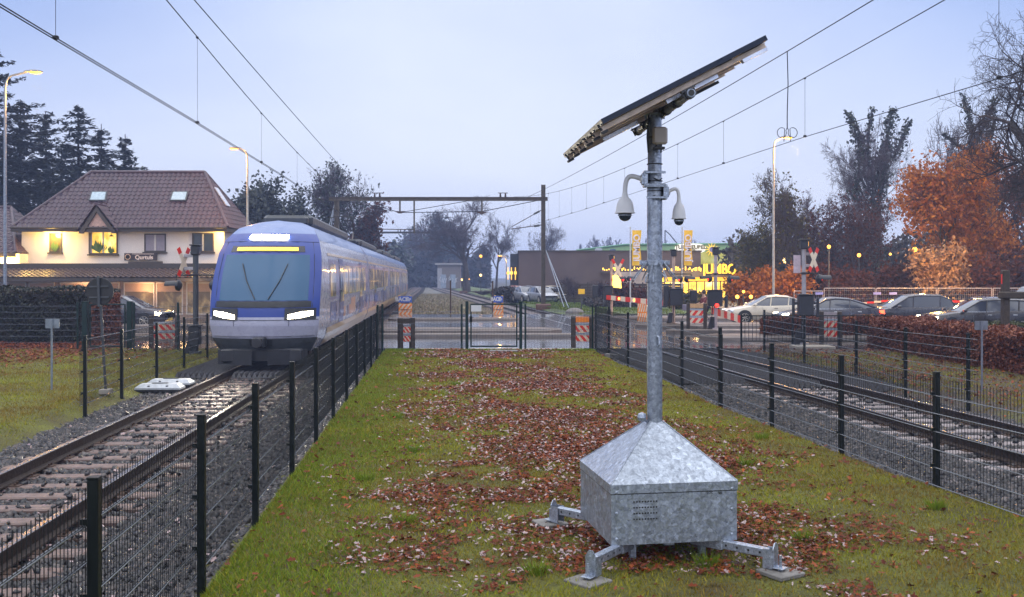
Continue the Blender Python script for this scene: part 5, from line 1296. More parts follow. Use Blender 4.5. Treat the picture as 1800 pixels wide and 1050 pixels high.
# pantograph
mb = MB(); y = CL + 4
for s in (-.35, .35): mb.tube([(s, y, 4.1), (s * .8, y + 1.3, 4.7), (s * .9, y, 5.35)], .03, 6)
mb.tube([(-.8, y, 5.28), (-.5, y, 5.38), (.5, y, 5.38), (.8, y, 5.28)], .025, 6); mb.bevbox((0, y, 4.15), (1.1, .9, .12), .03); mk('pantograph', mb, m_cab, TR)
for s in (-1, 1):
    lx, ly = s * 1.0, -.3; X = cl(25) + lx * math.cos(TA) - ly * math.sin(TA); Yv = 25 + lx * math.sin(TA) + ly * math.cos(TA)
    lamp('train_light', (X, Yv, 1.42), 130, (1, .88, .65), .08, 100, (X - .4, Yv - 10, -.4))

# ------------------------------------------------------------------ cars
m_tyre = M('tyre', (.02, .02, .022), .7); m_rim = M('alloy_rim', (.45, .42, .38), .35, .8)
m_cglass, nt, b, _ = new_mat('car_glass'); b.inputs['Base Color'].default_value = (.05, .055, .075, 1); b.inputs['Roughness'].default_value = .05; b.inputs['Coat Weight'].default_value = .6
m_tail = E('tail_light', (1, .06, .02), 5)
def build_car(label, loc, rz, L, Wd, kind, paint, front_lit=0.0, tail_lit=False, grp='cars on the road and car park', simple=False, hroof=1.45, chrome=False):
    t = thing('parked_car' if simple else 'car', label, 'car', loc, rz, grp); h = Wd / 2
    # stations from rear (-L/2) to front (+L/2): belt height, half width, floor
    if kind == 'wagon': bs = [(-.5, .82, .80, .40), (-.485, .98, .90, .28), (-.42, 1.02, .97, .22), (-.25, .98, 1.0, .2), (.0, .95, 1.0, .2), (.17, .93, .99, .2), (.27, .90, .97, .2), (.40, .80, .93, .22), (.47, .70, .84, .26), (.5, .55, .68, .36)]; gs = [(-.475, .99, .82), (-.44, 1.38, .70), (-.30, hroof - .01, .72), (-.08, hroof, .73), (.04, hroof - .05, .72), (.22, .90, .84)]
    elif kind == 'hatch': bs = [(-.5, .80, .82, .40), (-.485, .95, .92, .28), (-.42, 1.0, .97, .22), (-.25, .98, 1.0, .2), (.0, .96, 1.0, .2), (.20, .94, .99, .2), (.30, .92, .97, .2), (.42, .82, .93, .22), (.475, .72, .85, .26), (.5, .56, .70, .36)]; gs = [(-.47, .97, .82), (-.42, 1.36, .70), (-.30, hroof - .01, .72), (-.05, hroof, .73), (.06, hroof - .06, .72), (.27, .92, .84)]
    else: bs = [(-.5, .78, .78, .42), (-.49, .92, .86, .3), (-.43, .98, .95, .24), (-.27, .97, 1.0, .2), (.0, .94, 1.0, .2), (.17, .92, .99, .2), (.26, .89, .97, .2), (.40, .77, .93, .22), (.47, .67, .84, .26), (.5, .52, .66, .36)]; gs = [(-.43, .96, .80), (-.30, 1.22, .72), (-.17, hroof - .04, .70), (-.03, hroof, .71), (.06, hroof - .05, .70), (.23, .90, .84)]
    rows = []
    for x, b_, w, fl_ in bs:
        X = x * L; w *= h
        half = [(w * .84, fl_), (w * .96, fl_ + .12), (w, fl_ + .32), (w * .985, b_ - .14), (w * .93, b_ - .03), (w * .84, b_), (w * .4, b_ + .02), (0, b_ + .025)]
        rows.append([(X, y, z) for y, z in half] + [(X, -y, z) for y, z in half[::-1][1:]])
    mb = MB().grid(rows, close=True); n = len(rows[0])
    mb.add(rows[0], [tuple(range(n))]); mb.add(rows[-1], [tuple(range(n - 1, -1, -1))])
    body = mk('body', mb, paint, t, smooth=True)
    # greenhouse
    rows = []
    for i, (x, zr, wt) in enumerate(gs):
        X = x * L; zb_ = .9; ww = h * .86
        if i in (0, len(gs) - 1): rows.append([(X, h * .84 * wt / .84, zb_ - .02), (X, h * wt * .98, zr - .01), (X, h * wt * .8, zr), (X, 0, zr + .01), (X, -h * wt * .8, zr), (X, -h * wt * .98, zr - .01), (X, -h * .84 * wt / .84, zb_ - .02)])
        else: rows.append([(X, h * .90, zb_), (X, h * wt, zr - .06), (X, h * wt * .86, zr), (X, 0, zr + .025), (X, -h * wt * .86, zr), (X, -h * wt, zr - .06), (X, -h * .90, zb_)])
    mb = MB().grid(rows); gl = mk('glasshouse', mb, m_cglass, t, smooth=True)
    # painted roof skin + pillars
    mb = MB(); R_ = []
    for i in range((1 if kind != 'sedan' else 2), len(gs) - 1): R_.append([(x, y, z + .008) for x, y, z in rows[i][1:6]])
    mb.grid(R_)
    for s in (0, 1):
        k = 1 if s == 0 else 5; kb = 0 if s == 0 else 6
        mb.tube([(p[k][0], p[k][1], p[k][2] + .004) for p in rows], .03, 6)
        pil = (2, 3) if kind == 'sedan' else (2, 3)
        for i in pil:
            x0_ = (rows[i][0][0] + rows[min(i + 1, len(rows) - 1)][0][0]) / 2 if i == 3 else rows[i][0][0]
            mb.tube([(x0_ + .1, rows[i][kb][1] * 1.005, .9), (x0_, rows[i][k][1] * 1.01, rows[i][k][2])], .028, 6)
    mk('roof', mb, paint, t, smooth=True)
    if chrome:
        mb = MB()
        for s in (1, -1): mb.tube([(x * L, s * h * (.91 if 0 < i < len(gs) - 1 else .86), .925) for i, (x, z, w) in enumerate(gs)], .012, 5)
        mk('window_trim', mb, m_alub, gl)
    if kind == 'wagon':
        mb = MB()
        for s in (1, -1): mb.tube([(-.4 * L, s * h * .62, hroof), (-.3 * L, s * h * .62, hroof + .05), (-.05 * L, s * h * .62, hroof + .05), (.0 * L, s * h * .62, hroof + .01)], .012, 5)
        mk('roof_rail', mb, m_alub, t)
    wb = L * .30
    for x in (-wb, wb * 1.02):
        for s in (1, -1):
            mb = MB(); mb.lathe([(.36, -.004), (.375, .0), (.375, .004), (.36, .006)], (0, 0, 0), 24, axis='Y'); mb.v = [(vx + x, s * (h + .004) + vy * s, vz + .34) for vx, vy, vz in mb.v]; mb.cyl((x, s * (h - .1), .34), (x, s * (h + .003), .34), .36, n=24); ar = mk('wheel_arch', mb, m_blackpl, body)
            w = MB(); w.lathe([(.22, -.09), (.31, -.09), (.325, -.06), (.325, .02), (.31, .05), (.22, .05)], (0, 0, 0), 24, axis='Y'); w.v = [(vx + x, s * (h - .03) + vy * s, vz + .325) for vx, vy, vz in w.v]; wo = mk('wheel', w, m_tyre, t)
            m2 = MB(); m2.lathe([(.22, -.01), (.225, .03), (.20, .03), (.19, .0)], (0, 0, 0), 20, axis='Y'); 
            for q in range(7): a = q * 2 * math.pi / 7; m2.tube([(0, .03, 0), (.205 * math.cos(a), .02, .205 * math.sin(a))], .022, 5)
            m2.v = [(vx + x, s * (h - .0) + vy * s, vz + .325) for vx, vy, vz in m2.v]; mk('rim', m2, m_rim, wo)
    if not simple:
        for s in (1, -1):
            mb = MB(); X = .20 * L; mb.bevbox((X, s * (h + .07), .98), (.16, .18, .11), .03); mk('wing_mirror', mb, paint, t)
        mb = MB()
        for s in (1, -1):
            for X in (.12 * L, -.16 * L): mb.bx(X, X + .005, s * h * 1.0, s * h * 1.003, .35, .88)
            for X in (-.02 * L, -.24 * L): mb.bevbox((X, s * (h + .004), .80), (.18, .02, .025), .006)
        mk('door_handle', mb, m_alub if chrome else m_blackpl, t)
        mb = MB(); mb.bevbox((L * .488, 0, .42), (.1, Wd * .6, .16), .03); mk('grille', mb, m_blackpl, t)
        mb = MB(); mb.bevbox((L * .506, 0, .38), (.02, .5, .11), .003); mk('number_plate', mb, m_yellow, t)
        mb = MB(); mb.bevbox((-L * .505, 0, .62), (.02, .5, .11), .003); mk('number_plate', mb, m_yellow, t)
    for s in (1, -1):
        mb = MB(); X = L * .455; mb.prism([(X - .18, s * h * .90, .72), (X + .05, s * h * .86, .70), (X + .12, s * h * .70, .64), (X + .14, s * h * .55, .60), (X + .13, s * h * .56, .50), (X + .08, s * h * .80, .53), (X - .14, s * h * .93, .60)], (0, s * .03, .02))
        mk('headlight', mb, E('headlight_lit', (1, .86, .6), front_lit) if front_lit else m_alub, t)
        mb = MB(); X = -L * .47; mb.prism([(X + .2, s * h * .93, .86), (X - .05, s * h * .88, .86), (X - .10, s * h * .62, .84), (X - .12, s * h * .62, .72), (X - .07, s * h * .90, .70), (X + .15, s * h * .97, .74)], (0, s * .03, .01))
        mk('tail_light', mb, m_tail if tail_lit else m_red, t)
    return t
p_white = car_paint('white_car_paint', (.66, .58, .46)); p_dark = car_paint('anthracite_car_paint', (.035, .03, .042)); p_blk = car_paint('black_car_paint', (.03, .022, .022))
p_gry = car_paint('grey_car_paint', (.05, .045, .055)); p_red = car_paint('red_car_paint', (.25, .02, .02)); p_sil = car_paint('silver_car_paint', (.35, .36, .4), .3, .6, .4)
def carat(px, Y, L): return ((PX(px, Y) + L / 2), Y, 0)
c_, s_ = carat(1272, 50, 4.8), 0
build_car('white saloon car waiting first at the crossing', (PX(1272, 50) + 2.45, 50.3, 0), math.pi, 4.9, 1.85, 'sedan', p_white, 0, True, hroof=1.45)
build_car('dark saloon car with chrome window line second in the queue', (PX(1368, 44.6) + 2.45, 45.2, 0), math.pi + .02, 4.9, 1.87, 'sedan', p_dark, 9, True, chrome=True, hroof=1.45)
build_car('dark grey hatchback close behind the chrome-lined saloon', (PX(1552, 46) + 1.6, 47.0, 0), math.pi + .05, 4.3, 1.8, 'hatch', p_gry, 30, True, hroof=1.55)
build_car('black estate car with roof rails at the end of the queue', (PX(1627, 41) + 2.42, 41.5, 0), math.pi, 4.85, 1.86, 'wagon', p_blk, 22, False, chrome=True, hroof=1.47)
build_car('dark car with blazing headlights leaving past the left hedge', (PX(302, 46.6) - 2.35, 46.6, 0), -.04, 4.6, 1.82, 'hatch', p_dark, 45, False, hroof=1.52)
lamp('car_light', (PX(302, 46.6) + .3, 45.8, .62), 60, (1, .85, .6), .08, 110, (PX(302, 46.6) + 10, 45.2, 0))
lamp('car_light', (PX(1627, 41) - .3, 40.9, .6), 90, (1, .85, .6), .08, 110, (PX(1627, 41) - 10, 40.5, 0.1))
lamp('car_light', (PX(1548, 47.0) - .1, 46.4, .6), 60, (1, .85, .6), .08, 110, (PX(1548, 47) - 10, 45.2, 0.3))
for i, (px, Y, p, kd, rz, lb) in enumerate([(912, 97, p_red, 'hatch', -1.2, 'dark red car parked nearest the hall corner in the car park'), (925, 93, p_sil, 'wagon', -1.25, 'silver car parked second from the left before the brown hall'), (939, 96, p_gry, 'hatch', -1.2, 'grey car parked beside the portal post'), (972, 96, p_white, 'hatch', -1.3, 'white van-like car parked against the hall wall'), (953, 90, p_sil, 'hatch', -1.2, 'silver hatchback parked behind the portal post')]):
    build_car(lb, (PX(px, Y), Y, 0), rz, 4.2, 1.75, kd, p, 0, False, simple=True, grp='cars parked before the brown hall', hroof=1.5)
# light-coloured van roof corner at the far right edge
t = thing('van', 'pale van mostly hidden behind the black post at the right edge', 'van', (PX(1775, 43.5) + 2.6, 44.8, 0), math.pi)
mb = MB(); sd = [(-2.4, .3), (2.3, .3), (2.45, .7), (2.2, 1.15), (1.6, 1.3), (.9, 1.92), (.5, 2.0), (-2.4, 2.0)]
mb.prism([(x, -.95, z) for x, z in sd], (0, 1.9, 0)); mk('body', mb, car_paint('pale_van_paint', (.45, .50, .58)), t)
mb = MB(); mb.prism([(1.52, -.86, 1.36), (.93, -.86, 1.88), (.93, .86, 1.88), (1.52, .86, 1.36)], (.03, 0, .03)); mb.prism([(1.35, -.956, 1.3), (.85, -.956, 1.78), (.1, -.956, 1.78), (.1, -.956, 1.3)], (0, -.006, 0)); mb.prism([(1.35, .956, 1.3), (.85, .956, 1.78), (.1, .956, 1.78), (.1, .956, 1.3)], (0, .006, 0)); mk('window', mb, m_cglass, t)
for x in (-1.5, 1.5):
    for s in (-1, 1): mb = MB(); mb.cyl((x, s * .8, .33), (x, s * .97, .33), .33, n=20); mk('wheel', mb, m_tyre, t)

# ------------------------------------------------------------------ cyclist
Yp_ = 46.0; Xc = PX(1238, Yp_)
def skin_body(name, verts, edges, radii, mat, parent=None, sub=1):
    me = bpy.data.meshes.new(name); me.from_pydata(verts, edges, []); o = bpy.data.objects.new(name, me); COL.objects.link(o)
    sm = o.modifiers.new('s', 'SKIN'); ss = o.modifiers.new('u', 'SUBSURF'); ss.levels = sub; ss.render_levels = sub
    for i, r in enumerate(radii): me.skin_vertices[0].data[i].radius = (r, r)
    me.skin_vertices[0].data[0].use_root = True
    dg = bpy.context.evaluated_depsgraph_get(); m2 = bpy.data.meshes.new_from_object(o.evaluated_get(dg)); bpy.data.objects.remove(o)
    m2.materials.append(mat); 
    for p in m2.polygons: p.use_smooth = True
    o = bpy.data.objects.new(name, m2); COL.objects.link(o)
    if parent: o.parent = parent
    return o
m_skin = M('skin', (.42, .24, .17), .5, 0, .05); m_jean = M('dark_trousers', (.02, .025, .05), .8); m_coat = M('dark_red_coat', (.16, .035, .04), .8); m_hair = M('brown_hair', (.05, .03, .02), .7)
# body faces -X (towards the crossing), standing astride with hands on the handlebar
V = [(0, 0, .95), (0, .0, 1.2), (0, 0, 1.42), (-.02, 0, 1.52), (-.04, 0, 1.66), (-.05, 0, 1.76),
     (0, .11, .90), (-.03, .12, .48), (.02, .13, .08), (-.12, .14, .04), (0, -.11, .90), (-.08, -.12, .50), (.0, -.14, .08), (-.14, -.14, .04),
     (0, .19, 1.40), (-.12, .24, 1.16), (-.36, .22, 1.06), (0, -.19, 1.40), (-.12, -.24, 1.16), (-.36, -.22, 1.06), (-.15, 0, 1.67)]
Eg = [(0, 1), (1, 2), (2, 3), (3, 4), (4, 5), (0, 6), (6, 7), (7, 8), (8, 9), (0, 10), (10, 11), (11, 12), (12, 13), (2, 14), (14, 15), (15, 16), (2, 17), (17, 18), (18, 19), (4, 20)]
rd = [.15, .14, .14, .055, .095, .07, .095, .06, .045, .04, .095, .06, .045, .04, .065, .045, .035, .065, .045, .035, .02]
person = skin_body('person', V, Eg, rd, m_skin, sub=2); person.location = (Xc, Yp_, .0); person.rotation_euler = (0, 0, .2)
setprops(person, 'person in a dark red coat standing with a bicycle at the crossing', 'person')
def shell(name, idx, scale, mat):
    mp_ = {v: i for i, v in enumerate(idx)}; return skin_body(name, [V[i] for i in idx], [(mp_[a], mp_[b_]) for a, b_ in Eg if a in mp_ and b_ in mp_], [rd[i] * scale + .012 for i in idx], mat, person, 2)
shell('trousers', [0, 6, 7, 8, 10, 11, 12], 1.0, m_jean); shell('coat', [0, 1, 2, 14, 15, 17, 18], 1.02, m_coat)
mb = MB()
for s in (1, -1):
    for k in range(5):
        y = s * .22 + (k - 2) * .017; L_ = [.045, .07, .078, .07, .055][k]
        mb.tube([(-.36, y, 1.06), (-.36 - L_ * .6, y, 1.065), (-.36 - L_ * .9, y, 1.035)], [.009, .008, .006], 6)
mk('fingers', mb, m_skin, person)
mb = MB(); 
mb.lathe([(.0, 1.80), (.06, 1.79), (.095, 1.74), (.11, 1.68), (.10, 1.62), (.085, 1.60), (.06, 1.60)][::-1], (-.02, 0, 0), 16); mk('hair', mb, m_hair, person, smooth=True)
t = thing('bicycle', 'bicycle with a front basket held by the person at the crossing', 'bicycle', (Xc - .25, Yp_, 0), .2)
for x in (-.52, .52):
    mb = MB()
    for k in range(24):
        a, b_ = 2 * math.pi * k / 24, 2 * math.pi * (k + 1) / 24; mb.cyl((x + .34 * math.cos(a), 0, .35 + .34 * math.sin(a)), (x + .34 * math.cos(b_), 0, .35 + .34 * math.sin(b_)), .018, n=6, caps=False)
    w_ = mk('wheel', mb, m_tyre, t); mb = MB()
    for k in range(14): a = 2 * math.pi * k / 14; mb.cyl((x, 0, .35), (x + .33 * math.cos(a), 0, .35 + .33 * math.sin(a)), .002, n=3)
    mk('spokes', mb, m_alub, w_)
mb = MB()
for P in ([(.52, 0, .35), (.1, 0, .30), (-.34, 0, .85)], [(.52, 0, .35), (.2, 0, .85), (-.34, 0, .80)], [(.1, 0, .30), (.2, 0, .95)], [(-.52, 0, .35), (-.34, 0, .85), (-.30, 0, 1.05)]): mb.tube(P, .017, 6)
mk('frame', mb, m_cab, t); mb = MB(); mb.tube([(-.1, .28, 1.04), (-.28, .2, 1.08), (-.32, 0, 1.06), (-.28, -.2, 1.08), (-.1, -.28, 1.04)], .013, 6); mk('handlebar', mb, m_cab, t)
mb = MB(); mb.bevbox((.2, 0, .97), (.26, .15, .06), .02); mk('saddle', mb, m_cab, t); mb = MB(); mb.bevbox((-.62, 0, .95), (.3, .4, .28), .02); mk('basket', mb, M('basket_grey', (.20, .18, .24), .6), t)
mb = MB(); mb.lathe([(.05, 0), (.04, .03), (0, .04)], (0, 0, 0), 10, axis='X'); mb.v = [(x - .05 + -.5, y, z + .75) for x, y, z in mb.v]; mk('bicycle_light', mb, m_redl, t)
# ------------------------------------------------------------------ buildings
m_tile = M('roof_tiles', (.058, .032, .046), .42, 0, .3, 3, .3, 30); m_tile2 = M('canopy_tiles', (.07, .048, .045), .4, 0, .3, 3, .3, 30)
def tiles(mb, A, B, C, D, w=.30, rowl=.34, amp=.035):
    """pantiles on the slope with eave A-B and ridge D-C"""
    A, B, C, D = map(Vector, (A, B, C, D)); u = (B - A).normalized(); H = (D - A) - u * (D - A).dot(u); L = H.length; v = H.normalized(); n = u.cross(v).normalized()
    if n.z < 0: n = -n
    nr = int(L / rowl)
    for r in range(nr):
        t0 = r / nr
        a = (A + (D - A) * (t0 + .5 / nr) - A).dot(u); b_ = (B + (C - B) * (t0 + .5 / nr) - A).dot(u)
        k0, k1 = int(math.floor(a / w)), int(math.ceil(b_ / w))
        for k in range(k0, k1):
            lo, hi = max(a, k * w), min(b_, (k + 1) * w)
            if hi - lo < .03: continue
            rows = []
            for q, lift in ((0, .045), (1.06, .012)):
                rows.append([tuple(A + u * (lo + (hi - lo) * s) + v * (L * (t0 + q / nr)) + n * (lift + amp * math.sin(2 * math.pi * (((lo + (hi - lo) * s) / w) % 1.0)) + amp)) for s in (0, .2, .4, .6, .8, 1)])
            rows.insert(0, [tuple(Vector(p) - n * .035) for p in rows[0]])
            mb.grid(rows)
    mb.add([tuple(A), tuple(B), tuple(C), tuple(D)], [(0, 1, 2, 3)])
def ridge(mb, pts, r=.11): mb.tube(pts, r, 8)
m_wall = M('white_render', (.74, .68, .64), .8, 0, .06, 1.2, .3, 40); m_fas = M('dark_fascia', (.05, .038, .032), .5)
m_wfr = M('white_window_frame', (.55, .53, .52), .5, 0, .05); m_blind = M('roller_blind', (.42, .30, .24), .7, 0, .06, 1)
m_curt = M('net_curtain', (.30, .27, .32), .8, 0, .1, 3)
YH = 58.0
HB = thing('white_house', 'white two-storey house with brown tiled hipped roof and ground-floor shop', 'house', (PX(230, YH), YH, 0)); ho = (PX(230, YH), YH, 0)
xl, xr = PX(38, YH), PX(394, YH); ze = PZ(402, YH)
mb = MB(); mb.bx(xl, xr, YH, YH + 5.9, 0, ze); mk('wall', mb, m_wall, HB, off=ho)
el, er, yf, yb2 = xl - .35, xr + .35, YH - .5, YH + 6.3; yr = YH + 2.9; zr_ = PZ(305, yr); rl, rr2 = PX(160, yr), PX(360, yr); zev = ze + .02
mb = MB(); tiles(mb, (el, yf, zev), (er, yf, zev), (rr2, yr, zr_), (rl, yr, zr_)); tiles(mb, (er, yf, zev), (er, yb2, zev), (rr2, yr, zr_), (rr2, yr, zr_)); tiles(mb, (el, yb2, zev), (el, yf, zev), (rl, yr, zr_), (rl, yr, zr_))
mb.add([(er, yb2, zev), (el, yb2, zev), (rl, yr, zr_), (rr2, yr, zr_)], [(0, 1, 2, 3)])
ridge(mb, [(rl, yr, zr_ + .08), (rr2, yr, zr_ + .08)])
for a, b_ in (((el, yf, zev + .06), (rl, yr, zr_ + .08)), ((er, yf, zev + .06), (rr2, yr, zr_ + .08)), ((er, yb2, zev), (rr2, yr, zr_ + .08))): ridge(mb, [a, b_], .10)
rf = mk('roof', mb, m_tile, HB, off=ho)
mb = MB(); mb.bx(el, er, yf - .1, yf - .002, ze - .22, ze + .06); mb.bx(el, er, yf, YH - .005, ze - .16, ze - .12); mb.bx(er - .1, er + .0, yf, yb2, ze - .22, ze); mb.bx(el, el + .1, yf, yb2, ze - .22, ze)
mb.tube([(el, yf - .16, ze + .02), (er, yf - .16, ze + .02)], .06, 8); mk('gutter', mb, m_fas, HB, off=ho)
def roofpt(px, py):
    """point on the front slope seen at that pixel"""
    k = (zr_ - zev) / (yr - yf); Y = (CAMZ - zev + k * yf) / (k + (py - HZ) / F); return (PX(px, Y), Y, PZ(py, Y))
for (a, b_, c2, d2) in (((162, 340), (190, 340), (187, 356), (157, 356)), ((304, 340), (332, 340), (328, 356), (299, 356))):
    P = [Vector(roofpt(*q)) for q in (d2, c2, b_, a)]; n = (P[1] - P[0]).cross(P[3] - P[0]).normalized()
    mb = MB(); mb.prism([tuple(p + n * .10) for p in P], tuple(n * .06)); f_ = mk('skylight', mb, m_darkgrey, rf, off=ho)
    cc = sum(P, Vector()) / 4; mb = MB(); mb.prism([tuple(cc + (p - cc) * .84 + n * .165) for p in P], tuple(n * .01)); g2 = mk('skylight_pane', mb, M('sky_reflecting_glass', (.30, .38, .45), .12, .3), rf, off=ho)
mb = MB(); P = [Vector((er - (er - rr2) * q, yf + 3.5 + w_ * .8, zev + (zr_ - zev) * q)) for q, w_ in ((.40, -1.0), (.40, 0), (.72, 0), (.72, -1.0))]; n = Vector((zr_ - zev, 0, er - rr2)).normalized(); mb.prism([tuple(p + n * .1) for p in P], tuple(n * .06)); mk('skylight', mb, m_alub, rf, off=ho)
def window(px0, px1, py0, py1, Y, parent, off, n=2, fill='dark', frame=m_fas, mull=m_wfr, sill=True, lit=None, depth=.0):
    x0, x1, z1, z0 = PX(px0, Y), PX(px1, Y), PZ(py0, Y), PZ(py1, Y); w = .07
    mb = MB(); y = Y - .05
    mb.bx(x0, x1, y, Y + .02, z0, z0 + w); mb.bx(x0, x1, y, Y + .02, z1 - w, z1); mb.bx(x0, x0 + w, y, Y + .02, z0 + w, z1 - w); mb.bx(x1 - w, x1, y, Y + .02, z0 + w, z1 - w)
    for k in range(1, n): xx = x0 + (x1 - x0) * k / n; mb.bx(xx - .045, xx + .045, y - .01, Y + .02, z0 + w, z1 - w, 1)
    o = mk('window', mb, [frame, mull], parent, off=off)
    mb = MB(); mb.bx(x0 + w, x1 - w, Y - .012, Y - .006, z0 + w, z1 - w); mk('pane', mb, {'dark': m_glassd, 'lit': lit, 'curtain': m_curt, 'blind': m_blind}[fill] or lit, o, off=off)
    if sill: mb = MB(); mb.bx(x0 - .08, x1 + .08, y - .08, Y + .0, z0 - .09, z0 - .004); mk('sill', mb, m_fas, o, off=off)
    return o
def litroom(name, base, hot, st, sx=1.4):
    m, nt, b, _ = new_mat(name); g = coords(nt); mp_ = nt.nodes.new('ShaderNodeMapping'); mp_.inputs['Scale'].default_value = (sx, 1, sx * .8); nt.links.new(g, mp_.inputs[0])
    c = ramp(nt, noise(nt, mp_.outputs[0], 1.0, 5, .65, .3), [(.32, base[0]), (.5, base[1]), (.68, hot)])
    b.inputs['Base Color'].default_value = (.1, .07, .03, 1); b.inputs['Roughness'].default_value = .1
    nt.links.new(c, b.inputs['Emission Color']); b.inputs['Emission Strength'].default_value = st; return m
m_room = litroom('lit_room', [(.16, .08, .01), (.85, .45, .03)], (1, .85, .3), 1.1, 1.2)
m_room2 = litroom('dim_room', [(.03, .025, .02), (.08, .05, .02)], (.30, .22, .04), .8, 2)
window(87, 109, 410, 444, YH, HB, ho, 1, 'lit', lit=m_room2)
# gabled dormer with the large lit window
xg0, xg1, xgm = PX(150, YH), PX(210, YH), PX(178, YH)
mb = MB(); zgb = ze - .05; zap = PZ(366, YH)
yd = YH - .55
mb.prism([(xg0 + .15, yd, ze - .25), (xg1 - .15, yd, ze - .25), (xgm, yd, zap - .25)], (0, .1, 0)); dm = mk('dormer', mb, M('pink_gable', (.50, .33, .28), .8), HB, off=ho)
mb = MB()
for xa in (xg0 - .12, xg1 + .12):
    s = 1 if xa < xgm else -1
    mb.prism([(xa, yd - .15, ze - .32), (xa + s * .28, yd - .15, ze - .32), (xgm, yd - .15, zap - .28), (xgm, yd - .15, zap + .06)], (0, .14, 0))
mk('barge_board', mb, m_fas, dm, off=ho)
mb = MB()
for xa in (xg0 - .15, xg1 + .15):
    A_ = (xa, yd - .2, ze - .22); D_ = (xgm, yd - .2, zap + .12)
    kx = (zr_ - zev) / (yr - yf); yt = yf + (zap + .12 - zev) / kx; yb3 = yf + .05
    if xa < xgm: tiles(mb, (xa, yb3 + .0, ze - .22), A_, D_, (xgm, yt, zap + .12), .3, .34)
    else: tiles(mb, A_, (xa, yb3, ze - .22), (xgm, yt, zap + .12), D_, .3, .34)
ridge(mb, [(xgm, yd - .2, zap + .18), (xgm, yt, zap + .18)], .08); mk('dormer_roof', mb, m_tile, dm, off=ho)
w_ = window(157, 207, 403, 447, YH - .06, HB, ho, 2, 'lit', lit=m_room)
mb = MB(); xx = PX(163, YH); mb.bx(xx - .22, xx, YH - .085, YH - .075, PZ(446, YH), PZ(405, YH)); mk('curtain', mb, m_curt, w_, off=ho)
mb = MB(); xx = PX(197, YH)
mb.cyl((xx, YH - .1, PZ(404, YH)), (xx, YH - .1, PZ(413, YH)), .012, n=4); mb.lathe([(.03, .1), (.16, 0)], (xx, YH - .1, PZ(416, YH)), 12); mk('lamp_shade', mb, m_cab, w_, off=ho)
m_plant = leafmat('house_plant', [(.02, .06, .01), (.05, .12, .02), (.09, .14, .02)], .6)
def potplant(px, py, Y, h, name, lb=None):
    V = []; x, z = PX(px, Y), PZ(py, Y)
    for k in range(26):
        a = rng.uniform(-1.1, 1.1); l = h * rng.uniform(.5, 1); ex, ez = x + math.sin(a) * l * .6, z + math.cos(a) * l
        V += [(x - .03, Y, z), (ex - .03 * math.cos(a), Y - .03, z + (ez - z) * .6), (ex, Y, ez), (x + .03 + (ex - x) * .5 + .05, Y - .02, z + (ez - z) * .5)]
    return mk_np('houseplant', V, np.arange(len(V)).reshape(-1, 4), m_plant, label=lb, category='plant')
potplant(98, 443, YH - .09, .75, '', 'spiky green plant in the small left window of the white house')
potplant(176, 445, YH - .16, 1.0, '', 'dark bushy plant inside the large lit window'); potplant(196, 446, YH - .16, .5, '', 'low plant at the right of the large lit window')
window(254, 292, 411, 443, YH, HB, ho, 2, 'curtain'); window(338, 376, 410, 443, YH, HB, ho, 2, 'dark')
mb = MB(); mb.bx(PX(41, YH), PX(49, YH), YH - .2, YH, PZ(462, YH), PZ(448, YH)); mk('wall_box', mb, m_wfr, HB, off=ho)
# ground-floor extension with fascia and tiled canopy
YE1 = 55.2; xe0, xe1 = PX(-60, YE1), PX(425, YE1)
mb = MB(); mb.bx(xe0, xe1, YE1 + .6, YH - .01, PZ(463, YE1) - .45, PZ(463, YE1)); mk('flat_roof_edge', mb, m_fas, HB, off=ho)
mb = MB(); zt_ = PZ(474, YE1); zl = PZ(489, 53.9); tiles(mb, (xe0, 53.9, zl), (xe1, 53.9, zl), (xe1, YE1 + .6, zt_), (xe0, YE1 + .6, zt_), .30, .3); mk('canopy', mb, m_tile2, HB, off=ho)
mb = MB(); mb.bx(xe0, xe1, 53.82, 53.9, zl - .2, zl + .0); mb.bx(xe0, xe1, 53.92, YE1, zl - .2, zl - .16); mk('canopy_fascia', mb, m_fas, HB, off=ho)
YS = 55.2; mb = MB(); mb.bx(xe0, xe1, YS, YH - .02, 0, zl - .21); mk('shop_wall', mb, M('shop_front_wall', (.36, .27, .22), .7), HB, off=ho)
zhi, zlo = zl - .25, .25
m_shopw = litroom('shop_window_lit', [(.02, .02, .025), (.06, .05, .045)], (.35, .24, .12), .8, 1.1)
edges = [(-40, 4), (4, 47), (51, 96), (106, 160), (164, 210), (218, 272), (275, 322), (328, 372), (376, 420)]
for i, (a, b_) in enumerate(edges):
    x0, x1 = PX(a, YS), PX(b_, YS)
    mb = MB(); w = .06
    for q in ((x0, x0 + w), (x1 - w, x1)): mb.bx(q[0], q[1], YS - .06, YS - .001, zlo, zhi)
    for q in ((zlo, zlo + w), (zhi - w, zhi)): mb.bx(x0 + w, x1 - w, YS - .06, YS - .001, q[0], q[1])
    o = mk('shop_window', mb, m_wfr, HB, off=ho)
    mb = MB(); mb.bx(x0 + w, x1 - w, YS - .02, YS - .012, zlo + w, zhi - w); mk('pane', mb, m_shopw, o, off=ho)
    mb = MB(); hb_ = PZ(513, YS); mb.bx(x0 + w, x1 - w, YS - .04, YS - .026, hb_, zhi - w); mk('roller_blind', mb, m_blind, o, off=ho)
t = thing('shop_sign', 'black shop sign board with round emblem above the shop canopy', 'sign', (PX(251, YH - .3), YH - .35, PZ(452, YH)))
mb = MB(); x0, x1 = PX(223, YH) - t.location.x, PX(280, YH) - t.location.x; zz0, zz1 = PZ(457, YH) - t.location.z, PZ(447, YH) - t.location.z
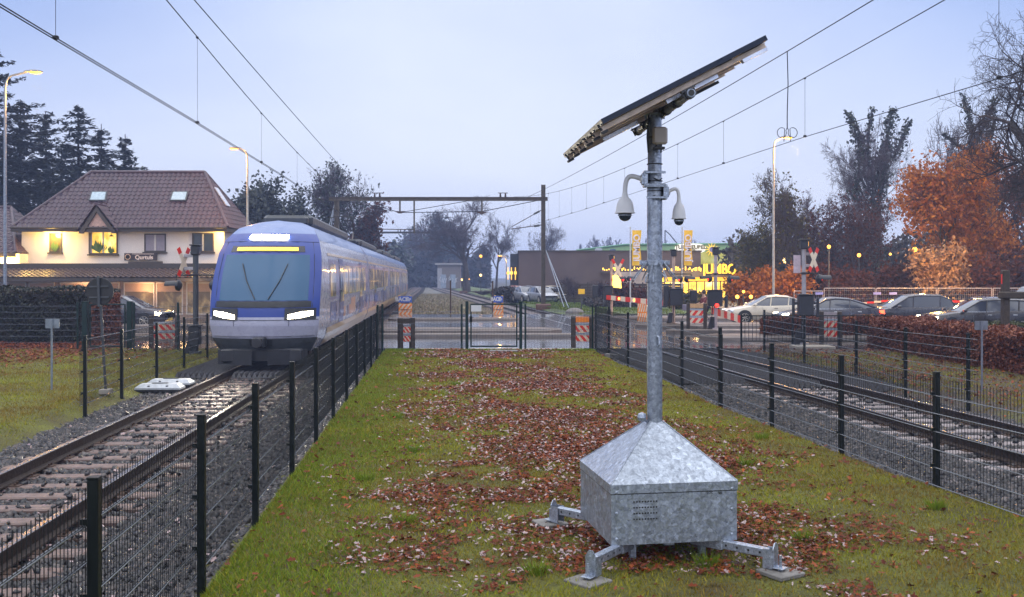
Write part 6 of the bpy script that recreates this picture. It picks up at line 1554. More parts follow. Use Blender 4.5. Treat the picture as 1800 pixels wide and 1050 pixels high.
mb.bevbox(((x0 + x1) / 2, 0, (zz0 + zz1) / 2), (x1 - x0, .12, zz1 - zz0 + .1), .01); mk('board', mb, M('black_sign', (.03, .018, .02), .4), t)
mb = MB(); mb.lathe([(.17, 0), (.17, .012), (0, .012)], (x0 + .22, -.076, 0), 24, axis='Y'); em = mk('emblem', mb, M('emblem_cream', (.65, .42, .28), .5), t)
mb = MB(); mb.lathe([(.13, 0), (.13, .004), (.11, .004), (.11, 0)], (x0 + .22, -.080, 0), 24, axis='Y'); mb.bevbox((x0 + .22, -.08, 0), (.05, .008, .14), .002); mb.bevbox((x0 + .22, -.08, .02), (.10, .008, .03), .002); mk('emblem_mark', mb, m_fas, em)
mb = MB(); add_text(mb, 'Qurtuis', .34, (.12, -.066, -.04), .004, bold=.01); mb.bevbox((.05, -.066, .17), (1.3, .006, .03), .001); mk('lettering', mb, M('sign_letter_white', (.75, .62, .55), .5), t)
mb = MB(); mb.bx(x0 + .25, x1 + .3, -.1, .1, zz0 - .22, zz0 - .10); mk('sign_rail', mb, m_fas, t)
# left neighbour
YN = 57; NB = thing('neighbour_house', 'tiled neighbour house with glaring white wall at the left edge', 'house', (PX(-60, YN), YN, 0)); no_ = (PX(-60, YN), YN, 0)
nx0, nx1 = PX(-240, YN), PX(38, YN) - .12; zn = PZ(446, YN)
mb = MB(); mb.bx(nx0, nx1, YN, YN + 8, 0, zn); mk('wall', mb, m_wall, NB, off=no_)
mb = MB(); yq = YN + 4.0; zq = PZ(367, yq); tiles(mb, (nx0, YN - .4, zn), (nx1, YN - .4, zn), (PX(20, yq), yq, zq), (nx0, yq, zq)); tiles(mb, (nx1, YN - .4, zn), (nx1, YN + 8.4, zn), (PX(20, yq), yq, zq), (PX(20, yq), yq, zq)); ridge(mb, [(nx0, yq, zq + .08), (PX(20, yq), yq, zq + .08)]); ridge(mb, [(nx1, YN - .4, zn + .05), (PX(20, yq), yq, zq + .08)], .09)
mk('roof', mb, m_tile, NB, off=no_)
mb = MB(); mb.bx(nx0, nx1, YN - .5, YN - .41, zn - .22, zn + .03); mk('gutter', mb, m_fas, NB, off=no_)
# wall lamps under the eaves
def walllamp(px, py, Y, w, lb):
    mb = MB(); mb.bevbox((0, 0, 0), (.30, .12, .10), .02); o = mk('wall_lamp', mb, m_lampfar, label=lb, category='lamp', group='wall lamps on the houses'); o.location = (PX(px, Y), Y, PZ(py, Y)); lamp('wall_light', (PX(px, Y), Y - .35, PZ(py, Y) - .25), w, (1, .62, .14), .2)
walllamp(95, 405, 57.85, 240, 'glowing wall lamp under the eave left of the dormer')
walllamp(388, 404, 57.85, 90, 'glowing wall lamp under the eave next to the train roof')
walllamp(12, 451, 56.9, 400, 'glowing wall lamp on the neighbour house wall')
lamp('canopy_light', (PX(50, 53.2), 53.2, 4.6), 60, (1, .62, .12), .3)
lamp('canopy_light', (PX(330, 53.5), 53.0, 1.95), 50, (1, .62, .25), .3)
lamp('canopy_light', (PX(130, 53.5), 54.6, 1.75), 50, (1, .55, .25), .3)
lamp('canopy_light', (PX(240, 53.5), 54.6, 1.75), 50, (1, .55, .25), .3)

# ------------------------------------------------------------------ shops on the right
m_hall, nt, b, _ = new_mat('brown_cladding'); g = coords(nt)
mp_ = nt.nodes.new('ShaderNodeMapping'); mp_.inputs['Scale'].default_value = (3.2, .3, .3); nt.links.new(g, mp_.inputs[0])
wv = nt.nodes.new('ShaderNodeTexWave'); wv.inputs['Scale'].default_value = 1.0; nt.links.new(mp_.outputs[0], wv.inputs['Vector'])
nt.links.new(ramp(nt, noise(nt, g, .35, 5), [(.3, (.085, .062, .065)), (.7, (.13, .095, .09))]), b.inputs['Base Color']); b.inputs['Roughness'].default_value = .6; bump(nt, b, wv.outputs['Fac'], .5, .03)
YM = 100.0; HM = thing('shop_hall', 'long flat brown hall with glowing shop front and yellow letters', 'shop building', (PX(1050, YM), YM, 0)); mo = (PX(1050, YM), YM, 0)
xa, xb, xc = PX(912, YM), PX(1232, YM), PX(1440, YM); zt1, zt2 = PZ(443, YM), PZ(467, YM)
mb = MB(); mb.bx(xa, xb, YM, YM + 24, 0, zt1); mb.bx(xb + .01, xc, YM, YM + 24, 0, zt2); mk('wall', mb, m_hall, HM, off=mo)
mb = MB(); mb.bx(xa - .1, xb + .1, YM - .1, YM + 24.1, zt1, zt1 + .15); mb.bx(xb + .12, xc, YM - .1, YM + 24, zt2, zt2 + .12); mk('roof_edge', mb, m_fas, HM, off=mo)
mb = MB(); mb.bx(PX(900, 104) - .2, xa - .02, 103, 118, 0, PZ(447, 104)); mk('annex', mb, M('dark_annex', (.03, .035, .05), .5), HM, off=mo)
# canopy band with string of lights
YK = 97.5; xk0, xk1 = PX(1060, YK), PX(1440, YK); 
mb = MB(); mb.bx(PX(1165, YK), xk1, YK, YM - .02, PZ(487, YK), PZ(476, YK)); mb.bx(xk0, PX(1165, YK), YK + 1.8, YM - .02, PZ(480, YK), PZ(476, YK)); mk('canopy', mb, M('canopy_brown', (.10, .075, .08), .5), HM, off=mo)
m_str = E('string_bulb', (1, .58, .06), 2.2); mb = MB(); x = xk0; k = 0
rs = random.Random(9)
while x < PX(1236, YK):
    z = PZ(473 + rs.uniform(-2, 2.5), YK); mb.bevbox((x, YK - .1, z), (.10, .10, rs.uniform(.12, .42)), .03); x += rs.uniform(.13, .3); k += 1
mk('light_string', mb, m_str, HM, off=mo)
mb = MB(); add_text(mb, 'JUMBO', 1.45, (PX(1264, YK), YK - .25, PZ(474.5, YK)), .10, bold=.03, sx=.74); mk('shop_lettering', mb, E('letter_glow', (1, .58, .04), 1.1), HM, off=mo)
m_store = litroom('store_interior', [(.25, .12, .02), (1, .55, .06)], (1, .85, .4), 2.0, .55)
mb = MB(); mb.bx(PX(1168, YK + 1), PX(1445, YM), YM - .12, YM - .05, .3, PZ(489, YM)); gz = mk('shop_glazing', mb, m_store, HM, off=mo)
mb = MB()
for px in range(1168, 1446, 14): mb.bx(PX(px, YM) - .05, PX(px, YM) + .05, YM - .2, YM - .13, 0, PZ(489, YM))
mb.bx(PX(1168, YM), PX(1445, YM), YM - .19, YM - .135, 1.9, 2.0); mk('mullion', mb, m_fas, gz, off=mo)
mb = MB(); mb.bx(PX(1165, YM), PX(1300, YM), YM - .3, YM - .21, PZ(494, YM), PZ(487.5, YM)); mk('yellow_band', mb, E('yellow_band', (1, .55, .04), .8), HM, off=mo)
lamp('shop_light', (PX(1230, 94), 94, 2.2), 420, (1, .72, .25), .8); lamp('shop_light', (PX(1310, 92), 92, 2.2), 420, (1, .62, .2), .8)
# parcel boards and poster stand
t = thing('poster_board', 'pale lit poster board standing before the brown hall wall', 'poster board', (PX(1112, 90), 90, 0)); mb = MB(); mb.bevbox((0, 0, PZ(495, 90)), (3.0, .08, 1.7), .02); mk('board', mb, M('poster_pale', (.52, .42, .36), .6, 0, .3, 1.5), t); mb = MB(); [mb.bx(x, x + .08, .05, .12, 0, 2.2) for x in (-1.3, 1.2)]; mk('leg', mb, m_darkgrey, t)
# green-roofed garden centre behind
YG = 132; G = thing('garden_centre', 'pale green roofed garden shop with lit oval sign behind the brown hall', 'shop building', (PX(1180, YG), YG, 0)); go_ = (PX(1180, YG), YG, 0)
m_grn = M('pale_green_panel', (.30, .50, .22), .5, 0, .08, 1); gx0, gx1, gx2 = PX(1013, YG), PX(1098, YG), PX(1460, YG)
mb = MB(); zg = [PZ(441, YG), PZ(431, YG), PZ(428, YG)]
mb.prism([(gx0, YG, 0), (gx2, YG, 0), (gx2, YG, zg[2]), (gx1, YG, zg[1]), (gx0, YG, zg[0])], (0, 30, 0)); mk('wall', mb, m_grn, G, off=go_)
mb = MB()
mb.tube([(gx0, YG - .1, zg[0] + .05), (gx1, YG - .1, zg[1] + .05), (gx2, YG - .1, zg[2] + .05)], .12, 6)
for px in (1041, 1098): mb.bx(PX(px, YG) - .08, PX(px, YG) + .08, YG - .06, YG - .002, 2, zg[0])
mk('roof_trim', mb, M('green_trim', (.12, .30, .18), .5), G, off=go_)
def oval(cx, cy, w, h, mat, name, y=YG - .3, **kw):
    X, Z = PX(cx, YG), PZ(cy, YG); a, b_ = w / 2 / F * YG, h / 2 / F * YG; mb = MB(); mb.prism([(X + math.copysign(abs(math.cos(t_)) ** .6, math.cos(t_)) * a, y, Z + math.copysign(abs(math.sin(t_)) ** .8, math.sin(t_)) * b_) for t_ in [k * math.pi / 16 for k in range(32)]], (0, .2, 0)); return mk(name, mb, mat, G, off=go_)
sg = oval(1213, 437, 54, 17, E('lit_oval_sign', (1, .93, .80), .55), 'oval_sign')
mb = MB(); add_text(mb, 'TUINMEUBEL', .72, (PX(1213, YG), YG - .42, PZ(435, YG)), .03, bold=.03); add_text(mb, 'SHOP', .5, (PX(1213, YG), YG - .42, PZ(441, YG)), .03, bold=.02); mk('lettering', mb, M('sign_olive', (.20, .16, .03), .6), sg, off=go_)
oval(1052, 440, 13, 8, M('pale_sign', (.5, .55, .6), .5), 'small_oval_sign'); oval(1077, 441, 11, 6, M('dusk_blue_sign', (.10, .16, .28), .5), 'small_oval_sign', YG - .28)
mb = MB(); X, Z = PX(1250, YG), PZ(439, YG)
for k in range(12): a = k * math.pi / 6; mb.prism([(X + .35 * math.cos(a - .2), YG - .5, Z + .35 * math.sin(a - .2)), (X + .95 * math.cos(a), YG - .5, Z + .95 * math.sin(a)), (X + .35 * math.cos(a + .2), YG - .5, Z + .35 * math.sin(a + .2))], (0, .1, 0))
fl_ = mk('flower_sign', mb, E('flower_glow', (1, .55, .04), .9), G, off=go_); mb = MB(); mb.lathe([(.36, 0), (.36, .1), (0, .12)], (X, YG - .62, Z), 16, axis='Y'); mk('flower_centre', mb, M('flower_centre', (.35, .32, .5), .5), fl_, off=go_)
m_gl = litroom('garden_shop_interior', [(.20, .30, .02), (.85, .80, .12)], (.9, .95, .45), .42, .5)
mb = MB(); mb.bx(PX(1228, YG), PX(1330, YG), YG - .14, YG - .05, 3.2, PZ(444, YG)); mk('lit_glazing', mb, m_gl, G, off=go_)
# banners on flag poles
for px, lb, w in ((1108, 'yellow banner flag on a pole left of the camera mast', 15), (1199, 'yellow banner flag on a pole right of the camera mast', 14)):
    YF = 74; t = thing('flag_pole', lb, 'flag', (PX(px, YF), YF, 0), group='yellow banners before the shops')
    mb = MB(); mb.cyl((0, 0, 0), (0, 0, PZ(401, YF)), .06, .045, 10); mb.lathe([(.05, 0), (.08, .04), (0, .1)], (0, 0, PZ(401, YF)), 10); mk('pole', mb, M('white_pole', (.5, .52, .56), .4), t)
    x0 = .14; x1 = x0 + w / F * YF; z1, z0 = PZ(405, YF), PZ(467, YF)
    mb = MB(); rows = [[(x0 + (x1 - x0) * i / 6 + .05 * math.sin(j * .8) * i / 6, .06 * math.sin(i * 1.1 + j * .5), z0 + (z1 - z0) * j / 10) for i in range(7)] for j in range(11)]; mb.grid(rows); bn = mk('banner', mb, M('banner_yellow', (.85, .55, .03), .6, 0, .04), t, smooth=True)
    mb = MB(); add_text(mb, 'JUMBO', .66, ((x0 + x1) / 2 + .02, -.09, (z0 + z1) / 2), .004, rot=math.pi / 2, bold=.02); mk('banner_lettering', mb, M('banner_white', (.72, .70, .78), .5), bn)
# transformer hut
YT = 200; t = thing('brick_hut', 'small flat-roofed brick hut with graffiti on its pale doors', 'hut', (PX(789, YT), YT, .0)); hx = 2.35
m_brick, nt, b, _ = new_mat('brick_wall'); br = nt.nodes.new('ShaderNodeTexBrick'); br.inputs['Scale'].default_value = 3; br.inputs['Color1'].default_value = (.20, .10, .09, 1); br.inputs['Color2'].default_value = (.15, .08, .075, 1); br.inputs['Mortar'].default_value = (.18, .15, .14, 1); nt.links.new(coords(nt), br.inputs['Vector']); nt.links.new(br.outputs['Color'], b.inputs['Base Color']); b.inputs['Roughness'].default_value = .8
mb = MB(); mb.bx(-hx, hx, 0, 4, 0, 4.9); mk('wall', mb, m_brick, t); mb = MB(); mb.bx(-hx - .5, hx + .4, -.4, 4.4, 4.9, 5.25); mk('roof', mb, M('hut_roof', (.32, .30, .31), .6), t)
m_door = M('pale_blue_door', (.28, .33, .42), .6)
for x in (-1.15, .85):
    mb = MB(); mb.bevbox((x, -.03, 1.5), (1.1, .06, 2.8), .01); d_ = mk('door', mb, m_door, t)
mb = MB()
rg = random.Random(2)
for k in range(9):
    x = -1.9 + k * .42; z = rg.uniform(1.0, 1.5); pts = [(x + rg.uniform(-.1, .35), -.08, z + q * .3 + rg.uniform(-.1, .15)) for q in range(4)]; mb.tube(pts, .055, 5)
mk('graffiti', mb, M('white_spray', (.62, .64, .68), .6), t)
mb = MB(); mb.bx(-hx - .02, -hx + .9, -.01, -.004, 0, 4.2); mk('pale_corner', mb, M('pale_concrete_face', (.34, .33, .36), .7), t)

# ------------------------------------------------------------------ hedges
def hedge(label, x0, x1, y0, y1, z0, z1, mat, core, n, leaf=.05, name='hedge', rz=0.0, cx=None):
    loc = ((x0 + x1) / 2, (y0 + y1) / 2, z0) if cx is None else cx
    hx_, hy_, H_ = abs(x1 - x0) / 2, abs(y1 - y0) / 2, z1 - z0
    t = thing(name, label, 'hedge', loc, rz); mb = MB()
    nx, nz = max(4, int(hx_ * 2 / .5)), 5
    mb.bevbox((0, 0, H_ / 2 - .03), (hx_ * 2 - .12, hy_ * 2 - .12, H_ - .1), .08); mk('branches', mb, core, t)
    # leaves on all outer faces
    A = np.array([hx_ * 2 * H_, hx_ * 2 * H_, hy_ * 2 * H_, hy_ * 2 * H_, hx_ * hy_ * 4]); A = A / A.sum(); f = rng.choice(5, n, p=A)
    a, b_ = rng.uniform(-1, 1, n), rng.uniform(0, 1, n); C = np.zeros((n, 3)); jit = rng.normal(0, .035, n)
    for k in range(5):
        m_ = f == k
        if k in (0, 1): C[m_, 0] = a[m_] * hx_; C[m_, 1] = (-hy_ if k == 0 else hy_); C[m_, 1] += jit[m_]; C[m_, 2] = b_[m_] * H_
        elif k in (2, 3): C[m_, 1] = a[m_] * hy_; C[m_, 0] = (-hx_ if k == 2 else hx_); C[m_, 0] += jit[m_]; C[m_, 2] = b_[m_] * H_
        else: C[m_, 0] = a[m_] * hx_; C[m_, 1] = (b_[m_] * 2 - 1) * hy_; C[m_, 2] = H_ + np.abs(jit[m_]) * 1.2 - .02
    C[:, 2] += .04 * np.sin(C[:, 0] * 2.3) * (C[:, 2] / H_); C[:, 1] += .05 * np.sin(C[:, 0] * 1.7 + C[:, 2] * 3)
    mk_np('leaves', *leafquads(C, leaf), mat, t)
    return t
def leafquads(C, size, flat=False):
    n = len(C); Rm = rot_rand(n); s = size * rng.uniform(.6, 1.35, n)
    q = np.array([(-.5, -.9, 0), (.5, -.25, .18), (.35, .9, 0), (-.6, .2, .15)]); V = np.einsum('nij,kj->nki', Rm, q) * s[:, None, None] + C[:, None]
    return V.reshape(-1, 3), np.arange(4 * n).reshape(n, 4)
m_hd = leafmat('dark_hedge_leaf', [(.012, .016, .008), (.022, .028, .010), (.03, .022, .012), (.016, .022, .012)], .5)
m_hb = leafmat('beech_leaf_brown', [(.10, .03, .016), (.20, .06, .03), (.14, .045, .03), (.30, .11, .06), (.06, .02, .015)], .45, .1, spec=.25)
m_core = M('hedge_core', (.018, .012, .008), .9); m_core2 = M('beech_core', (.035, .014, .010), .9)
hedge('tall dark clipped hedge filling the left side before the shop', -30, PX(196, 36), 35.2, 36.8, 0, PZ(508, 36), m_hd, m_core, 42000, .05)
hedge('brown beech end of the dark hedge beside the headlights', PX(176, 35.2), PX(213, 35.2), 34.5, 35.15, 0, 1.75, m_hb, m_core2, 3500, .05)
hedge('long russet beech hedge on the right in front of the estate car', 0, 16.0, -.55, .55, 0, 1.0, m_hb, m_core2, 48000, .045, rz=R(91), cx=(13.1, 25.6, -.03))
hedge('low russet beech hedge between the railing and the cars', PX(1344, 37.5), PX(1640, 37.5), 37.0, 38.0, 0, .80, m_hb, m_core2, 16000, .05)
hedge('green clipped hedge behind the russet hedge at the right edge', PX(1600, 34), PX(1600, 34) + 11, 33.6, 34.8, 0, .72, leafmat('green_hedge_leaf', [(.05, .06, .015), (.09, .09, .02), (.04, .05, .02)], .5), m_core, 12000, .05)

# ------------------------------------------------------------------ trees
def grow(rs, maxlvl, nch, spread, upd, ratio, seglen=3, droop=0.0, trunk=.28, jitter=.22, d0=(0, 0, 1)):
    """unit tree: list of segments (p0, p1, r0, r1, level) and twig tips"""
    S = []; tips = []
    def br(p, d, L, r, lvl):
        n = seglen if lvl else seglen + 2; q = p.copy(); dd = d.copy(); rr = r
        for i in range(n):
            dd = dd + Vector((rs.gauss(0, jitter), rs.gauss(0, jitter), rs.gauss(0, jitter))) * (.5 if lvl == 0 else 1) * .6 + Vector((0, 0, upd * (.3 if lvl else .1))) - Vector((0, 0, droop * (lvl >= 2))); dd.normalize()
            q2 = q + dd * (L / n); r2 = rr * (.86 if lvl else .90); S.append((q.copy(), q2.copy(), rr, r2, lvl)); q, rr = q2, r2
            if lvl < maxlvl and (i > 0 or lvl > 0):
                if lvl == 0 and i * 1.0 / n < trunk: continue
                for _ in range(nch if i < n - 1 else nch + 1):
                    if rs.random() < .13: continue
                    ax = dd.orthogonal().normalized(); ax.rotate(Matrix.Rotation(rs.uniform(0, 6.28), 3, dd)); a = rs.uniform(*spread)
                    nd = (dd * math.cos(a) + ax * math.sin(a)).normalized(); br(q.copy(), nd, L * ratio * rs.uniform(.7, 1.15), rr * rs.uniform(.45, .7), lvl + 1)
        if lvl == maxlvl: tips.append(q.copy())
    br(Vector((0, 0, 0)), Vector(d0), 1.0, .03, 0); return S, tips
def frusta(P0, P1, r0, r1, n=3):
    P0, P1 = np.asarray(P0), np.asarray(P1); d = P1 - P0; L = np.linalg.norm(d, axis=1); L[L == 0] = 1; d = d / L[:, None]
    up = np.where(np.abs(d[:, 2:3]) < .9, np.array([[0, 0, 1.]]), np.array([[1., 0, 0]])); a = np.cross(d, up); a /= np.linalg.norm(a, axis=1)[:, None]; b_ = np.cross(d, a)
    t = np.arange(n) * 2 * np.pi / n; ring = a[:, None] * np.cos(t)[None, :, None] + b_[:, None] * np.sin(t)[None, :, None]
    V = np.stack([P0[:, None] + ring * np.asarray(r0)[:, None, None], P1[:, None] + ring * np.asarray(r1)[:, None, None]], 1).reshape(-1, 3)
    k = np.arange(n); Q = np.stack([k, (k + 1) % n, n + (k + 1) % n, n + k], 1); Q = (Q[None] + 2 * n * np.arange(len(P0))[:, None, None]).reshape(-1, 4)
    return V, Q
def tree(name, label, loc, H_, Wd, kw, seed, barkm, leafm=None, nleaf=0, lsize=.1, twr=.006, group=None, rbase=None, leafr=.35, lowcut=0, twm=None, cat='tree', lvlsplit=2):
    rs = random.Random(seed); S, tips = grow(rs, **kw)
    P0 = np.array([s[0] for s in S]); P1 = np.array([s[1] for s in S]); r0 = np.array([s[2] for s in S]); r1 = np.array([s[3] for s in S]); lv = np.array([s[4] for s in S])
    zmax = P1[:, 2].max(); rad = np.percentile(np.hypot(P1[:, 0], P1[:, 1]), 97); sc_ = np.array([Wd / 2 / rad, Wd / 2 / rad, H_ / zmax])
    P0 = P0 * sc_; P1 = P1 * sc_; rb = (rbase or H_ * .018) / .03; r0 = np.maximum(r0 * rb, twr); r1 = np.maximum(r1 * rb, twr * .8)
    t = thing(name, label, cat, loc, group=group)
    a = lv < lvlsplit; V, Q = frusta(P0[a], P1[a], r0[a], r1[a], 7); mk_np('trunk', V, Q, barkm, t, smooth=True)
    bm = ~a; V, Q = frusta(P0[bm], P1[bm], r0[bm], r1[bm], 3); cr_ = mk_np('crown', V, Q, twm or barkm, t)
    if leafm:
        T_ = np.array(tips) * sc_; i = rng.integers(0, len(T_), nleaf); C = T_[i] + rng.normal(0, leafr, (nleaf, 3)); C = C[C[:, 2] > lowcut]
        mk_np('foliage', *leafquads(C, lsize), leafm, t)
    return t
BARE = dict(maxlvl=4, nch=2, spread=(.45, .95), upd=.25, ratio=.55)
BARE5 = dict(maxlvl=5, nch=2, spread=(.4, .95), upd=.18, ratio=.58, trunk=.22)
OAK = dict(maxlvl=4, nch=2, spread=(.5, 1.1), upd=.12, ratio=.60, trunk=.2)
BUSH = dict(maxlvl=3, nch=3, spread=(.3, .8), upd=.35, ratio=.62, trunk=-.1)
m_twig = M('twigs', (.055, .042, .042), .85, 0, .2, 2); m_twigp = M('twigs_purple', (.075, .052, .06), .85, 0, .2, 2)
m_lorange = leafmat('orange_oak_leaf', [(.18, .06, .018), (.40, .14, .025), (.28, .09, .024), (.52, .21, .03), (.14, .05, .022)], .65, .3, spec=.1)
m_lrust = leafmat('rust_leaf', [(.06, .025, .016), (.12, .04, .02), (.09, .035, .025), (.05, .022, .018)], .7, .2, spec=.1)
m_lorust = leafmat('dull_orange_leaf', [(.12, .04, .02), (.2, .07, .025), (.15, .05, .025), (.27, .10, .03)], .65, .3, spec=.1)
m_lolive = leafmat('olive_leaf', [(.05, .055, .016), (.09, .085, .022), (.13, .10, .03), (.04, .04, .016)], .7, .2, spec=.1)
m_livy = leafmat('ivy_leaf', [(.012, .022, .012), (.02, .032, .016), (.03, .035, .02)], .4)
m_lpale = leafmat('pale_shrub_leaf', [(.30, .16, .07), (.40, .24, .12), (.24, .13, .07)], .6, .3)
m_lpine = leafmat('needle_clump', [(.012, .020, .014), (.022, .030, .018), (.03, .034, .022)], .7)
# --- conifers
def conifer(label, px, Y, top, halfpx, seed, z0=0):
    rs = random.Random(seed); H_ = PZ(top, Y); Wd = 1.3 * halfpx / F * Y
    t = thing('conifer_tree', label, 'tree', (PX(px, Y), Y, z0), group='conifers behind the white house')
    mb = MB(); mb.tube([(0, 0, -.2), (rs.uniform(-.1, .1), 0, H_ * .5), (0, 0, H_)], [H_ * .016, H_ * .010, .03], 8); mk('trunk', mb, m_bark, t)
    P0, P1, R0, R1, LC = [], [], [], [], []
    z = H_ * .18
    while z < H_ * .985:
        f = 1 - z / H_; Lb = Wd * (f ** .62) * 1.55 + .2
        for k in range(5):
            a = rs.uniform(0, 6.28); L = Lb * rs.uniform(.4, 1.1) * (1.3 if rs.random() < .2 else 1); dz = rs.uniform(-.25, .12) * L; p = Vector((0, 0, z)); q = Vector((math.cos(a) * L, math.sin(a) * L, z + dz + .1 * L))
            m_ = p.lerp(q, .5) + Vector((0, 0, -.05 * L)); P0 += [p, m_]; P1 += [m_, q]; R0 += [.05, .03]; R1 += [.03, .012]
            nb = int(L / .16) + 2
            for j in range(nb):
                f2 = (j + .7) / nb; c0 = p.lerp(m_, min(1, f2 * 2)) if f2 < .5 else m_.lerp(q, (f2 - .5) * 2)
                for _ in range(4):
                    w = .42 * (1 - f2 * .6) * min(1, L / 2); LC.append(c0 + Vector((rs.gauss(0, w * .5), rs.gauss(0, w * .5), rs.gauss(-.08, .10))))
        z += H_ * .026 + .10
    V, Q = frusta([tuple(p) for p in P0], [tuple(p) for p in P1], R0, R1, 3); mk_np('branches', V, Q, m_bark, t)
    C = np.array([tuple(c) for c in LC]); n = len(C); yaw = rng.uniform(0, 6.28, n); s = rng.uniform(.14, .34, n)
    dx = np.stack([np.cos(yaw), np.sin(yaw), rng.normal(-.15, .25, n)], 1); dy = np.stack([-np.sin(yaw), np.cos(yaw), rng.normal(0, .2, n)], 1)
    q = np.array([(-1, -.28), (0, -.42), (1, 0), (0, .42)]); V = C[:, None] + (dx[:, None] * q[None, :, 0:1] + dy[:, None] * q[None, :, 1:2]) * s[:, None, None]
    mk_np('foliage', V.reshape(-1, 3), np.arange(4 * n).reshape(n, 4), m_lpine, t)
    return t
for i, (px, top, Y, hw_, lb) in enumerate([(-28, 70, 74, 110, 'tallest conifer rising out of frame at the left edge'), (36, 175, 78, 62, 'conifer behind the left lamp head'), (80, 196, 84, 45, 'conifer just right of the left lamp'), (137, 184, 80, 58, 'pointed conifer above the left end of the house roof'), (178, 218, 86, 40, 'slim conifer behind the house ridge'), (220, 236, 82, 44, 'last conifer on the right of the row behind the house'), (5, 230, 90, 80, 'broad dark conifer low behind the left lamp post'), (108, 255, 92, 80, 'broad low conifer filling the gap behind the house')]):
    conifer(lb, px, Y, top, hw_, 20 + i)
def T(name, label, px, Y, top, halfpx, kw, seed, **k):
    return tree(name, label, (PX(px, Y), Y, 0), PZ(top, Y), 2 * halfpx / F * Y, kw, seed, **k)
G1 = 'trees beyond the left track'; G2 = 'bare trees along the far track'; G3 = 'bare trees behind the shops'; G4 = 'trees on the right'
T('pine_tree', 'dark round-topped pine behind the house beside the train', 470, 92, 314, 60, OAK, 41, barkm=m_bark, leafm=m_lpine, nleaf=9000, lsize=.2, leafr=.42, group=G1)
T('pine_tree', 'lower dark pine between lamp and train roof', 425, 88, 338, 40, OAK, 42, barkm=m_bark, leafm=m_lpine, nleaf=6000, lsize=.2, leafr=.4, group=G1)
T('deciduous_tree', 'large half-bare tree above the middle of the train', 590, 98, 282, 72, BARE5, 43, barkm=m_bark, twm=m_twigp, leafm=m_livy, nleaf=2600, lsize=.15, leafr=.4, group=G1, twr=.013)
T('deciduous_tree', 'dark ivy-filled tree behind the left portal post', 545, 94, 330, 50, OAK, 44, barkm=m_bark, leafm=m_livy, nleaf=5500, lsize=.18, leafr=.4, group=G1, twr=.014)
T('deciduous_tree', 'reddish bare tree between the portal post and the distance', 640, 105, 345, 48, BARE5, 45, barkm=m_bark, twm=m_twigp, leafm=m_lrust, nleaf=2500, lsize=.2, leafr=.4, group=G1, twr=.016)
for i, (px, Y, top, hp) in enumerate([(700, 260, 412, 26), (725, 285, 398, 28), (748, 250, 384, 32), (775, 240, 378, 34), (800, 250, 398, 26), (712, 215, 432, 20), (690, 190, 425, 22)]):
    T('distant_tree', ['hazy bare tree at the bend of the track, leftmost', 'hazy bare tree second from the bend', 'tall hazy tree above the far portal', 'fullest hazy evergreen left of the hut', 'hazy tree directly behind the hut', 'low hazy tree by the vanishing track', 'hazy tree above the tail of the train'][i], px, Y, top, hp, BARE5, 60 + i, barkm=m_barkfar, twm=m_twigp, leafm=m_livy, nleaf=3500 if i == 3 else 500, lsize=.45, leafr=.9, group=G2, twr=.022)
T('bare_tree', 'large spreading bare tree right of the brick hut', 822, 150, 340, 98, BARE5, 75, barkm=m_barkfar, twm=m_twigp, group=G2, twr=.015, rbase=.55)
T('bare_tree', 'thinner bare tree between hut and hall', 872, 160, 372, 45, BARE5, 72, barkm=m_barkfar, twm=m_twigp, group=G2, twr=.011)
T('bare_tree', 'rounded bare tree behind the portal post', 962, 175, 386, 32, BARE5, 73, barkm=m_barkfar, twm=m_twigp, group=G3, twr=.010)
for i, (px, Y, top, hp) in enumerate([(1048, 300, 412, 22), (1085, 310, 414, 22), (1128, 310, 418, 18), (1025, 320, 428, 12), (1160, 320, 422, 16), (1235, 300, 420, 24), (1200, 300, 424, 14)]):
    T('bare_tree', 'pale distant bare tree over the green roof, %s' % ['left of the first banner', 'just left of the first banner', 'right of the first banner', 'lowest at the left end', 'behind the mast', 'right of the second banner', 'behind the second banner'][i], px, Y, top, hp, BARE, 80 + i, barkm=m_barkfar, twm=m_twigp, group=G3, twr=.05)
T('willow_tree', 'olive bushy tree right of the shop letters', 1338, 76, 372, 44, OAK, 91, barkm=m_bark, twm=m_twig, leafm=m_lolive, nleaf=5200, lsize=.10, leafr=.4, group=G4, twr=.012)
T('willow_tree', 'slender tree with sparse leaves beside the tall lamp', 1392, 72, 292, 55, BARE5, 92, barkm=m_bark, twm=m_twig, leafm=m_lolive, nleaf=1700, lsize=.11, leafr=.35, group=G4, twr=.011)
T('bare_tree', 'brownish bare tree behind the nearest crossing mast', 1440, 80, 330, 55, BARE5, 93, barkm=m_bark, twm=m_twigp, leafm=m_lrust, nleaf=900, lsize=.12, leafr=.4, group=G4, twr=.011)
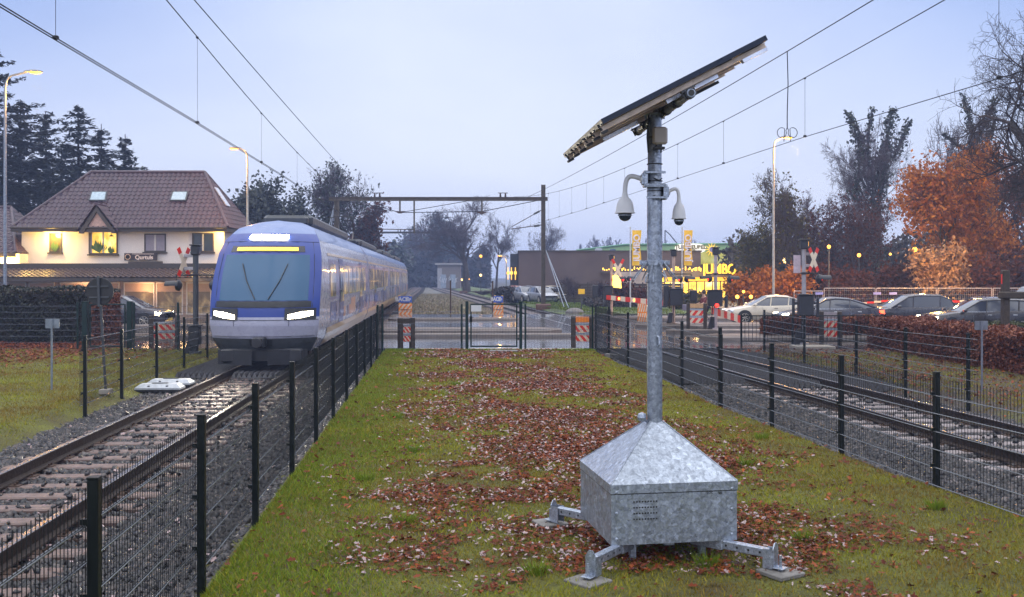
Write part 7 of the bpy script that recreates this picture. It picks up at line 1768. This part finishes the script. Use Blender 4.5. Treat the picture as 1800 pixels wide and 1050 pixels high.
# ivy-clad tall tree
def ivy_tree(label, px, Y, top, halfpx, seed, cols, z0=0):
    t = T('ivy_tree', label, px, Y, top + 6, halfpx, BARE5, seed, barkm=m_bark, twm=m_twigp, group=G4, twr=.010)
    C = []; rs = random.Random(seed)
    mb = MB()
    for (x0, y0_, x1, y1_, w) in cols:
        p, q = Vector((PX(x0, Y) - PX(px, Y), 0, PZ(y0_, Y))), Vector((PX(x1, Y) - PX(px, Y), rs.uniform(-1, 1), PZ(y1_, Y)))
        bend = p.lerp(q, .5) + Vector((rs.uniform(-.3, .3), 0, 0)); mb.tube([p, bend, q], [.16, .12, .05], 6)
        n = int((q - p).length / .009 * w)
        for k in range(n):
            f = rs.random(); c = (p.lerp(bend, f * 2) if f < .5 else bend.lerp(q, f * 2 - 1)); ww = w * (1 - .5 * f) * (1 + .35 * math.sin(f * 23 + x0)); C.append(tuple(c + Vector((rs.gauss(0, ww * .5), rs.gauss(0, ww * .5), rs.gauss(0, .15)))))
    mk('limb', mb, m_bark, t); mk_np('ivy', *leafquads(np.array(C), .17), m_livy, t); return t
ivy_tree('tall tree with ivy-wrapped limbs left above the orange oak', 1545, 86, 196, 88, 95, [(1548, 500, 1535, 300, .9), (1535, 310, 1500, 200, .75), (1525, 290, 1538, 190, .5), (1520, 260, 1484, 196, .4), (1540, 320, 1570, 190, .95), (1570, 280, 1600, 212, .6), (1535, 400, 1560, 250, .9), (1500, 350, 1510, 260, .5)])
ivy_tree('second ivy-wrapped tree behind the bare branches on the right', 1712, 80, 172, 70, 96, [(1712, 420, 1712, 250, .7), (1712, 280, 1695, 165, .5), (1715, 250, 1745, 175, .5), (1715, 290, 1762, 205, .4), (1705, 270, 1665, 232, .3)])
T('oak_tree', 'orange-leaved oak glowing in the street light above the queue of cars', 1655, 64, 256, 122, OAK, 97, barkm=m_bark, twm=m_twig, leafm=m_lorange, nleaf=17000, lsize=.135, leafr=.40, group=G4, twr=.014, lowcut=1.2)
T('oak_tree', 'darker rust-coloured tree at the right behind the orange oak', 1765, 72, 270, 80, OAK, 98, barkm=m_bark, twm=m_twigp, leafm=m_lorust, nleaf=9000, lsize=.13, leafr=.45, group=G4, twr=.012)
T('oak_tree', 'rust-brown tree in the gap under the ivy tree', 1500, 78, 340, 62, OAK, 99, barkm=m_bark, twm=m_twigp, leafm=m_lrust, nleaf=3800, lsize=.12, leafr=.45, group=G4, twr=.012)
# near bare tree at the right edge (trunk outside the frame)
T('bare_tree', 'near bare tree whose branches reach in from the right edge', 1925, 36, -140, 320, dict(maxlvl=5, nch=2, spread=(.5, 1.2), upd=.02, ratio=.60, trunk=.22, jitter=.30), 107, barkm=m_bark, twm=m_twig, group=G4, twr=.0065, rbase=.42)
for i, (px, Y, top, hp, lm, n, lb) in enumerate([(1300, 66, 486, 26, m_lorange, 3000, 'orange shrub left of the white car roof'), (1352, 64, 478, 26, m_lorange, 3400, 'orange shrub at the foot of the tall lamp'), (1395, 63, 470, 22, m_lorange, 2600, 'orange shrub behind the crossing mast'), (1660, 60, 430, 40, m_lpale, 4200, 'pale dry shrub rising over the site fence'), (1720, 60, 455, 36, m_lrust, 3500, 'rust shrub right of the pale dry shrub'), (1090, 80, 500, 22, m_lrust, 1200, 'dark shrub before the poster board'), (1060, 82, 488, 24, m_twigp, 0, 'bare purple shrub at the hall wall'), (1220, 70, 524, 40, m_lolive, 3000, 'low green shrub behind the cyclist'), (1140, 78, 512, 32, m_lrust, 1600, 'brown shrub behind the barrier arm'), (1010, 84, 482, 26, m_twigp, 0, 'bare brown shrub right of the portal post'), (1590, 66, 468, 45, m_lrust, 3800, 'dense dark shrub under the oak'), (1500, 64, 478, 44, m_lrust, 3800, 'dense dark shrub left under the oak'), (1445, 66, 470, 34, m_lrust, 3000, 'dark shrub between mast and oak'), (1770, 62, 450, 40, m_lrust, 3200, 'dark shrub at the right edge behind the black post'), (880, 120, 508, 26, m_twigp, 0, 'bare hedge shrub left of the car park'), (850, 118, 510, 20, m_twigp, 0, 'bare shrub near the far green verge')]):
    T('shrub', lb, px, Y, top, hp, BUSH, 120 + i, barkm=m_bark, twm=m_twigp, leafm=lm if n else None, nleaf=n, lsize=.13, leafr=.28, group='shrubs behind the road', twr=.014, cat='shrub')
# dim understory far behind
m_woodm = leafmat('far_wood_leaf', [(.030, .026, .026), (.045, .036, .034), (.02, .022, .02), (.06, .04, .035)], .8)
def wood(label, x0, x1, y0, y1, h0, h1, n, s):
    X = rng.uniform(x0, x1, n); Y = rng.uniform(y0, y1, n); Z = rng.random(n) ** 1.3 * (h0 + (h1 - h0) * (.5 + .5 * np.sin(X * .35 + Y * .2)) * (.6 + .4 * np.sin(X * .9 + 2)))
    mk_np('undergrowth', *leafquads(np.stack([X, Y, Z], 1), s), m_woodm, kind='stuff', label=label, category='undergrowth')
wood('dark undergrowth behind the right-hand trees', 22, 62, 88, 104, 4.5, 8.5, 36000, .34)
wood('dark undergrowth beyond the left track', -48, -19, 112, 150, 6, 10, 30000, .5)
wood('hazy thicket at the bend of the tracks', -60, -29, 300, 340, 7, 14, 16000, 1.1)
wood('hazy thicket behind the brick hut', -27, -6, 235, 262, 6, 10, 14000, .9)
wood('low scrub between the car park and the far verge', PX(868, 105), PX(1010, 90), 94, 98, 1.0, 1.6, 9000, .16)
wood('low scrub at the foot of the hall wall', PX(1030, 78), PX(1230, 78), 74, 82, .5, 1.1, 12000, .13)
# board fence before the car park
t = thing('board_fence', 'dark timber board fence before the brown hall', 'fence', (PX(985, 88), 88, 0))
for i in range(9):
    mb = MB(); x = i * 1.25
    for k in range(7): mb.bevbox((x + .62, 0, .18 + k * .25), (1.2, .03, .22), .005)
    mk('board_panel', mb, m_wood, t)
    mb = MB(); mb.bevbox((x, 0, .95), (.1, .1, 1.95), .01); mk('post', mb, m_wood, t)
# tiny far lamps and signal lights
def farlight(px, py, Y, r, m_, lb, pole=True, cat='lamp'):
    t = thing('far_lamp', lb, cat, (PX(px, Y), Y, 0), group='small far lights'); z = PZ(py, Y); mb = MB(); mb.lathe([(0, -r), (r * .7, -r * .7), (r, 0), (r * .7, r * .7), (0, r)], (0, 0, z), 12); mk('globe', mb, m_, t)
    if pole: mb = MB(); mb.cyl((0, 0, -.1), (0, 0, z - r), .05, n=6); mk('post', mb, m_darkgrey, t)
m_f1 = E('far_amber', (1, .42, .05), 3.5); m_f2 = E('far_warm', (1, .62, .2), 3)
for px, py, Y, r, m_, lb in [(845, 451, 170, .28, m_f1, 'amber lamp high behind the big bare tree'), (822, 491, 150, .34, m_f1, 'bright amber light beside the far portal post'), (812, 492, 150, .16, m_f2, 'small light left of the bright amber one'), (845, 484, 150, .2, m_f2, 'warm light low right of the bare tree'), (746, 490, 300, .35, m_f1, 'amber light at the bend of the track'), (752, 491, 305, .3, m_f2, 'warm light next to the amber one at the bend'), (1457, 434, 62, .12, m_f1, 'amber light right of the crossbuck'), (1510, 449, 70, .14, m_f1, 'amber light in the dark trees left of the oak'), (1608, 439, 70, .18, m_f1, 'large amber light inside the orange oak'), (1688, 436, 70, .14, m_f1, 'amber light in the right half of the oak'), (1565, 447, 70, .09, m_f1, 'tiny amber light left inside the oak'), (1762, 466, 70, .12, m_f2, 'yellow light above the black post'), (1648, 467, 66, .12, m_f2, 'yellow light low in the oak'), (1400, 471, 68, .12, m_f1, 'amber light left of the mast name plate'), (1296, 522, 63, .13, m_f1, 'orange light low above the white car bonnet'), (1320, 522, 63, .13, m_f1, 'second orange light above the white car bonnet'), (1307, 513, 64, .1, m_f1, 'small orange light over the white car windscreen'), (1335, 492, 75, .3, m_f2, 'yellow shop light behind the olive tree'), (1382, 458, 80, .3, m_f2, 'yellow sign light between olive trees')]: farlight(px, py, Y, r, m_, lb)
for px, py, Y, w_ in ((1608, 439, 57, 800), (1688, 436, 57, 600), (1510, 449, 60, 200), (1352, 500, 60.5, 220), (1300, 520, 61, 120)): lamp('street_light', (PX(px, Y), Y - 1.5, PZ(py, Y)), w_, (1, .50, .12), .2)
t = thing('hanging_lamps', 'three small wall lamps with light trails on the annex', 'lamp', (PX(901, 102), 102.9, 0)); 
for px in (893, 899, 906):
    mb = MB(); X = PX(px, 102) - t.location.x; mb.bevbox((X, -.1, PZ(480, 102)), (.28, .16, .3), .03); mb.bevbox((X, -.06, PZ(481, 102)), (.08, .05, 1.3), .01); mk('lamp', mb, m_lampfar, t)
t = thing('crane_jib', 'thin mast and slanting boom far behind the green roof', 'crane', (PX(1169, 260), 260, 0)); mb = MB(); mb.cyl((0, 0, 0), (0, 0, PZ(405, 260)), .16, n=6); mk('mast', mb, m_barkfar, t); mb = MB(); mb.tube([(0, 0, PZ(405, 260)), (PX(1177, 260) - PX(1169, 260), 0, PZ(412, 260)), (PX(1190, 260) - PX(1169, 260), 0, PZ(428, 260))], .16, 6); mk('boom', mb, m_barkfar, t)
# ------------------------------------------------------------------ evening mist
HZV = bpy.data.materials.new('mist'); HZV.use_nodes = True; nt = HZV.node_tree
for n in list(nt.nodes): nt.nodes.remove(n)
ou = nt.nodes.new('ShaderNodeOutputMaterial'); pv = nt.nodes.new('ShaderNodeVolumePrincipled')
pv.inputs['Color'].default_value = (.46, .60, 1.0, 1); pv.inputs['Density'].default_value = .00115; pv.inputs['Anisotropy'].default_value = .2
nt.links.new(pv.outputs[0], ou.inputs['Volume'])
mb = MB(); mb.bx(-160, 160, -12, 620, -1.6, 27); mk('haze', mb, HZV, kind='stuff', label='thin bluish evening mist filling the scene', category='mist')
